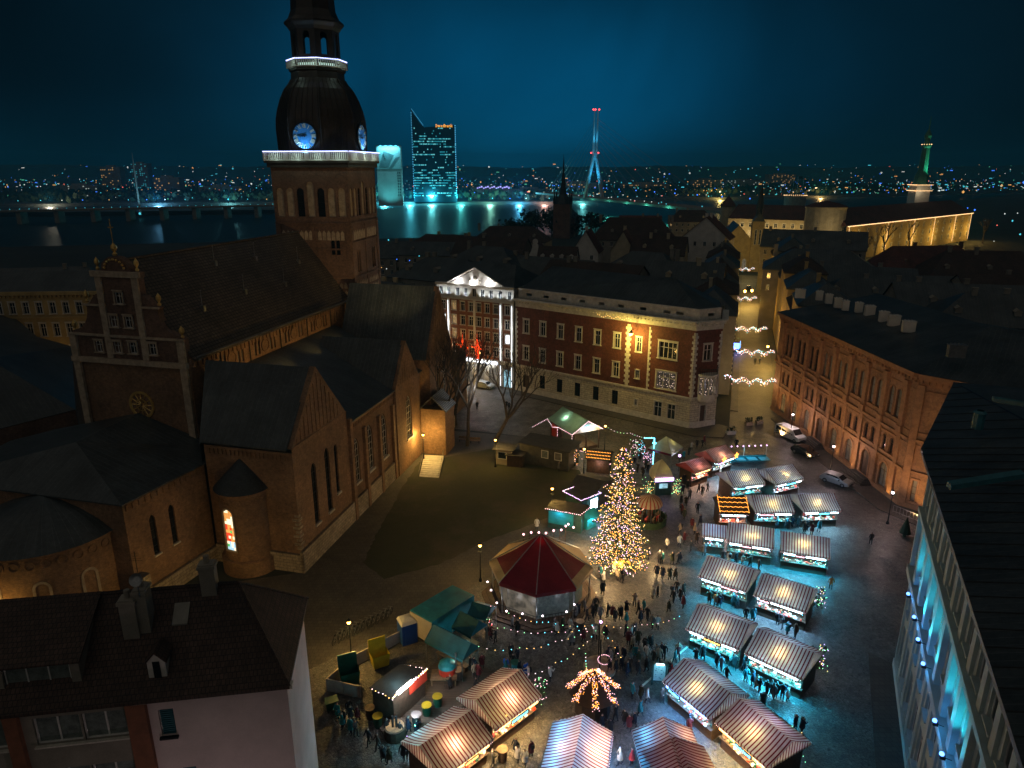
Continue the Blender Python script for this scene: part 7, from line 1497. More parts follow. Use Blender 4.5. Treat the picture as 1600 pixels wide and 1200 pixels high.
def stall(label, loc, ang, L=5.2, hw=2.35, zr=3.9, ze=2.7, canvas_='stripe', flap='stripe_y', strip='tube_white', scol=(0.02, 0.50, 0.82), se=75, glow=(1.0, 0.80, 0.20), ge=11, seed=0, goods=True, wallm='wood', group='striped market stalls', name='market_stall', strings=True, body=True, gy=-0.9, cat='stall', back=False):
 rr = random.Random(seed); t = thing(name, label, cat, loc, ang + rr.uniform(-.02, .02), group)
 key = (round(L, 1), round(hw, 2), zr, ze, canvas_)
 if key not in SM: SM[key] = roof_canvas(L, hw, zr, ze).mesh('canvas_roof', M[canvas_])
 place('canvas_roof', SM[key], t)
 k2 = key + (flap,)
 if k2 not in SM:
  m_ = MB(); m_.poly([(0, -hw, ze), (0, hw, ze), (0, 0, zr - 0.02)]); m_.poly([(0, -hw, ze), (0, hw, ze), (0.02, hw, ze - 0.22), (0.02, -hw, ze - 0.22)]); SM[k2] = m_.mesh('gable_flap', M[flap])
 for s in (-1, 1): place('gable_flap', SM[k2], t, (s * (L / 2 - 0.01), 0, 0))
 k3 = ('post', L, hw)
 if k3 not in SM: m_ = MB(); m_.box(-0.05, 0.05, -0.05, 0.05, 0, 2.62); SM[k3] = m_.mesh('post', M['wood'])
 for sx in (-1, 1):
  for sy in (-1, 1): place('post', SM[k3], t, (sx * (L / 2 - 0.25), sy * (hw - 0.75), 0))
 m_ = MB(); f = -(hw - 0.75)
 if body:
  m_.box(-L / 2 + 0.2, L / 2 - 0.2, f - 0.12, f, 0, 1.05); m_.box(-L / 2 + 0.1, L / 2 - 0.1, f - 0.35, f + 0.35, 1.05, 1.11); m_.box(-L / 2 + 0.2, L / 2 - 0.2, hw - 0.8, hw - 0.7, 0, 2.6)
  for s in (-1, 1): m_.box(s * (L / 2 - 0.2) - 0.04, s * (L / 2 - 0.2) + 0.04, f, hw - 0.8, 0, 2.6)
  m_.box(-L / 2 + 0.2, L / 2 - 0.2, f, hw - 0.8, 0.03, 0.1)
  m_.build('counter', M[wallm], t)
  m_ = MB(); m_.box(-L / 2 + 0.05, L / 2 - 0.05, -hw + 0.12, -hw + 0.20, ze - 0.35, ze - 0.06); m_.build('fascia_board', M['wood'], t)
 if strip:
  n = 2; W = (L - 0.9) / n
  for i in range(n):
   x0 = -L / 2 + 0.4 + i * (W + 0.12); m_ = MB(); m_.box(x0, x0 + W - 0.05, -hw + 0.02, -hw + 0.10, ze - 0.52, ze - 0.40); m_.box(x0, x0 + W - 0.05, f - 0.30, f - 0.22, 2.15, 2.25); m_.build('light_strip', M[strip], t)
  lamp('counter_light', 'AREA', (0, -hw + 0.05, ze - 0.55), se, scol, L - 0.6, t, sizey=0.25).rotation_euler = (rad(-18), 0, 0)
  lamp('counter_glow', 'AREA', (0, f + 0.5, 2.45), se * 0.45, (0.6, 0.9, 1.0), L - 1.2, t, sizey=0.6).rotation_euler = (rad(-25), 0, 0)
 if ge: lamp('roof_lamp', 'POINT', (rr.uniform(-0.2, 0.2), gy, zr - 0.40 * (zr - ze) / 1.2 - abs(gy) * (zr - ze) / hw - 0.40), ge, glow, 0.16, t)
 if (strip or ge) and 'bottom' not in label[:70]: lamp('inner_lamp', 'POINT', (0, 0.4, 1.9), 26 if canvas_ != 'stripe_pink' else 14, (0.30, 0.56, 1.0) if scol[2] >= 1.0 or scol[0] < 0.5 else (0.72, 0.50, 1.0), 0.4, t)
 if goods:
  ms = [M['bulb_pink'], M['bulb_warm'], M['tube_white'], M['red_paint'], M['white_paint'], M['wood_light'], M['green_plastic'], M['bulb_cyan']]; m_ = MB()
  for i in range(int(L * 7)):
   x = rr.uniform(-L / 2 + 0.35, L / 2 - 0.35); y = rr.uniform(f - 0.3, f + 0.3); h = rr.uniform(0.06, 0.28); w = rr.uniform(0.05, 0.13); m_.box(x - w, x + w, y - w, y + w, 1.11, 1.11 + h, rr.choice([3, 4, 4, 5, 5, 6, 3]))
  for i in range(int(L * 3)):
   x = rr.uniform(-L / 2 + 0.35, L / 2 - 0.35); h = rr.uniform(0.15, 0.45); m_.box(x - 0.06, x + 0.06, f - 0.1, f + 0.0, 2.1 - h, 2.1, rr.choice([3, 4, 5, 6, 4]))
  for i in range(int(L * 2.5)): m_.octa((rr.uniform(-L / 2 + 0.3, L / 2 - 0.3), f - 0.2, rr.uniform(1.3, 2.2)), 0.04, rr.choice([0, 1, 2, 7]))
  tag(m_.build('goods_on_display', ms, t), kind='stuff')
 if strip and L > 4 and rr.random() < 0.8:
  x0 = rr.uniform(-L / 2 + 0.3, 0.1); w = rr.uniform(1.1, 2.0); m_ = MB(); m_.box(x0, x0 + w, -hw - 0.10, -hw - 0.05, ze - 0.62, ze - 0.25); sb = m_.build('sign_board', M['wood'], t); m_ = MB(); n = int(w / 0.16)
  for i in range(n): m_.box(x0 + 0.1 + i * (w - 0.2) / n, x0 + 0.1 + (i + 0.62) * (w - 0.2) / n, -hw - 0.12, -hw - 0.10, ze - 0.52, ze - 0.52 + rr.uniform(0.12, 0.2))
  m_.build('glowing_letters', M[rr.choice(['bulb_pink', 'bulb_warm', 'bulb_cyan', 'bulb_violet'])], sb)
 if strings:
  m_ = MB(); n = int(L / 0.16)
  for i in range(n):
   x = -L / 2 + L * i / n; m_.octa((x, -hw - 0.03, ze - 0.24 - 0.07 * abs(math.sin(i * 0.9))), 0.028, rr.choice([0, 0, 1]))
  tag(m_.build('fairy_lights', [M['bulb_white'], M['bulb_pink'], M['bulb_warm']], t), kind='stuff')
 return t
S = {'R1a': [(1129, 737), (1187, 731), (1196, 759), (1146, 764)], 'R1b': [(1190, 735), (1244, 723), (1256, 749), (1203, 759)],
 'R2a': [(1121, 775), (1165, 776), (1171, 801), (1126, 801)], 'R2b': [(1172, 773), (1235, 773), (1238, 800), (1176, 800)], 'R2c': [(1243, 772), (1305, 770), (1312, 797), (1251, 800)],
 'R3a': [(1099, 816), (1135, 820), (1129, 843), (1092, 835)], 'R3b': [(1139, 815), (1210, 826), (1207, 858), (1132, 844)], 'R3c': [(1219, 829), (1300, 841), (1298, 880), (1217, 861)],
 'R4a': [(1106, 868), (1179, 890), (1168, 925), (1092, 900)], 'R4b': [(1190, 895), (1273, 921), (1262, 957), (1179, 930)],
 'R5a': [(1090, 944), (1172, 975), (1155, 1015), (1072, 981)], 'R5b': [(1184, 981), (1273, 1020), (1258, 1061), (1170, 1022)],
 'R6a': [(1069, 1028), (1142, 1083), (1113, 1122), (1043, 1062)], 'R6b': [(1155, 1091), (1237, 1157), (1209, 1200), (1124, 1132)],
 'B1a': [(747, 1092), (811, 1047), (836, 1088), (772, 1139)], 'B1b': [(656, 1164), (738, 1109), (759, 1150), (676, 1202)]}
CY = (0.14, 0.68, 1.0)
info = {
 'R1a': ('striped stall of the farthest pair, left, with pale lit counter', dict(se=60)), 'R1b': ('striped stall of the farthest pair, right, with violet-white lights', dict(se=60, scol=(0.4, 0.6, 1.0))),
 'R2b': ('striped stall in the middle of the row of three, red glowing sign', dict(se=50)), 'R2c': ('striped stall at the right end of the row of three', dict(se=42, scol=(0.3, 0.7, 1.0))),
 'R3b': ('striped stall of the third row with orange lit ridge light, left one', dict(se=60)), 'R3c': ('striped stall of the third row, right one with very bright counter', dict(se=90)),
 'R4a': ('striped stall of the fourth row, left one with green garland on the counter', dict(se=55)), 'R4b': ('striped stall of the fourth row, right one with pink icicle lights', dict(se=60, scol=(0.25, 0.6, 1.0))),
 'R5a': ('striped stall of the fifth row, left one with white icicle lights', dict(se=95)), 'R5b': ('striped stall of the fifth row, right one with glaring white counter', dict(se=120)),
 'R6a': ('striped stall of the sixth row, upper one with two blue tubes', dict(se=55, strip='tube_blue', scol=(0.15, 0.45, 1.0))), 'R6b': ('striped stall of the sixth row, lower one with yellow fascia', dict(se=45, strip='bulb_warm', scol=(1.0, 0.75, 0.3))),
 'B1a': ('striped stall at bottom left, upper one with orange glow through the canvas', dict(se=40, strip='bulb_warm', scol=(1.0, 0.6, 0.2), glow=(1.0, 0.55, 0.28), ge=22)), 'B1b': ('striped stall at bottom left, lower one with garland on its gable', dict(se=50, strip='bulb_warm', scol=(1.0, 0.65, 0.3), glow=(1.0, 0.55, 0.28), ge=24))}
STP = {}
for i, (kk, q) in enumerate(S.items()):
 if kk in ('R2a', 'R3a'): continue
 loc, ang, L, hw = quad_pose(q, 3.9, 2.7); STP[kk] = (loc, ang)
 lab, kw = info[kk]; small = kk.startswith('R1') or kk.startswith('R2')
 stall(lab, loc, ang, L=5.2 if not small else 5.0, hw=2.35, seed=i, **kw)
loc, ang, L, hw = quad_pose(S['R2a'], 3.9, 2.7)
t = stall('small stall whose dark roof is covered with rows of amber bulbs', loc, ang, L=3.7, hw=2.2, canvas_='roof_dark', flap='roof_dark', ge=0, se=30, scol=(1.0, 0.6, 0.5), seed=31, name='bulb_roof_stall')
m_ = MB();
for row in range(4):
 v = 0.12 + row * 0.28
 for i in range(22): m_.octa((-1.75 + 3.5 * i / 21, -2.2 * v, 3.9 - 1.2 * v + 0.08 + 0.05 * math.sin(i * 1.7)), 0.06)
for s in (-1, 1):
 for i in range(12): v = i / 11; m_.octa((s * 1.8, -2.2 * v, 3.9 - 1.2 * v + 0.1), 0.06)
tag(m_.build('roof_bulbs', M['bulb_amber'], t), kind='stuff'); lamp('bulb_glow', 'AREA', (0, -1.5, 4.3), 14, (1, 0.45, 0.1), 3, t, sizey=2)
loc, ang, L, hw = quad_pose(S['R3a'], 3.6, 2.7)
stall('small low striped stall at the left end of the third row', loc, ang, L=2.8, hw=1.5, zr=3.5, ze=2.7, ge=0, se=26, seed=33, group='striped market stalls')
def ridge_stall(label, p_far, p_near, **kw):
 A, B = G(*p_far, 3.9), G(*p_near, 3.9); ang = math.atan2(A.y - B.y, A.x - B.x); u = (A - B).normalized(); c_ = A - u * 2.6; return stall(label, (c_.x, c_.y, 0), ang, **kw)
def side_fills(t, k_=1.0, c=(0.05, 0.50, 1.0)):
 for x in (-1.7, 0, 1.7): lamp('side_lamp', 'POINT', (x, 1.5, 2.1), 55 * k_, c, 0.4, t); lamp('side_lamp', 'POINT', (x, -1.4, 2.0), 30 * k_, (1.0, 0.50, 0.26), 0.4, t)  # added coloured fill inside, tints the canvas slopes blue and orange
t = ridge_stall('striped stall at the bottom centre with blue and orange canvas halves', (911, 1115), (897, 1186), se=35, strip='tube_blue', scol=(0.2, 0.5, 1), glow=(1.0, 0.55, 0.2), ge=14, seed=41, gy=-1.0)
lamp('roof_lamp', 'POINT', (-0.3, 1.0, 2.9), 2.5, (1.0, 0.72, 0.62), 0.12, t); side_fills(t)
t = ridge_stall('blue washed striped stall right of the bottom centre, upper one', (1036, 1119), (1049, 1160), se=20, strip='bulb_warm', scol=(1, 0.6, 0.3), glow=(1.0, 0.5, 0.3), ge=6, seed=42, gy=-1.2)
side_fills(t, 0.8)
t = ridge_stall('striped stall at the bottom edge glowing orange, right of the red coat', (1053, 1150), (1078, 1200), se=20, strip='bulb_warm', scol=(1, 0.6, 0.3), glow=(1.0, 0.55, 0.28), ge=20, seed=43, gy=-1.0)
lamp('roof_lamp', 'POINT', (0.3, 0.8, 2.9), 2.0, (0.9, 0.45, 0.5), 0.12, t); side_fills(t, 0.9, (0.35, 0.4, 1.0))
q = [(1102, 705), (1135, 694), (1146, 711), (1112, 723)]; loc, ang, L, hw = quad_pose(q, 3.8, 2.7)
t = stall('pale pink striped stall with two glowing gold stars, upper one', loc, ang, L=4.6, hw=2.0, zr=3.8, canvas_='stripe_pink', flap='stripe_pink', strip='tube_white', se=45, scol=(0.4, 0.7, 1.0), glow=(1.0, 0.6, 0.35), ge=14, seed=51)
def star(m_, c, r, d=0.06):
 pts = []
 for i in range(10): w = math.pi / 2 + math.pi * i / 5; q_ = r if i % 2 == 0 else r * 0.42; pts.append((c[0] + q_ * math.cos(w), c[1], c[2] + q_ * math.sin(w)))
 m_.ext(pts, (0, d, 0))
for x in (-0.6, 2.2): m_ = MB(); star(m_, (x, -2.2, 2.75), 0.55); m_.build('gold_star', M['bulb_amber'], t)
q = [(1072, 722), (1098, 714), (1113, 722), (1082, 737)]; loc, ang, L, hw = quad_pose(q, 3.5, 2.6)
stall('pale pink striped stall with rows of bulbs along its ridge, lower one', loc, ang, L=3.8, hw=1.8, zr=3.5, ze=2.6, canvas_='stripe_pink', flap='stripe_pink', strip='bulb_warm', se=22, scol=(1, 0.6, 0.4), glow=(1.0, 0.5, 0.4), ge=7, seed=52)
def pyramid_tent(label, c, w, zr, ze, mat, flap, ang=0.0, curve=0.0, cat='tent', name='canopy_tent', lampe=12, lampc=(1, 0.9, 0.4)):
 t = thing(name, label, cat, (c[0], c[1], 0), ang, None); m_ = MB(); h = w / 2; pr = []
 for i in range(7): u_ = i / 6; pr.append((max(0.01, h * 1.414 * ((1 - u_) ** (1.0 if not curve else 1 / (1 + curve)) if curve <= 0 else (1 - u_ ** (1 + curve)))), ze + (zr - ze) * u_))
 m_.lathe(pr, 4, 0, (0, 0, 0), rad(45)); m_.build('canvas_roof', M[mat], t); m_ = MB(); m_.lathe([(h * 1.414, ze), (h * 1.414, ze - 0.35)], 4, 0, (0, 0, 0), rad(45)); m_.build('valance', M[flap], t)
 for sx in (-1, 1):
  for sy in (-1, 1): m_ = MB(); m_.tube((sx * (h - 0.1), sy * (h - 0.1), 0), (sx * (h - 0.1), sy * (h - 0.1), ze), 0.05, 5); m_.build('post', M['metal_grey'], t)
 if lampe: lamp('tent_lamp', 'POINT', (h * 0.25, -h * 0.25, ze + (zr - ze) * 0.35), lampe, lampc, 0.15, t)
 return t
p = G(1040, 697, 3.0); pyramid_tent('cream canopy tent with a string of lights down its corner', (p.x, p.y), 4.0, 4.6, 2.8, 'canvas_cream', 'stripe', rad(52), lampe=16, lampc=(1.0, 0.95, 0.35))
p = G(1031, 768, 0); t = pyramid_tent('yellow bell-roofed kiosk with glowing pink sign band', (p.x, p.y), 2.6, 5.0, 2.5, 'canvas_cream', 'canvas_cream', rad(8), 0.9, 'kiosk', 'bell_roof_kiosk', lampe=10, lampc=(1.0, 0.9, 0.3))
m_ = MB(); m_.box(-1.2, 1.2, -1.2, 1.2, 0, 2.2); m_.build('kiosk_body', M['wood_green'], t); m_ = MB(); m_.box(-1.35, 1.35, -1.52, -1.42, 2.25, 2.75); sg_ = m_.build('sign_board', M['bulb_violet'], t); text('BAILEYS', 0.46, 'metal_dark', t, (0, -1.535, 2.36), (rad(90), 0, 0), 0.01)
m_ = MB(); m_.box(-0.6, 0.6, -1.26, -1.21, 1.1, 1.8); m_.build('serving_window', M['lit_cool'], t); lamp('sign_light', 'AREA', (0, -1.7, 2.5), 14, (0.9, 0.6, 1.0), 2, t, sizey=0.3).rotation_euler = (rad(-60), 0, 0)
rr = random.Random(8); m_ = MB()
for sx in (-1, 1):
 for i in range(60): m_.octa((sx * 2.0 + rr.gauss(0, 0.35), -1.0 + rr.gauss(0, 0.3), abs(rr.gauss(1.0, 0.7))), 0.05, rr.randrange(2))
tag(m_.build('bush_lights', [M['bulb_warm'], M['bulb_green']], t), kind='stuff')
p = G(1013, 815, 0); t = thing('small_merry_go_round', 'small round merry-go-round with orange and cream striped roof', 'carousel', (p.x, p.y, 0))
m_ = MB(); m_.lathe([(0.02, 4.0), (0.7, 3.75), (1.35, 3.3), (1.65, 2.8), (1.68, 2.55)], 36, 0); m_.build('striped_roof', M['stripe_round'], t, smooth=True)
m_ = MB(); m_.lathe([(1.9, 0.0), (1.9, 0.25), (0.01, 0.25)], 24); m_.lathe([(0.3, 0.25), (0.3, 3.2)], 10); m_.build('platform', M['wood'], t)
for i in range(8):
 w = 2 * math.pi * i / 8; m_ = MB(); m_.tube((1.5 * math.cos(w), 1.5 * math.sin(w), 0.25), (1.5 * math.cos(w), 1.5 * math.sin(w), 2.8), 0.035, 5); m_.build('pole', M['metal_grey'], t)
 m_ = MB(); x, y = 1.2 * math.cos(w + 0.3), 1.2 * math.sin(w + 0.3); m_.ball((x, y, 0.95), 0.2, n=6, sz=0.9); m_.tube((x, y, 1.0), (x + 0.2, y, 1.35), 0.08, 5); [m_.tube((x + dx, y + dy, 0.8), (x + dx, y + dy, 0.35), 0.03, 4) for dx in (-0.1, 0.1) for dy in (-0.06, 0.06)]; m_.build('seat_horse', M['red_paint' if i % 2 else 'wood_light'], t)
m_ = MB(); m_.lathe([(2.3, 0), (2.3, 0.9), (2.2, 0.9)], 24)
for i in range(40): w = 2 * math.pi * i / 40; m_.octa((2.3 * math.cos(w), 2.3 * math.sin(w), 0.95 + 0.1 * math.sin(i * 2)), 0.14)
m_.build('fir_hedge', M['needle'], t)
p = G(845, 882, 4.0); PV = thing('octagonal_tent', 'large octagonal tent with dark red front panels, tan rear and edges and glowing red peak', 'tent', (p.x, p.y, 0))
RV = 5.5; zE_, zP = 4.0, 7.5; vv = [Vector((RV * math.cos(rad(-97 + 45 * i)), RV * math.sin(rad(-97 + 45 * i)), zE_)) for i in range(8)]; ap = Vector((0, 0.3, zP))
for i in range(8):
 a, b = vv[i], vv[(i + 1) % 8]; n = 7
 for nm_, k0, k1 in (('roof_panel', 0, 6 if i in (6, 1) else 7), ('roof_skirt', 6, 7)):
  if nm_ == 'roof_skirt' and i not in (6, 1): continue
  m_ = MB()
  for k_ in range(k0, k1):
   t0, t1 = k_ / n, (k_ + 1) / n; sg = lambda t_: -0.25 * math.sin(math.pi * t_); r0_, r1_ = ap.lerp(a, t0), ap.lerp(b, t0); r2_, r3_ = ap.lerp(b, t1), ap.lerp(a, t1)
   for v_, t_ in ((r0_, t0), (r1_, t0), (r2_, t1), (r3_, t1)): v_.z += sg(t_)
   m_.poly([r3_, r2_, r1_, r0_])
  if k1 == 7: m_.poly([a, b, b - Vector((0, 0, 0.4)), a - Vector((0, 0, 0.4))])
  m_.build(nm_, M['canvas_red' if i in (6, 7, 0, 1) and nm_ == 'roof_panel' else 'canvas_tan'], PV)
m_ = MB()
for i in range(8): m_.tube(vv[i], ap, 0.06, 5); m_.tube(vv[i] * 0.93 - Vector((0, 0, zE_ * 0.93)), vv[i] * 0.95, 0.07, 6)
m_.build('tent_frame', M['metal_grey'], PV)
for i in range(8):
 a, b = vv[i] * 0.80, vv[(i + 1) % 8] * 0.80; a.z = b.z = 0
 m_ = MB(); m_.ext([a + Vector((0, 0, 0.4)), b + Vector((0, 0, 0.4)), b + Vector((0, 0, 3.3)), a + Vector((0, 0, 3.3))], (b - a).cross(Vector((0, 0, 1))).normalized() * 0.05); m_.build('glass_screen', M['lit_dim' if i in (6, 7) else 'curtain_dim'], PV)
 a, b = vv[i] * 0.97, vv[(i + 1) % 8] * 0.97; a.z = b.z = 0.3; m_ = MB(); m_.tube(a + Vector((0, 0, 1.0)), b + Vector((0, 0, 1.0)), 0.035, 4)
 for k_ in range(12): q_ = a.lerp(b, k_ / 12); m_.tube(q_, q_ + Vector((0, 0, 1.0)), 0.022, 4)
 m_.build('railing', M['metal_dark'], PV)
m_ = MB(); m_.lathe([(5.9, 0), (5.9, 0.3), (0.1, 0.3)], 8, 0, (0, 0, 0), rad(-97)); m_.lathe([(6.4, 0), (6.4, 0.15), (5.9, 0.15)], 8, 0, (0, 0, 0), rad(-97)); m_.build('deck', M['wood'], PV)
lamp('peak_lamp', 'POINT', (0, -0.1, 6.8), 60, (1.0, 0.10, 0.06), 0.15, PV); lamp('tan_side_lamp', 'POINT', (2.3, 1.6, 4.2), 26, (1.0, 0.75, 0.45), 0.2, PV); lamp('tan_side_lamp', 'POINT', (-3.2, 1.4, 3.2), 18, (1.0, 0.65, 0.35), 0.2, PV)
m_ = MB()
for (x, y, z) in [(-5.2, -2.3, 2.4), (-4.6, -3.2, 1.5), (-3.6, -4.2, 1.2), (-2.0, -4.9, 1.4), (0.0, -5.4, 1.5), (2.4, -5.0, 1.7), (3.2, -4.5, 2.2), (-5.6, -1.4, 2.8)]:
 m_.ball((x, y, z), 0.10); lamp('terrace_lamp', 'POINT', (x * 1.05, y * 1.05, z), 12, (0.85, 0.9, 1.0), 0.1, PV)
m_.build('terrace_lights', M['bulb_white'], PV).name = 'terrace_light'
pts = [G(818, 835, 2.4), G(830, 832, 2.4), G(842, 832, 2.4), G(853, 833, 2.4), G(865, 829, 2.4), G(877, 828, 2.4), G(884, 822, 2.6), G(888, 819, 2.6), G(896, 824, 2.4)]
t = thing('terrace_fence', 'dark timber terrace fence with a row of white globe lights behind the octagonal tent', 'fence', (0, 0, 0)); a, b = Vector((pts[0].x, pts[0].y, 0)), Vector((pts[6].x, pts[6].y, 0))
for i in range(8): q_ = a.lerp(b, i / 7); m_ = MB(); m_.box(q_.x - 0.05, q_.x + 0.05, q_.y - 0.05, q_.y + 0.05, 0, 2.3); m_.build('fence_post', M['wood'], t)
m_ = MB()
for z in (0.3, 0.6, 0.9, 1.2): m_.tube(a + Vector((0, 0, z)), b + Vector((0, 0, z)), 0.05, 4)
m_.build('fence_rails', M['wood'], t).name = 'fence_rail'; m_ = MB()
for q_ in pts: m_.ball(q_, 0.13)
m_.build('globe_lights', M['bulb_pink'], t).name = 'globe_light'; lamp('fence_light', 'AREA', (a + b) / 2 + Vector((0, 0, 2.3)), 40, (1, 0.8, 0.8), 5, t, sizey=0.5)
def hut(label, base, rz, w, d, ze, zr, wallm='wood', roofm='roof_tar', extra=None, group=None, cat='hut', name='market_hut', over=0.3, axis='x'):
 t = thing(name, label, cat, (base[0], base[1], 0), rz, group); m_ = MB(); m_.box(-w / 2, w / 2, -d / 2, d / 2, 0, ze)
 if zr > ze:
  if axis == 'x':
   for s in (-1, 1): m_.ext([(s * w / 2, -d / 2, ze), (s * w / 2, d / 2, ze), (s * w / 2, 0, zr)], (-s * 0.1, 0, 0))
  else:
   for s in (-1, 1): m_.ext([(-w / 2, s * d / 2, ze), (w / 2, s * d / 2, ze), (0, s * d / 2, zr)], (0, -s * 0.1, 0))
 for i in range(int(w / 0.5)): m_.box(-w / 2 + i * 0.5 + 0.02, -w / 2 + i * 0.5 + 0.46, -d / 2 - 0.03, -d / 2, 0.1, ze - 0.05)
 m_.build('wall', M[wallm], t); m_ = MB()
 if zr > ze: gable_roof(m_, -w / 2, w / 2, -d / 2, d / 2, ze, zr, axis, over, th=0.1)
 else: m_.box(-w / 2 - over, w / 2 + over, -d / 2 - over, d / 2 + over, ze, ze + 0.12)
 m_.build('roof', M[roofm], t); return t
def pane_box(t, x0, x1, y, z0, z1, mat, name='window', frame=True):
 m_ = MB(); m_.box(x0, x1, y - 0.03, y, z0, z1); w_ = m_.build('pane', M[mat], None);
 if frame:
  m_ = MB(); f = 0.08
  m_.box(x0 - f, x0, y - 0.09, y, z0 - f, z1 + f); m_.box(x1, x1 + f, y - 0.09, y, z0 - f, z1 + f); m_.box(x0, x1, y - 0.085, y, z1, z1 + f); m_.box(x0, x1, y - 0.085, y, z0 - f, z0); fr_ = m_.build(name, M['white_paint'], t); w_.parent = fr_
 else: w_.parent = t; w_.name = name
 return w_
q = [(879, 635), (919, 658), (892, 678), (855, 654)]; loc, ang, L, hw = quad_pose(q, 5.2, 3.4)
GH = thing('green_cabin', 'large cabin with pale green translucent roof and light-edged gable', 'cabin', loc, ang)
roof_canvas(L, hw, 5.2, 3.4, scallop=False).build('roof_sheet', M['canvas_green'], GH); m_ = MB(); m_.box(-L / 2 + 0.5, L / 2 - 0.6, -hw + 0.6, hw - 0.6, 0, 0.5)
for x in (-L / 2 + 0.5, 0, L / 2 - 0.4):
 for y in (-hw + 0.5, 0.0, hw - 0.5): m_.box(x - 0.09, x + 0.09, y - 0.09, y + 0.09, 0, 3.5)
m_.box(-L / 2 + 0.5, 0, -hw + 0.6, -hw + 0.7, 0, 2.9); m_.box(-L / 2 + 0.5, -L / 2 + 0.6, -hw + 0.6, hw - 0.6, 0, 3.3); m_.build('timber_frame', M['wood'], GH)
m_ = MB(); m_.box(-L / 2 + 0.7, -L / 2 + 2.6, -hw + 0.5, -hw + 0.58, 0.6, 2.8); m_.build('door', M['red_paint'], GH)
m_ = MB(); m_.ext([(L / 2 - 0.02, -hw, 3.4), (L / 2 - 0.02, hw, 3.4), (L / 2 - 0.02, 0, 5.15)], (0.04, 0, 0))
for i in range(14): y = -hw + 2 * hw * (i + 0.5) / 14; m_.box(L / 2 + 0.03, L / 2 + 0.08, y - 0.06, y + 0.06, 3.4, 3.4 + (1.75) * (1 - abs(y) / hw))
m_.build('gable_boards', M['white_paint'], GH)
rr = random.Random(2); m_ = MB()
def string_pts(m2, P, step, r, mats_n=1, jit=0.0, r_=rr):
 for a, b in zip(P[:-1], P[1:]):
  a = Vector(a); b = Vector(b); n = max(1, int((b - a).length / step))
  for i in range(n): q_ = a.lerp(b, i / n); m2.octa((q_.x + r_.gauss(0, jit), q_.y + r_.gauss(0, jit), q_.z + r_.gauss(0, jit)), r, r_.randrange(mats_n))
string_pts(m_, [(L / 2 + 0.12, -hw, 3.4), (L / 2 + 0.12, 0, 5.2), (L / 2 + 0.12, hw, 3.4)], 0.14, 0.06, 2)
string_pts(m_, [(-L / 2 - 1.5, -hw - 2.0, 1.8), (-L / 2, -hw, 3.4), (-L / 2 + 2, -hw - 0.1, 2.6), (-L / 2 + 4, -hw - 0.1, 3.2), (L / 2, -hw, 3.3), (L / 2, -hw - 0.2, 0.6)], 0.28, 0.06, 2); string_pts(m_, [(-0.6, -hw, 3.0), (-0.6, -hw, 0.4), (1.6, -hw - 0.6, 0.9), (L / 2, -hw - 0.2, 2.6)], 0.28, 0.06, 2)
string_pts(m_, [(L / 2 + 0.2, -hw, 2.2), (L / 2 + 2.5, -hw - 0.2, 1.6), (L / 2 + 6, -hw + 0.3, 2.2), (L / 2 + 8, -hw + 2, 2.6)], 0.3, 0.06, 2)
tag(m_.build('fairy_lights', [M['bulb_pink'], M['bulb_white']], GH), kind='stuff')
lamp('cabin_lamp', 'POINT', (-L * 0.12, -hw * 0.35, 4.15), 42, (0.85, 1.0, 0.8), 0.25, GH); lamp('cabin_lamp', 'POINT', (L * 0.3, 0, 3.0), 45, (1.0, 0.75, 0.4), 0.2, GH); lamp('gable_light', 'AREA', (L / 2 + 0.6, 0, 3.9), 30, (1, 0.85, 0.75), 2.6, GH, sizey=1).rotation_euler = (rad(60), 0, rad(90))
m_ = MB(); m_.lathe([(0.55, 0), (0.55, 0.08), (0.4, 0.1)], 12, 0, (L / 2 + 0.3, -0.3, 4.1)); m_.box(L / 2 + 0.12, L / 2 + 0.2, -0.6, 0.6, 3.9, 4.4); m_.build('lit_sign', M['bulb_cyan'], GH)
a, b = G(812, 722, 0), G(888, 737, 0); c_ = (a + b) / 2; an = math.atan2(b.y - a.y, b.x - a.x); nn = Vector((-math.sin(an), math.cos(an), 0)); c_ = c_ + nn * 2.2
t = hut('long dark flat-roofed hut with two small lit windows below the green cabin', c_, an, (b - a).length, 4.4, 3.2, 3.2, 'cabin_grey', 'roof_tar'); pane_box(t, -0.3, 0.7, -2.25, 1.6, 2.7, 'curtain_dim'); pane_box(t, 1.9, 2.9, -2.25, 1.6, 2.7, 'glass_pale')
p = G(790, 722, 0); t = hut('small yellow lit ticket kiosk under the amber lamp', p, rad(-18), 2.6, 2.4, 2.5, 2.5, 'cream', 'cabin_grey', over=0.35); pane_box(t, -0.8, 0.5, -1.23, 1.1, 2.1, 'glass')
p = G(806, 726, 0); hut('low timber shed leaning against the yellow ticket kiosk', p, rad(-12), 2.4, 2.0, 1.9, 1.9, 'wood', 'roof_tar')
q = [(905, 743), (942, 752), (936, 778), (886, 767)]; loc, ang, L, hw = quad_pose(q, 3.6, 2.6); hut('dark pitched hut roof directly left of the Christmas tree', loc, ang, L, hw * 2, 2.6, 3.6)
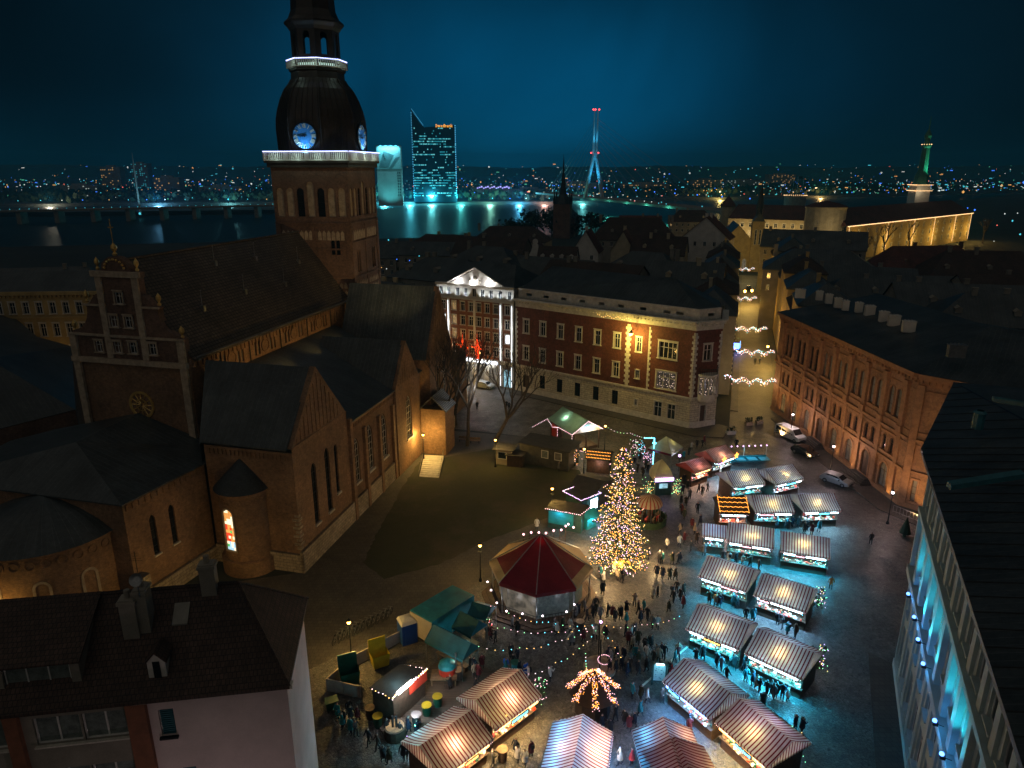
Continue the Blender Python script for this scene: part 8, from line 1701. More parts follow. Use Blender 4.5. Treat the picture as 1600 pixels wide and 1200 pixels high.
p = G(908, 800, 0); t = hut('open booth with a rectangle of violet lights round its dark roof', p, rad(38), 3.0, 3.0, 2.7, 2.7, 'wood_green', 'roof_tar'); m_ = MB(); string_pts(m_, [(-1.8, -1.8, 2.95), (1.8, -1.8, 2.95), (1.8, 1.8, 2.95), (-1.8, 1.8, 2.95), (-1.8, -1.8, 2.95)], 0.13, 0.055, 2, 0.02); tag(m_.build('fairy_lights', [M['bulb_violet'], M['bulb_white']], t), kind='stuff'); m_ = MB(); m_.box(0.2, 1.4, -1.6, -1.52, 0.9, 2.3); m_.box(1.52, 1.6, -1.2, 0.6, 0.9, 2.3); m_.build('lit_counter', M['tube_white'], t); lamp('booth_light', 'POINT', (1.4, -2.2, 1.9), 60, CY, 0.2, t)
p = G(886, 822, 0); t = hut('dark roofed booth with teal lit side panel beside the terrace fence', p, rad(-22), 4.4, 2.4, 2.6, 2.6, 'wood_green', 'roof_tar'); m_ = MB(); m_.box(-2.1, 1.2, -1.26, -1.2, 0.7, 2.4); m_.build('teal_panel', M['teal_tarp'], t); lamp('booth_light', 'POINT', (-0.6, -2.0, 2.5), 30, (0.2, 0.8, 1.0), 0.2, t); m_ = MB(); string_pts(m_, [(-2.4, -1.55, 2.75), (2.2, -1.55, 2.75), (3.4, 0.4, 3.6)], 0.25, 0.06, 2, 0.02); tag(m_.build('fairy_lights', [M['bulb_white'], M['bulb_pink']], t), kind='stuff')
p = G(918, 822, 0); t = hut('tiny cyan glowing booth with pitched roof at the foot of the tree', p, rad(35), 1.6, 1.5, 1.7, 2.3, 'teal_tarp', 'teal_tarp'); lamp('booth_light', 'POINT', (-0.3, -1.3, 1.4), 34, (0.1, 0.8, 1.0), 0.1, t)
q = [(922, 700), (952, 703), (950, 722), (922, 722)]; loc, ang, L, hw = quad_pose(q, 3.4, 2.4); t = hut('little hut with three rows of orange bulbs behind the tree', loc, ang, 3.4, 2.6, 2.4, 3.2, 'wood', 'roof_tar'); m_ = MB()
for z, y in ((2.95, -0.6), (2.65, -1.1), (2.3, -1.45)):
 for i in range(16): m_.octa((-1.7 + 3.4 * i / 15, y, z + 0.18), 0.065)
tag(m_.build('roof_bulbs', M['bulb_amber'], t), kind='stuff'); lamp('booth_light', 'POINT', (0.2, -2.0, 1.6), 22, (1, 0.6, 0.5), 0.2, t)
rr = random.Random(77)
for i, (px, py, h_, mats_, lab) in enumerate([(990, 712, 2.6, ['bulb_pink', 'bulb_green', 'bulb_white'], 'small fir hung with pink and green bulbs behind the big tree'), (1003, 712, 2.2, ['bulb_pink', 'bulb_cyan'], 'small fir with pink bulbs next to the blue light column'), (1012, 725, 1.6, ['bulb_violet', 'bulb_pink'], 'low shrub with violet bulbs below the blue light column'), (1185, 1035, 0.01, [], ''), (898, 728, 2.4, ['bulb_amber', 'bulb_warm', 'bulb_pink'], 'shrub with amber bulbs at the corner of the dark hut'), (1237, 968, 2.0, ['bulb_warm', 'bulb_white'], '') , (1278, 950, 2.2, ['bulb_warm', 'bulb_pink', 'bulb_green'], 'fir branches with warm bulbs on the right end of the fourth row'), (1278, 1045, 2.2, ['bulb_warm', 'bulb_green', 'bulb_violet'], 'fir branches with mixed bulbs on the right end of the fifth row'), (1238, 1185, 2.2, ['bulb_warm', 'bulb_green'], 'fir branches with warm bulbs at the end of the sixth row'), (762, 985, 2.6, ['bulb_pink', 'bulb_green', 'bulb_red'], 'lit garland bush at the end of the teal tents'), (843, 1098, 2.2, ['bulb_green', 'bulb_pink'], 'fir branches with green bulbs at the right gable of the upper orange stall'), (655, 1190, 2.2, ['bulb_green', 'bulb_violet'], 'fir branches with bulbs below the lower orange stall gable')]):
 if not lab: continue
 p = G(px, py, 0); t = thing('lit_shrub', lab, 'shrub', p, 0, 'light-hung shrubs of the market'); m_ = MB()
 for j in range(60): c_ = Vector((rr.gauss(0, 0.3), rr.gauss(0, 0.3), rr.uniform(0.2, h_))); a_ = Vector((rr.gauss(0, 1), rr.gauss(0, 1), rr.gauss(0, 1))).normalized() * 0.28; b_ = a_.cross(Vector((0.3, 0.5, 1))).normalized() * 0.12; m_.poly([c_ - a_, c_ - b_, c_ + a_, c_ + b_])
 m_.tube((0, 0, 0), (0, 0, h_ * 0.9), 0.05, 5); m_.build('foliage', M['needle'], t); m_ = MB()
 for j in range(46): m_.octa((rr.gauss(0, 0.38), rr.gauss(0, 0.38), rr.uniform(0.2, h_ + 0.2)), 0.05, rr.randrange(len(mats_)))
 tag(m_.build('fairy_lights', [M[x] for x in mats_], t), kind='stuff'); lamp('shrub_light', 'POINT', (0, -0.6, 1.2), 5, (1, 0.7, 0.5), 0.2, t)
p = G(1020, 728, 0); t = thing('blue_light_column', 'tall column of blue neon light beside the cream canopy tent', 'light column', p); m_ = MB(); m_.tube((0, 0, 0), (0, 0, 4.6), 0.08, 5); m_.tube((0, 0, 4.6), (-1.6, 0, 4.6), 0.06, 5); m_.lathe([(0.32, 0), (0.32, 0.08)], 12, 0, (0, -0.1, 3.8)); m_.build('neon_tube', M['bulb_cyan'], t); m_ = MB(); m_.box(-0.2, 0.2, -0.2, 0.2, 0, 0.3); m_.build('foot', M['metal_dark'], t); lamp('neon_light', 'POINT', (0.2, -0.6, 2.5), 40, (0.1, 0.6, 1.0), 0.3, t)
p = G(1062, 712, 2.6); t = thing('globe_lamp', 'white violet globe lamp on a pole right of the cream canopy tent', 'lamp', (p.x, p.y, 0)); m_ = MB(); m_.tube((0, 0, 0), (0, 0, 2.5), 0.04, 5); m_.build('pole', M['metal_dark'], t); m_ = MB(); m_.ball((0, 0, 2.6), 0.22); m_.build('globe', M['bulb_violet'], t); lamp('globe_light', 'POINT', (0, 0, 2.7), 110, (0.75, 0.8, 1.0), 0.25, t)
t = thing('teal_awning', 'teal table area with a line of violet globe lights beside the gold star stall', 'awning', G(1165, 725, 0), rad(5)); m_ = MB()
for i in range(4): m_.box(-3.6 + i * 1.9, -2.1 + i * 1.9, -0.5 - 0.1 * i, 0.6, 0.8, 0.88)
m_.box(-3.8, 3.6, 0.9, 1.0, 0, 1.0); m_.build('tables', M['teal_tarp'], t).name = 'table_row'; m_ = MB()
for i in range(9): m_.ball((-4.0 + i * 0.95, 1.0, 2.6), 0.11)
m_.build('globe_string', M['bulb_violet'], t); m_ = MB(); [m_.tube((x, 1.0, 0), (x, 1.0, 2.7), 0.04, 5) for x in (-4.0, 0, 3.6)]; m_.build('posts', M['white_paint'], t).name = 'string_post'; lamp('awning_light', 'AREA', (0, 0.4, 2.6), 60, (0.25, 0.7, 1.0), 5, t, sizey=0.5)
# ---------------------------------------------------------------- the Christmas tree
p = G(965, 886, 0); XT = thing('christmas_tree', 'tall Christmas tree covered in thousands of warm and pink bulbs', 'christmas tree', p)
rr = random.Random(99); HT = 15.4; m_ = MB(); m_.tube((0, 0, 0), (0, 0, HT * 0.95), 0.26, 8, r2=0.04); m_.build('trunk', M['bark'], XT)
fol = MB(); bl = MB(); RB_ = 3.0
for lev in range(30):
 z0 = 1.3 + (HT - 1.6) * (lev / 30) ** 1.0; rad_ = (RB_ * (1 - lev / 30) ** 0.64) * (1 + 0.14 * math.sin(lev * 2.1)) + 0.18; nbr = max(5, int(15 * (1 - lev / 34)))
 for b in range(nbr):
  a_ = 2 * math.pi * (b + rr.random() * 0.7) / nbr + lev * 0.7; L_ = rad_ * rr.uniform(0.72, 1.16); dv = Vector((math.cos(a_), math.sin(a_), 0)); droop = -0.28 - 0.1 * rr.random()
  def bp(s): return Vector((dv.x * L_ * s, dv.y * L_ * s, z0 + droop * L_ * s + 0.22 * L_ * s * s))
  n = max(3, int(L_ * 3.4)); fol.tube(bp(0.05), bp(1.0), 0.035, 3, r2=0.01)
  for i in range(n * 5):
   s = (i + rr.random()) / (n * 5); c_ = bp(s); sd = dv.cross(Vector((0, 0, 1))) * rr.choice((-1, 1)); dd = (dv * rr.uniform(0.4, 1) + sd * rr.uniform(0.4, 1.0) + Vector((0, 0, rr.uniform(-0.5, 0.15)))).normalized() * rr.uniform(0.22, 0.46); wv = dd.cross(Vector((rr.gauss(0, .4), rr.gauss(0, .4), 1))).normalized() * 0.07
   fol.poly([c_, c_ + dd * 0.5 + wv, c_ + dd, c_ + dd * 0.5 - wv])
  hue = 0 if rr.random() < 0.48 else 1
  nq = max(3, int(L_ * 4.4))
  for i in range(nq):
   s = (i + rr.random()) / nq; c_ = bp(0.25 + 0.78 * s); bl.octa((c_.x + rr.gauss(0, 0.10), c_.y + rr.gauss(0, 0.10), c_.z + 0.05 + rr.gauss(0, 0.07)), 0.055, rr.choice([0, 0, 4, 1, 2, 2]) if hue == 0 else rr.choice([2, 2, 3, 3, 1, 2]))
fol.build('branches', M['needle'], XT).name = 'branch_crown'; XT_F = bl.build('fairy_lights', [M[x] for x in ('bulb_white', 'bulb_pink', 'bulb_warm', 'bulb_amber', 'bulb_violet', 'bulb_green')], XT); tag(XT_F, kind='stuff')
for (z, r_, e) in ((2.2, 3.8, 190), (4.5, 2.4, 70), (7.5, 1.6, 45), (10.5, 1.1, 30), (13.2, 0.7, 14)):
 for k_ in range(3): w = 2 * math.pi * k_ / 3 + z; lamp('tree_glow', 'POINT', (r_ * 1.25 * math.cos(w), r_ * 1.25 * math.sin(w), z), e, (1.0, 0.64, 0.28), 0.5, XT)
t = thing('gold_trough', 'glowing golden box sign at the foot of the Christmas tree', 'sign', G(967, 888, 0) + Vector((0.1, -1.2, 0)), rad(-4)); m_ = MB(); m_.box(-0.95, 0.95, -0.2, 0.2, 1.1, 1.9); m_.build('gold_box', M['gold'], t); m_ = MB(); [m_.tube((x, 0, 0), (x, 0, 1.1), 0.05, 5) for x in (-0.8, 0.8)]; m_.build('legs', M['wood'], t).name = 'leg'; m_ = MB(); string_pts(m_, [(-1, -0.25, 1.05), (1, -0.25, 1.05)], 0.12, 0.05); [m_.ball((x, -0.3, 1.1), 0.12) for x in (-0.95, 0.95)]; m_.build('light_row', M['bulb_warm'], t); lamp('trough_light', 'AREA', (0, -0.7, 1.2), 26, (1.0, 0.65, 0.12), 1.6, t, sizey=0.3).rotation_euler = (rad(100), 0, 0)
t = thing('light_arch', 'small glowing ring of warm light on the cobbles right of the golden box', 'light ring', G(989, 892, 0)); m_ = MB()
for i in range(26): w = rad(-60 + 250 * i / 25); m_.octa((0.75 * math.cos(w), 0, 0.85 + 0.75 * math.sin(w)), 0.06)
m_.build('ring_bulbs', M['bulb_warm'], t); m_ = MB(); m_.box(-0.3, 0.3, -0.1, 0.1, 0, 0.1); m_.build('foot', M['metal_dark'], t); lamp('ring_light', 'POINT', (0, -0.5, 1.2), 22, (1, 0.75, 0.3), 0.3, t)
p = G(926, 1112, 0) ; t = thing('bulb_cone_kiosk', 'cone-roofed kiosk wrapped in strands of orange bulbs at the bottom centre', 'kiosk', p); m_ = MB(); m_.lathe([(1.5, 0), (1.5, 2.0), (2.1, 2.0), (0.12, 4.1)], 8); m_.build('kiosk_body', M['roof_dark'], t); m_ = MB(); rr = random.Random(4)
for k_ in range(7):
 w = 2 * math.pi * k_ / 7 + 0.2
 for i in range(130): s = rr.random() ** 0.7; r_ = 0.12 + 2.05 * s; wd = 0.30 * s ** 0.3; m_.octa((r_ * math.cos(w) + rr.uniform(-wd, wd), r_ * math.sin(w) + rr.uniform(-wd, wd), 4.15 - 2.05 * s + rr.gauss(0, .06)), 0.038, 0 if rr.random() < 0.6 else 1)
tag(m_.build('bulb_strands', [M['bulb_amber'], M['bulb_pink']], t), kind='stuff'); m_ = MB(); m_.ball((0.35, 0, 4.2), 0.13); m_.build('top_star', M['bulb_white'], t); lamp('cone_light', 'POINT', (0, -2.8, 2.9), 26, (1.0, 0.5, 0.15), 0.3, t)
p = G(937, 1045, 0); t = thing('ring_fountain', 'round stone ring with a glowing oval wreath in the middle of the square', 'fountain', p); m_ = MB(); m_.lathe([(1.5, 0), (1.5, 0.35), (1.2, 0.35), (1.15, 0.1), (0.01, 0.1)], 24); m_.build('stone_ring', M['stone_dim'], t); m_ = MB(); m_.tube((0, 0, 0.1), (0, 0, 3.2), 0.06, 6); m_.build('mast', M['metal_dark'], t); m_ = MB()
for i in range(26): w = 2 * math.pi * i / 26; m_.octa((0.4 + 0.6 * math.cos(w), 0.3 * math.sin(w), 1.0 + 0.3 * math.sin(w)), 0.045)
m_.build('wreath_lights', M['bulb_pink'], t)
p = G(1029, 1070, 0); t = thing('info_board', 'upright cyan lit map board in a green frame', 'notice board', p, rad(-8)); m_ = MB(); m_.box(-0.55, 0.55, -0.06, 0.06, 0.35, 2.25); [m_.box(s * 0.6 - 0.07, s * 0.6 + 0.07, -0.1, 0.1, 0, 2.4) for s in (-1, 1)]; m_.build('frame', M['wood_green'], t)
m_ = MB(); m_.box(-0.5, 0.5, -0.08, -0.062, 0.5, 2.15); pb = m_.build('map_panel', M['cyan_panel'], t); m_ = MB(); rr = random.Random(6)
for i in range(16): x = rr.uniform(-0.4, 0.35); z = rr.uniform(0.6, 2.0); m_.box(x, x + rr.uniform(0.05, 0.12), -0.09, -0.082, z, z + rr.uniform(0.03, 0.1))
m_.build('map_marks', M['teal_dark'], t).name = 'map_mark'; m_ = MB(); m_.box(-0.35, 0.35, -0.3, -0.15, 2.3, 2.36); m_.build('board_lamp', M['tube_white'], t); lamp('board_light', 'SPOT', (0, -0.9, 2.7), 110, CY, 0.1, t, rad(90), (0, -0.1, 1.2))
p = G(784, 1172, 0); t = thing('lit_bulb_tree', 'small bare tree hung with yellow bulbs beside a barrel table', 'tree', p + Vector((0, 1.2, 0))); rr = random.Random(12); m_ = MB(); m_.tube((0, 0, 0), (0, 0, 2.6), 0.05, 5); L_ = []
for i in range(11): w = 2.4 * i; z = 1.0 + i * 0.16; q_ = Vector((0.85 * math.cos(w), 0.85 * math.sin(w), z + 0.35)); m_.tube((0, 0, z), q_, 0.02, 4); L_.append(q_); L_.append(q_ * 0.6 + Vector((0, 0, z * 0.4)))
m_.build('trunk_and_twigs', M['bark'], t); m_ = MB(); [m_.octa(q_, 0.085) for q_ in L_]; m_.build('yellow_bulbs', M['bulb_warm'], t).name = 'yellow_bulb'; lamp('bulb_light', 'POINT', (0, -0.4, 1.7), 60, (1.0, 0.68, 0.12), 0.4, t)
def barrel(px, py, lab, body='wood', top='wood_light', r=0.38, h=1.05, group='barrel tables'):
 t_ = thing('barrel_table', lab, 'barrel table', G(px, py, 0), 0, group); m2 = MB(); m2.lathe([(r * 0.82, 0), (r, h * 0.5), (r * 0.82, h), (0.01, h)], 12); m2.build('barrel', M[body], t_); m2 = MB(); m2.lathe([(r * 1.15, h), (r * 1.15, h + 0.05), (0.01, h + 0.05)], 14); m2.build('table_top', M[top], t_)
barrel(785, 1188, 'wooden barrel table under the yellow bulb tree'); barrel(591, 1135, 'green barrel table with yellow top, leftmost', 'green_plastic', 'yellow_plastic'); barrel(579, 1122, 'brown barrel table left of the leftmost green one'); barrel(667, 1118, 'green barrel table with yellow top near the lower orange stall', 'green_plastic', 'yellow_plastic'); barrel(684, 1104, 'green barrel table with yellow top next to the roof edge', 'green_plastic', 'yellow_plastic'); barrel(651, 1133, 'grey steel barrel table beside the bright cyan spot', 'metal_grey', 'metal_grey'); barrel(716, 1062, 'silver keg barrel under the teal tent corner', 'metal_grey', 'wood_light'); barrel(906, 985, 'barrel table among the people under the string lights'); barrel(805, 1050, 'oval green covered barrel table above the orange stall', 'teal_tarp', 'copper_green')
def festoon(label, P, step=0.62, sag=0.35, r=0.05, mats_=('bulb_warm', 'bulb_green', 'bulb_white', 'bulb_cyan', 'bulb_pink'), seed=1):
 rr_ = random.Random(seed); m_ = MB(); cb_ = MB(); c0 = Vector(P[0])
 for a, b in zip(P[:-1], P[1:]):
  n = max(2, int((b - a).length / step)); prev = None
  for i in range(n + 1):
   q_ = a.lerp(b, i / n) - Vector((0, 0, sag * math.sin(math.pi * i / n))) - c0
   if i < n: m_.octa(q_ - Vector((0, 0, 0.08)), r, rr_.randrange(len(mats_)))
   if prev is not None: cb_.tube(prev, q_, 0.012, 3)
   prev = q_
 t_ = thing('festoon', label, 'string lights', P[0], 0, 'string lights over the square'); cb_.build('cable', M['metal_dark'], t_); m_.build('bulbs', [M[x] for x in mats_], t_).name = 'bulb_row'; return t_
hub = G(937, 974, 4.2)
festoon('string of coloured bulbs from the tent corner to the central mast', [G(795, 957, 3.2), G(857, 971, 3.8), hub], seed=1); festoon('string of coloured bulbs from the central mast to the fifth row stall', [hub, G(1003, 975, 3.9), G(1070, 958, 3.4)], seed=2); festoon('string of coloured bulbs from the teal tents past the notice flag', [G(788, 980, 3.2), G(862, 986, 3.8), hub], seed=3); festoon('string of coloured bulbs nearest the orange stalls', [G(748, 1009, 3.2), G(812, 1011, 3.2), G(868, 1001, 3.6), hub], seed=4); festoon('string of bulbs from the silver keg to the ring fountain', [G(826, 1052, 3.2), G(868, 1034, 3.2), G(905, 1012, 3.6), hub], seed=5)
festoon('string of small green bulbs behind the big tree', [G(950, 668, 3.6), G(985, 676, 3.4), G(1022, 682, 4.4)], step=0.5, seed=6, mats_=('bulb_green', 'bulb_white')); festoon('string of bulbs from central mast down to the ring fountain', [hub, G(957, 1000, 2.6), G(975, 1030, 2.4)], seed=7); festoon('short string of bulbs beside the cone kiosk', [G(915, 1020, 3.0), G(917, 1046, 1.2)], step=0.25, seed=8)
m_ = MB(); t = thing('festoon_mast', 'thin mast carrying the string lights in the middle of the square', 'mast', (hub.x, hub.y, 0)); m_.tube((0, 0, 0), (0, 0, 4.4), 0.06, 6); m_.build('pole', M['metal_dark'], t); m_ = MB(); m_.ball((0.1, 0, 4.35), 0.14); m_.build('violet_globe', M['bulb_violet'], t); lamp('mast_light', 'POINT', (0, 0, 4.5), 14, (1, 0.7, 0.9), 0.2, t)
# ---------------------------------------------------------------- the yard at lower left
c4 = [G(641, 953, 3.1), G(707, 914, 3.1), G(741, 930, 3.1), G(675, 972, 3.1)]
t = thing('box_trailer', 'big teal tarpaulin covered box trailer with cream end wall', 'trailer', (0, 0, 0)); m_ = MB(); m_.prism([(v.x, v.y) for v in c4], 0.5, 3.1); m_.build('tarpaulin_box', M['teal_tarp'], t)
m_ = MB(); e0_, e1_ = c4[0], c4[3]; dvec = (c4[0] - c4[1]).normalized() * 0.04; m_.ext([Vector((e0_.x, e0_.y, 0.6)) + dvec, Vector((e1_.x, e1_.y, 0.6)) + dvec, Vector((e1_.x, e1_.y, 3.0)) + dvec, Vector((e0_.x, e0_.y, 3.0)) + dvec], dvec); m_.build('end_wall', M['cream'], t)
for s in (0.2, 0.8):
 q_ = c4[3].lerp(c4[2], s); m_ = MB(); dn_ = (c4[2] - c4[3]).normalized().cross(Vector((0, 0, 1))); m_.tube(Vector((q_.x, q_.y, 0.42)), Vector((q_.x, q_.y, 0.42)) - dn_ * 0.3, 0.42, 12); m_.build('wheel', M['rubber'], t)
def gtent(lab, rl_, rr_, el, zr=3.5, ze=2.4, mat='teal_dark', le=0, lc=(1, 1, 1)):
 A, B, E_ = G(*rl_, zr), G(*rr_, zr), G(*el, ze); ang = math.atan2(B.y - A.y, B.x - A.x); u = (B - A).normalized(); nr = Vector((u.y, -u.x, 0)); hw = max(1.2, (E_ - A).dot(nr)); c_ = (A + B) / 2; t_ = thing('canvas_tent', lab, 'tent', (c_.x, c_.y, 0), ang, None); L = (B - A).length
 roof_canvas(L, hw, zr, ze).build('tent_roof', M[mat], t_); m2 = MB(); m2.poly([(L / 2, -hw, ze), (L / 2, hw, ze), (L / 2, 0, zr)]); m2.poly([(-L / 2, -hw, ze), (-L / 2, hw, ze), (-L / 2, 0, zr)]); m2.build('tent_gable', M[mat], t_)
 for sx in (-1, 1):
  for sy in (-1, 1): m2 = MB(); m2.tube((sx * L / 2 * 0.95, sy * hw * 0.95, 0), (sx * L / 2 * 0.95, sy * hw * 0.95, ze), 0.045, 5); m2.build('tent_pole', M['metal_grey'], t_)
 m2 = MB(); m2.box(-L / 2 * 0.8, L / 2 * 0.8, -0.3, 0.3, 0.75, 0.82); [m2.box(x - 0.04, x + 0.04, -0.25, 0.25, 0, 0.75) for x in (-L * 0.35, L * 0.35)]; m2.build('trestle_table', M['wood_light'], t_)
 if le: lamp('tent_light', 'POINT', (L * 0.3, -hw * 0.8, 2.0), le, lc, 0.2, t_)
 return t_
gtent('teal canvas tent beside the blue portable toilet', (677, 975), (736, 1005), (657, 997), le=24, lc=(1, 0.75, 0.5)); gtent('dark teal canvas tent between the trailer and the octagonal tent', (719, 954), (749, 970), (706, 972), le=30, lc=(0.5, 1.0, 0.9)); gtent('small dark teal tent roof touching the festoon string', (738, 940), (768, 948), (732, 952), 3.0, 2.3)
t = thing('portable_toilet', 'blue portable toilet with pale domed roof next to the teal trailer', 'portable toilet', G(637, 1000, 0), rad(28)); m_ = MB(); m_.box(-0.75, 0.75, -0.75, 0.75, 0, 2.2); m_.build('cabin', M['blue_plastic'], t); m_ = MB(); m_.lathe([(1.12, 2.2), (0.9, 2.5), (0.4, 2.65), (0.01, 2.7)], 4, 0, (0, 0, 0), rad(45)); m_.build('domed_roof', M['white_plaster'], t); m_ = MB(); m_.box(-0.45, 0.45, -0.79, -0.75, 0.1, 2.0); m_.build('door', M['blue_plastic'], t)
def wheelie(px, py, lab, mat, sz=1.0, open_=False, rz=0.4):
 t_ = thing('waste_bin', lab, 'waste bin', G(px, py, 0), rz, 'waste bins in the yard'); m2 = MB(); w = 0.65 * sz; m2.add([(-w * .85, -.4 * sz, .15), (w * .85, -.4 * sz, .15), (w * .85, .4 * sz, .15), (-w * .85, .4 * sz, .15), (-w, -.5 * sz, 1.15 * sz), (w, -.5 * sz, 1.15 * sz), (w, .5 * sz, 1.15 * sz), (-w, .5 * sz, 1.15 * sz)], [(0, 1, 5, 4), (1, 2, 6, 5), (2, 3, 7, 6), (3, 0, 4, 7), (3, 2, 1, 0)]); m2.build('bin_body', M[mat], t_); m2 = MB()
 if open_: m2.box(-w, w, .48 * sz, .55 * sz, 1.15 * sz, 2.1 * sz)
 else: m2.box(-w - .03, w + .03, -.53 * sz, .53 * sz, 1.15 * sz, 1.23 * sz)
 m2.build('lid', M[mat], t_); m2 = MB(); [m2.tube((sx * w * .8, sy * .35 * sz, .1), (sx * w * .8 + .06, sy * .35 * sz, .1), .1, 8) for sx in (-1, 1) for sy in (-1, 1)]; m2.build('castors', M['rubber'], t_).name = 'castor'
wheelie(594, 1040, 'yellow waste container with its lid thrown open', 'yellow_plastic', 1.25, True, 0.5); wheelie(547, 1068, 'dark green waste container with open lid in the yard corner', 'green_plastic', 1.3, True, 0.4); wheelie(519, 1108, 'narrow green bin outside the yard wall', 'green_plastic', 0.8)
t = thing('yard_wall', 'low pinkish concrete panel wall round the service yard', 'wall', (0, 0, 0)); wp = [[(511, 1078), (532, 1060)], [(511, 1078), (538, 1084), (565, 1090)], [(555, 1040), (573, 1031), (590, 1022), (607, 1012), (626, 1002)]]
for ln in wp:
 for a, b in zip(ln[:-1], ln[1:]):
  a, b = G(*a, 0), G(*b, 0); dd = (b - a).normalized(); m_ = MB(); nn = dd.cross(Vector((0, 0, 1))) * 0.1; m_.ext([a + dd * 0.02, b - dd * 0.02, b - dd * 0.02 + nn, a + dd * 0.02 + nn], (0, 0, 1.25)); m_.build('wall_panel', M['concrete'], t)
dk = [G(*q_, 0) for q_ in [(575, 1110), (640, 1068), (690, 1030), (735, 1030), (790, 1062), (700, 1120), (640, 1165), (600, 1150)]]; m_ = MB(); m_.prism([(v.x, v.y) for v in dk], 0.01, 0.12); tag(m_.build('timber_deck', M['deck']), kind='structure')
c4 = [G(577, 1074, 2.7), G(625, 1037, 2.7), G(668, 1046, 2.7), G(613, 1093, 2.7)]; cc = sum(c4, Vector()) / 4
t = thing('food_hut', 'dark flat-roofed food hut with a glaring white string of lights on its roof edge', 'hut', (0, 0, 0)); m_ = MB(); m_.prism([(cc.x + (v.x - cc.x) * 0.9, cc.y + (v.y - cc.y) * 0.9) for v in c4], 0, 2.6); m_.build('wall', M['wood'], t); m_ = MB(); m_.prism([(v.x, v.y) for v in c4], 2.6, 2.72); m_.build('roof', M['roof_tar'], t)
m_ = MB(); rr = random.Random(14); string_pts(m_, [c4[3] + Vector((0, 0, .1)), c4[2] + Vector((0, 0, .1))], 0.09, 0.07, 2, 0.04); a_, b_ = c4[3].lerp(c4[2], 0.15), c4[3].lerp(c4[2], 0.55); m_.tube(a_ + Vector((0, 0, .15)), b_ + Vector((0, 0, .15)), 0.16, 6, 2); string_pts(m_, [c4[3], c4[0]], 0.35, 0.06, 2, 0.03); string_pts(m_, [c4[2], c4[1]], 0.25, 0.05, 2, 0.03); m_.build('light_string', [M['bulb_white'], M['bulb_warm'], M['glare_white']], t); m_ = MB(); a_, b_ = c4[3].lerp(c4[2], 0.45), c4[3].lerp(c4[2], 0.95); nrm_ = (b_ - a_).normalized().cross(Vector((0, 0, 1))); m_.ext([a_ + nrm_ * .05 - Vector((0, 0, .9)), b_ + nrm_ * .05 - Vector((0, 0, .9)), b_ + nrm_ * .05, a_ + nrm_ * .05], nrm_ * 0.05); m_.build('red_sign', M['red_paint'], t)
q_ = c4[3].lerp(c4[2], 0.35) + nrm_ * 0.8; lamp('food_hut_light', 'POINT', (q_.x, q_.y, 2.9), 130, (0.95, 0.92, 0.95), 0.2, t); q_ = c4[3].lerp(c4[2], 0.35) - nrm_ * 1.0; lamp('food_hut_light', 'POINT', (q_.x, q_.y, 3.5), 30, (0.4, 0.85, 1.0), 0.2, t); q_ = G(645, 1130, 2.6); lamp('yard_cyan_lamp', 'POINT', (q_.x, q_.y, 2.6), 90, (0.2, 0.8, 1.0), 0.2, t)
t = thing('round_grill', 'round red fire grill with teal lid and chimney pipe on a timber table', 'grill', G(697, 1066, 0), 0); m_ = MB(); m_.box(-1.3, 1.0, -0.7, 0.7, 0.75, 0.85); [m_.box(x - .06, x + .06, y - .06, y + .06, 0, .75) for x in (-1.2, .9) for y in (-.6, .6)]; m_.build('timber_table', M['wood_light'], t); m_ = MB(); m_.lathe([(0.75, 0.85), (0.80, 1.5), (0.7, 1.5)], 16, 0, (0.1, 0.3, 0)); m_.build('red_drum', M['red_paint'], t); m_ = MB(); m_.lathe([(0.8, 1.5), (0.7, 1.85), (0.3, 2.05), (0.01, 2.1)], 16, 0, (0.1, 0.3, 0)); m_.build('lid', M['teal_tarp'], t); m_ = MB(); m_.tube((0.9, 0.4, 1.0), (0.9, 0.4, 2.8), 0.09, 8); m_.build('chimney_pipe', M['metal_grey'], t); lamp('grill_light', 'POINT', (0.6, -1.6, 2.6), 45, (1.0, 0.8, 0.7), 0.2, t)
t = thing('lit_round_counter', 'round counter glowing cyan and amber with two tall gas bottles', 'counter', G(618, 1150, 0), 0); m_ = MB(); m_.lathe([(0.9, 0), (0.9, 1.0), (0.01, 1.0)], 14); m_.build('counter_drum', M['wood'], t); m_ = MB(); m_.lathe([(0.75, 1.02), (0.01, 1.03)], 14); m_.build('lit_top', M['lit_warm'], t); m_ = MB(); [m_.tube((x, -0.1, 1.0), (x, -0.1, 2.1), 0.10, 8) for x in (-.15, .15)]; m_.build('gas_bottles', M['metal_dark'], t).name = 'gas_bottle'; lamp('counter_lamp', 'POINT', (0.5, -0.6, 2.0), 36, (0.5, 0.85, 1.0), 0.15, t)
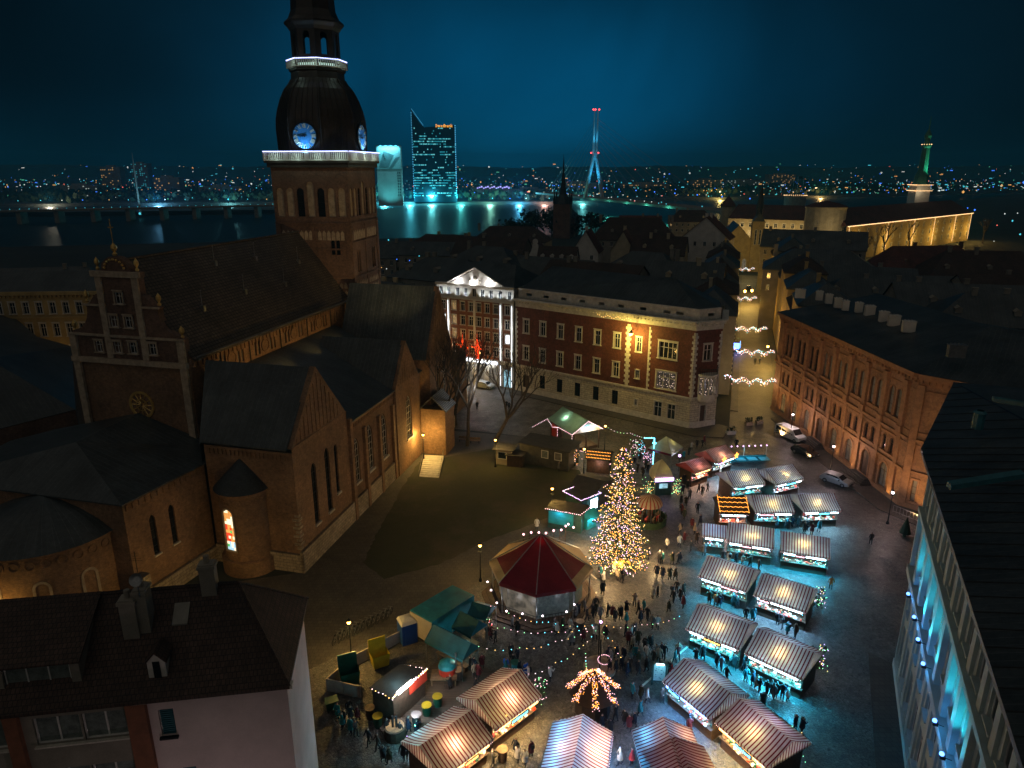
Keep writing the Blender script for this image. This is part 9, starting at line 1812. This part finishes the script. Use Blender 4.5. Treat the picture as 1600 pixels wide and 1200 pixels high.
def bicycle():
 w = MB(); P_ = [(.33 * math.cos(2 * math.pi * i / 12), 0, .34 + .33 * math.sin(2 * math.pi * i / 12)) for i in range(13)]; w.path(P_, .022, 4)
 for i in range(4): a = math.pi * i / 4; w.tube((.32 * math.cos(a), 0, .34 + .32 * math.sin(a)), (-.32 * math.cos(a), 0, .34 - .32 * math.sin(a)), .006, 3)
 f = MB(); [f.tube(a, b, .02, 4) for a, b in (((-.5, 0, .34), (-.1, 0, .32)), ((-.1, 0, .32), (-.2, 0, .85)), ((-.2, 0, .8), (.38, 0, .82)), ((-.1, 0, .32), (.38, 0, .8)), ((.5, 0, .34), (.36, 0, .98)), ((-.5, 0, .34), (-.2, 0, .8)), ((.32, -.25, 1.0), (.32, .25, 1.0)))]; s = MB(); s.box(-.32, -.08, -.06, .06, .87, .93)
 return w.mesh('wheel', M['rubber']), f.mesh('frame', M['metal_grey']), s.mesh('saddle', M['rubber'])
bw_, bf_, bs_ = bicycle()
for i in range(12):
 px = 526 + 7.5 * i; py = 1003 - 3.6 * i; t = thing('parked_bicycle', 'bicycle in the row near the amber lamp, %s from the foreground house' % ['first', 'second', 'third', 'fourth', 'fifth', 'sixth', 'seventh', 'eighth', 'ninth', 'tenth', 'eleventh', 'twelfth'][i], 'bicycle', G(px, py, 0), rad(75 + 8 * math.sin(i * 2)), 'bicycles parked in a row'); place('wheel', bw_, t, (-.5, 0, 0)); place('wheel', bw_, t, (.5, 0, 0)); place('frame', bf_, t); place('saddle', bs_, t)
# ---------------------------------------------------------------- vehicles
def vehicle(label, loc, rz, kind, paint, group=None):
 L, W, H = {'van': (5.2, 1.95, 2.1), 'car': (4.3, 1.78, 1.5)}[kind]; t = thing('parked_' + kind, label, kind, loc, rz, group); h = L / 2
 if kind == 'van': body = [(-h, .45), (-h, 1.15), (-h + .05, 1.95), (-h + .25, 2.1), (h - 1.9, 2.1), (h - 1.55, 1.98), (h - .85, 1.22), (h - .08, 1.0), (h, .8), (h, .4), (h - .5, .3), (-h + .4, .3)]
 else: body = [(-h, .42), (-h, .85), (-h + .15, .95), (-h + .55, 1.35), (-h + 1.0, 1.48), (h - 2.0, 1.48), (h - 1.55, 1.36), (h - .95, .98), (h - .1, .82), (h, .6), (h, .38), (h - .5, .26), (-h + .4, .26)]
 zb = 1.15 if kind == 'van' else .9; m_ = MB(); P_ = []
 for s in (-1, 1): P_.append([(x, s * (W / 2 - (0.12 * max(0, z - zb) / (H - zb) if z > zb else 0)), z) for x, z in body])
 n = len(body); m_.add(P_[0] + P_[1], [tuple(range(n))[::-1], tuple(range(n, 2 * n))] + [(i, (i + 1) % n, n + (i + 1) % n, n + i) for i in range(n)]); me = m_.mesh('body', M[paint]); o = place('body', me, t); bv = o.modifiers.new('bevel', 'BEVEL'); bv.width = 0.06; bv.segments = 2
 def glass(name, pts): m2 = MB(); m2.poly(pts); m2.build(name, M['glass'], t)
 if kind == 'van':
  for s in (-1, 1):
   y = s * (W / 2 - 0.02 + .0); yy = s * (W / 2 - 0.115 + .02)
   for x0, x1 in ((-h + .25, -h + 1.35), (-h + 1.45, -h + 2.5), (-h + 2.6, h - 1.45)): glass('side_window', [(x0, s * (W / 2 - .012), 1.25), (x1 + (.35 if x1 > 0 else 0), s * (W / 2 - .012), 1.25), (x1 - (.05 if x1 > 0 else 0), s * (W / 2 - .09), 1.86), (x0, s * (W / 2 - .09), 1.86)])
  glass('windscreen', [(h - .82, -.85, 1.25), (h - .82, .85, 1.25), (h - 1.5, .78, 1.99), (h - 1.5, -.78, 1.99)])
 else:
  for s in (-1, 1): glass('side_window', [(-h + .7, s * (W / 2 + .004 - .02), .98), (h - 1.15, s * (W / 2 - .016), .98), (h - 1.72, s * (W / 2 - .09), 1.38), (-h + 1.0, s * (W / 2 - .09), 1.38)])
  glass('windscreen', [(h - .97, -.76, 1.01), (h - .97, .76, 1.01), (h - 1.58, .68, 1.40), (h - 1.58, -.68, 1.40)]); glass('rear_window', [(-h + .2, .7, 1.01), (-h + .2, -.7, 1.01), (-h + .58, -.66, 1.4), (-h + .58, .66, 1.4)])
 for sx in (-h + .85, h - .85):
  for s in (-1, 1): m2 = MB(); m2.tube((sx, s * (W / 2 - .2), .33), (sx, s * (W / 2 + .012), .33), .33, 14); w_ = m2.build('wheel', M['rubber'], t); m2 = MB(); m2.tube((sx, s * (W / 2 + .013), .33), (sx, s * (W / 2 + .03), .33), .19, 10); m2.build('hub_cap', M['metal_grey'], w_)
 for s in (-1, 1):
  m2 = MB(); m2.box(h - .12, h + .015, s * (W / 2 - .32) - .17, s * (W / 2 - .32) + .17, .62 if kind == 'car' else .8, .76 if kind == 'car' else .97); m2.build('headlight', M['headlight'], t); m2 = MB(); m2.box(-h - .015, -h + .05, s * (W / 2 - .22) - .12, s * (W / 2 - .22) + .12, .7, .85); m2.build('tail_light', M['red_paint'], t); m2 = MB(); m2.box(h - 1.45, h - 1.3, s * (W / 2 + .1) - .09, s * (W / 2 + .1) + .09, zb + .02, zb + .17); m2.build('door_mirror', M['rubber'], t)
 m2 = MB(); m2.box(h - .02, h + .02, -.5, .5, .42, .56); m2.build('grille', M['metal_dark'], t); return t
vehicle('white minibus parked beside the brick palace pavement', G(1234, 685, 0), rad(-63), 'van', 'car_white', 'vehicles parked by the brick palace'); vehicle('dark grey car parked in front of the white minibus', G(1257, 711, 0), rad(-62), 'car', 'car_dark', 'vehicles parked by the brick palace'); vehicle('silver car parked by the middle white street lamp', G(1306, 755, 0), rad(-50), 'car', 'car_silver', 'vehicles parked by the brick palace')
vehicle('dark car parked before the floodlit shop windows, left one', G(712, 603, 0), rad(-28), 'car', 'car_dark'); vehicle('silver car before the floodlit shop windows, right one', G(757, 606, 0), rad(-28), 'car', 'car_silver'); vehicle('dark car at the left kerb of the narrow festive street', G(1146, 515, 0), rad(72), 'car', 'car_dark')
vehicle('dark car near the church at the end of the narrow street', G(1170, 452, 0), rad(72), 'car', 'car_dark')
def planter(px, py, lab, w=1.6, mat='white_plaster'):
 t_ = thing('planter', lab, 'planter', G(px, py, 0), rad(10), None); m2 = MB(); m2.box(-w / 2, w / 2, -.4, .4, 0, .6); m2.build('planter_box', M[mat], t_); m2 = MB(); r_ = random.Random(px)
 for i in range(90): c_ = Vector((r_.uniform(-w / 2, w / 2), r_.uniform(-.35, .35), r_.uniform(.6, 1.35))); a_ = Vector((r_.gauss(0, 1), r_.gauss(0, 1), r_.gauss(0, 1))).normalized() * .22; b_ = a_.cross(Vector((.2, .4, 1))).normalized() * .10; m2.poly([c_ - a_, c_ - b_, c_ + a_, c_ + b_])
 m2.build('evergreen_plants', M['leaf_dark'], t_)
planter(1142, 678, 'white planter box by the entrance steps of the corner building'); planter(1170, 664, 'pair of dark shrubs in a low bowl, left bowl', 1.3, 'stone_dim'); planter(1186, 662, 'dark shrub in a low bowl, right bowl', 1.2, 'stone_dim'); planter(1216, 681, 'dark shrub tub touching the white minibus', 1.0, 'stone_dim')
t = thing('small_fir', 'dark potted fir near the far corner of the blue lit facade', 'shrub', G(1413, 838, 0)); m_ = MB(); m_.lathe([(.7, .5), (.5, 1.2), (.05, 2.6)], 8); m_.tube((0, 0, 0), (0, 0, .6), .2, 8); m_.build('fir_crown', M['leaf_dark'], t)
mb = MB(); A, B, C_, D_ = G(655, 745, 0), G(686, 747, 0), G(693, 717, 0), G(663, 716, 0)
for i in range(11):
 s0, s1 = i / 11, (i + 1) / 11; a, b, c, d = A.lerp(D_, s0), B.lerp(C_, s0), B.lerp(C_, s1), A.lerp(D_, s1); mb.ext([a, b, c, d], (0, 0, 0.06 + i * 0.05))
o = mb.build('lawn_steps', M['stone']); tag(o, 'flight of pale stone steps between lawn and cathedral lamp', 'steps')
for (a, b, nm) in ((A, D_, 'left'), (B, C_, 'right')):
 t = thing('handrail', 'iron handrail on the %s side of the lawn steps' % nm, 'handrail', a); m_ = MB(); d_ = b - a; m_.tube((0, 0, .95), d_ + Vector((0, 0, 1.5)), .03, 5); [m_.tube(d_ * s, d_ * s + Vector((0, 0, .95 + .55 * s)), .025, 4) for s in (0, .33, .66, 1)]; m_.build('rail', M['metal_grey'], t)
for i, (px, py) in enumerate([(725, 690), (742, 692)]):
 t = thing('park_bench', 'wooden bench under the bare trees, %s one' % ('left', 'right')[i], 'bench', G(px, py, 0), rad(-8), 'benches under the trees'); m_ = MB(); m_.box(-.9, .9, -.25, .2, .42, .48); m_.build('seat', M['wood_light'], t); m_ = MB(); m_.box(-.9, .9, .2, .26, .55, .9); m_.build('backrest', M['wood_light'], t); m_ = MB(); [m_.box(x - .04, x + .04, -.2, .22, 0, .42) for x in (-.7, .7)]; m_.build('legs', M['metal_dark'], t).name = 'leg'
# ---------------------------------------------------------------- people
def person_mesh(pose, seed, hood=False):
 """one continuous figure grown from a skeleton with tapering limbs; separate coat, trousers, skin and hair areas"""
 rr = random.Random(seed); J = {}; E_ = []
 st = {'stand': 0.06, 'walk': 0.17, 'reach': 0.10, 'phone': 0.07}[pose]; sw = 0.16 if pose == 'walk' else 0.04
 def j(n, x, y, z, r, ry=None): J[n] = (x, y, z, r, ry or r)
 j('pelvis', 0, 0, .93, .155, .125); j('waist', 0, 0.01, 1.10, .15, .115); j('chest', 0, 0.0, 1.32, .175, .125); j('neck', 0, 0.0, 1.49, .062); j('skull', 0, -.02, 1.60, .085, .095); j('crown', 0, -.01, 1.70, .078, .085)
 for s, n in ((-1, 'l'), (1, 'r')):
  f = s * st; j('hip' + n, s * .09, 0, .86, .105, .105); j('knee' + n, s * .10, -f * .55 - .03, .48, .068); j('ankle' + n, s * .10, -f + .02, .10, .045); j('toe' + n, s * .11, -f - .14, .045, .042)
  j('shoulder' + n, s * .19, 0, 1.40, .070)
  if pose == 'reach' or (pose == 'phone' and s > 0): j('elbow' + n, s * .27, -.12, 1.16, .052); j('wrist' + n, s * .17, -.34, 1.22, .036); j('hand' + n, s * .14, -.42, 1.24, .038)
  else: j('elbow' + n, s * .27, s * sw * .5 + .02, 1.13, .052); j('wrist' + n, s * .27, s * sw - .04, .90, .036); j('hand' + n, s * .27, s * sw - .06, .81, .036)
  E_ += [('pelvis', 'hip' + n), ('hip' + n, 'knee' + n), ('knee' + n, 'ankle' + n), ('ankle' + n, 'toe' + n), ('chest', 'shoulder' + n), ('shoulder' + n, 'elbow' + n), ('elbow' + n, 'wrist' + n), ('wrist' + n, 'hand' + n)]
 E_ += [('pelvis', 'waist'), ('waist', 'chest'), ('chest', 'neck'), ('neck', 'skull'), ('skull', 'crown')]
 names = list(J); me = bpy.data.meshes.new('figure'); me.from_pydata([J[n][:3] for n in names], [(names.index(a), names.index(b)) for a, b in E_], []); o = bpy.data.objects.new('figure', me); COL.objects.link(o)
 md = o.modifiers.new('skin', 'SKIN'); sv = me.skin_vertices[0].data
 for i, n in enumerate(names): sv[i].radius = (J[n][3], J[n][4]); sv[i].use_root = (n == 'pelvis')
 o.modifiers.new('sub', 'SUBSURF').levels = 1
 dg = bpy.context.evaluated_depsgraph_get(); m2 = bpy.data.meshes.new_from_object(o.evaluated_get(dg)); bpy.data.objects.remove(o)
 m2.materials.clear()
 for k_ in ('coat', 'trousers', 'skin', 'hat'): m2.materials.append(M[k_])
 for p_ in m2.polygons:
  c = p_.center; hand = abs(c.x) > .1 and (c.z < .86 and abs(c.x) > .22 or c.y < -.38) and c.z > .7
  p_.material_index = 2 if hand else (3 if c.z > 1.64 or (c.z > 1.53 and c.y > 0.02) else (2 if c.z > 1.50 else (0 if c.z > .62 or False else 1)))
  p_.use_smooth = True
 m2.name = 'person'; return m2
PM = [person_mesh('stand', 1), person_mesh('walk', 2), person_mesh('reach', 3), person_mesh('phone', 4)]
def hem_mesh():
 m_ = MB(); m_.lathe([(0.19, 1.02), (0.215, 0.80), (0.235, 0.60), (0.20, 0.60)], 12); return m_.mesh('coat_skirt', M['coat'])
HEM = hem_mesh()
def bag_mesh():
 m_ = MB(); m_.box(-.14, .14, .12, .26, 1.0, 1.38); return m_.mesh('backpack', M['trousers'])
BAG = bag_mesh()
COATS = {'black': (.012, .012, .014), 'dark navy': (.012, .018, .04), 'charcoal': (.03, .03, .033), 'dark brown': (.04, .025, .016), 'olive': (.035, .04, .02), 'beige': (.38, .30, .22), 'white': (.62, .60, .56), 'bright blue': (.02, .12, .55), 'teal': (.02, .22, .26), 'red': (.55, .03, .03), 'maroon': (.12, .015, .02), 'orange': (.60, .20, .03), 'grey': (.16, .16, .17)}
Z5 = lambda L_: [(930 + x / 4.8, 850 + y / 4.8) for x, y in L_]
clusters = [
 ('by the Christmas tree', Z5([(300, 130), (400, 120), (480, 150), (500, 150), (575, 160), (622, 150), (165, 280), (195, 290), (215, 285), (235, 240), (60, 300), (60, 390), (150, 250), (40, 260)])),
 ('on the cobbles below the tree', Z5([(460, 250), (495, 265), (425, 410), (462, 405), (290, 475), (325, 530), (345, 600), (388, 580), (430, 640), (460, 640), (90, 550), (30, 570), (10, 540), (145, 590), (120, 560), (185, 570), (2, 500), (235, 530), (360, 520)])),
 ('beside the fourth row of striped stalls', Z5([(563, 275), (600, 275), (575, 400), (615, 370), (655, 390), (545, 510), (640, 430), (650, 480), (590, 440)])),
 ('in the crowd round the ring fountain', Z5([(235, 700), (270, 720), (300, 700), (325, 760), (250, 760), (285, 790), (120, 900), (110, 960), (150, 970), (190, 950), (240, 1000), (255, 960), (215, 870), (320, 980), (160, 860), (95, 870), (300, 860), (330, 900)])),
 ('near the cyan map board', Z5([(410, 790), (370, 810), (390, 870), (450, 850), (490, 850), (510, 870), (620, 850), (600, 900), (560, 1000), (385, 960), (270, 1160), (340, 1170), (395, 1195), (500, 1200), (570, 1200), (440, 900), (470, 890)])),
 ('in the lane by upper stalls', [(1068, 757), (1075, 765), (1085, 752), (1092, 770), (1105, 768), (1097, 775), (1063, 790), (1072, 792), (1065, 805), (1070, 812), (1090, 803), (1063, 835), (1084, 835), (1094, 822), (1088, 850), (1080, 862), (1060, 855), (1075, 742), (1083, 738), (1095, 742), (1089, 745), (1066, 772), (1078, 780), (1070, 850), (1100, 870), (1062, 880)]),
 ('at the row of three stalls', [(1205, 824), (1213, 826), (1228, 828), (1238, 824), (1248, 826), (1262, 830), (1280, 832), (1268, 836), (1255, 834)]),
 ('in front of the third row counters', [(1138, 882), (1148, 881), (1160, 886), (1172, 888), (1185, 893), (1130, 879)]),
 ('in front of the fourth row counters', [(1117, 947), (1124, 950), (1145, 948), (1151, 951), (1213, 977), (1222, 985), (1230, 993), (1240, 997), (1163, 970), (1108, 945), (1176, 972)]),
 ('in the blue lane below fifth row', [(1119, 1042), (1127, 1050), (1140, 1042), (1147, 1047), (1162, 1047), (1135, 1067), (1175, 1072), (1180, 1078), (1188, 1082), (1195, 1088), (1204, 1088), (1212, 1090), (1222, 1094), (1230, 1096), (1242, 1142), (1252, 1144), (1190, 1108), (1098, 1032), (1088, 1038), (1058, 1032), (1165, 1065), (1208, 1094)]),
 ('behind the sixth row counters', [(1058, 1096), (1068, 1108), (1080, 1138), (1075, 1146), (1050, 1090)]),
 ('at bottom centre between the stalls', [(970, 1195), (983, 1143), (975, 1133), (990, 1138), (955, 1150), (960, 1128), (940, 1140), (1000, 1120)]),
 ('beside the barrel table at the bottom', [(810, 1192), (828, 1182), (820, 1197), (770, 1198), (806, 1180)]),
 ('in the lower left yard group', [(530, 1125), (540, 1132), (548, 1128), (556, 1150), (548, 1148), (536, 1140), (575, 1167), (590, 1172), (600, 1191), (630, 1188), (640, 1190), (610, 1195), (560, 1128), (545, 1118)]),
 ('by the lit round counter', [(627, 1152), (640, 1146), (605, 1150), (650, 1150)]),
 ('by the silver barrel and teal tent', [(735, 1048), (748, 1061), (742, 1052), (752, 1046), (775, 1006), (768, 1000), (745, 1082)]),
 ('around the green covered barrel table', [(790, 1052), (801, 1045), (820, 1060), (812, 1055), (800, 1028), (825, 1065), (808, 1035)]),
 ('under lights before the octagonal tent', [(800, 985), (810, 991), (866, 987), (872, 992), (885, 962), (900, 968), (893, 990), (905, 962), (912, 958), (880, 985), (918, 972), (895, 1010), (925, 965), (930, 1000), (910, 1004), (945, 1000)]),
 ('in the group behind the big tree', [(975, 728), (983, 722), (991, 728), (1000, 722), (1008, 732), (985, 735), (996, 738), (1012, 740), (978, 738), (970, 720), (1004, 745), (1018, 745)]),
 ('beside the pink striped stalls', [(1088, 700), (1096, 700), (1080, 704), (1075, 712), (1100, 695), (1068, 718), (1104, 742), (1112, 744), (1120, 738), (1126, 745), (1150, 700)]),
]
rr = random.Random(31); seen_ = {}; named = []
dark = ['black', 'black', 'dark navy', 'charcoal', 'charcoal', 'dark brown', 'olive', 'black', 'grey', 'maroon', 'beige', 'white', 'teal', 'dark navy']
acts = ['standing', 'walking', 'reaching', 'phoning']
for ci, (where, L_) in enumerate(clusters):
 for (px, py) in L_: named.append((px, py, rr.choice(dark), where, None))
named += [(858, 1064, 'white', 'alone on the open dark cobbles under the string lights', 'person in a long white coat holding hands up, alone left of the ring fountain'), (987, 1197, 'red', '', 'person in a bright red jacket seen from behind at the bottom centre'), (1041, 858, 'white', '', 'person in a white coat on the cobbles right of the Christmas tree'), (978, 975, 'teal', '', 'person in a long pale teal coat below the warm lit cobbles'), (1048, 1058, 'red', '', 'person in red jacket right of the cyan map board'), (1298, 921, 'orange', '', 'person in an orange jacket right of the third row of stalls'), (1424, 872, 'orange', '', 'person in orange and teal near the far corner of the blue lit facade'), (1360, 851, 'charcoal', '', 'lone dark figure casting a shadow on the empty cobbles at the right'), (1316, 716, 'black', '', 'dark figure by the orange wall behind the silver car'), (838, 828, 'white', '', 'pale figure standing on the path above the octagonal tent'), (873, 737, 'grey', '', 'person in grey at the foot of the long dark hut'), (745, 640, 'black', '', 'dark figure alone on the paving before the floodlit facade'), (791, 638, 'black', '', 'dark figure of the pair near the floodlit facade, left'), (796, 640, 'charcoal', '', 'dark figure of the pair near the floodlit facade, right'), (1180, 570, 'black', '', 'dark figure in the narrow street between two garlands, left'), (1187, 570, 'dark navy', '', 'dark figure in the narrow street between two garlands, right'), (702, 1078, 'charcoal', '', 'grill cook in a dark apron with pale hat bending at the red grill'), (792, 1050, 'bright blue', '', 'person in a bright blue jacket left of the green covered table'), (820, 1060, 'bright blue', '', 'person in a blue jacket right of the green covered table'), (1119, 948, 'orange', '', 'person in a rust orange coat at the left fourth row counter'), (1081, 827, 'maroon', '', 'person with a pink red coat in the lane left of the third row'), (742, 1060, 'beige', '', 'person in a beige coat next to the silver barrel')]
lab_list = []
for (px, py, col, where, lab) in named:
 pose = rr.choice([0, 0, 1, 1, 2, 3]) if lab is None else (2 if 'grill' in lab or 'hands' in lab else 0); hat = rr.random() < 0.45
 if lab is None: lab = 'person in %s coat %s %s' % (col, acts[pose], where)
 lab_list.append((px, py, col, pose, hat, where, lab))
groups_ = {}
for k_, x in enumerate(lab_list): groups_.setdefault(x[-1], []).append(k_)
for lab, ks in groups_.items():
 if len(ks) > 1:      # tell look-alikes apart by their order from the left
  ks.sort(key=lambda k_: lab_list[k_][0]); n = len(ks)
  nm_ = {2: ['left one', 'right one'], 3: ['left', 'middle', 'right']}.get(n) or ['leftmost'] + ['%s from left' % w for w in ['second', 'third', 'fourth', 'fifth', 'sixth', 'seventh']][:n - 2] + ['rightmost']
  for i, k_ in enumerate(ks): lab_list[k_] = lab_list[k_][:-1] + (lab + ', ' + nm_[i],)
for (px, py, col, pose, hat, where, lab) in lab_list:
 p = G(px, py, 0); me = PM[pose]; o = place('person', me, None, p + Vector((rr.uniform(-.1, .1), rr.uniform(-.1, .1), 0.13 if 'pavement' in lab else 0.02)), rr.uniform(0, 6.28))
 s = rr.uniform(.93, 1.07); o.scale = (s * 1.05, s * 1.05, s); c_ = COATS[col]; v = rr.uniform(.8, 1.25); o.color = (c_[0] * v, c_[1] * v, c_[2] * v, 1)
 tag(o, lab, 'person', 'people %s' % where if where else 'people at the market')
 if rr.random() < 0.6: h_ = place('coat_skirt', HEM, o); h_.color = o.color
 if rr.random() < 0.15: place('backpack', BAG, o)
# ---------------------------------------------------------------- the damp night air
mb = MB(); mb.box(-2600, 2600, -60, 4900, -4.5, 130); hz = mb.build('haze', [])
hz.data.materials.clear(); k = bpy.data.materials.new('night_haze'); k.use_nodes = True; nt_ = k.node_tree; nt_.nodes.remove(nt_.nodes['Principled BSDF']); pv = nt_.nodes.new('ShaderNodeVolumePrincipled'); pv.inputs['Color'].default_value = (0.06, 0.58, 1.0, 1); pv.inputs['Density'].default_value = HAZE; nt_.links.new(pv.outputs[0], nt_.nodes['Material Output'].inputs['Volume'])
hz.data.materials.append(k); tag(hz, 'thin bluish night haze over the whole city', 'haze', kind='stuff')
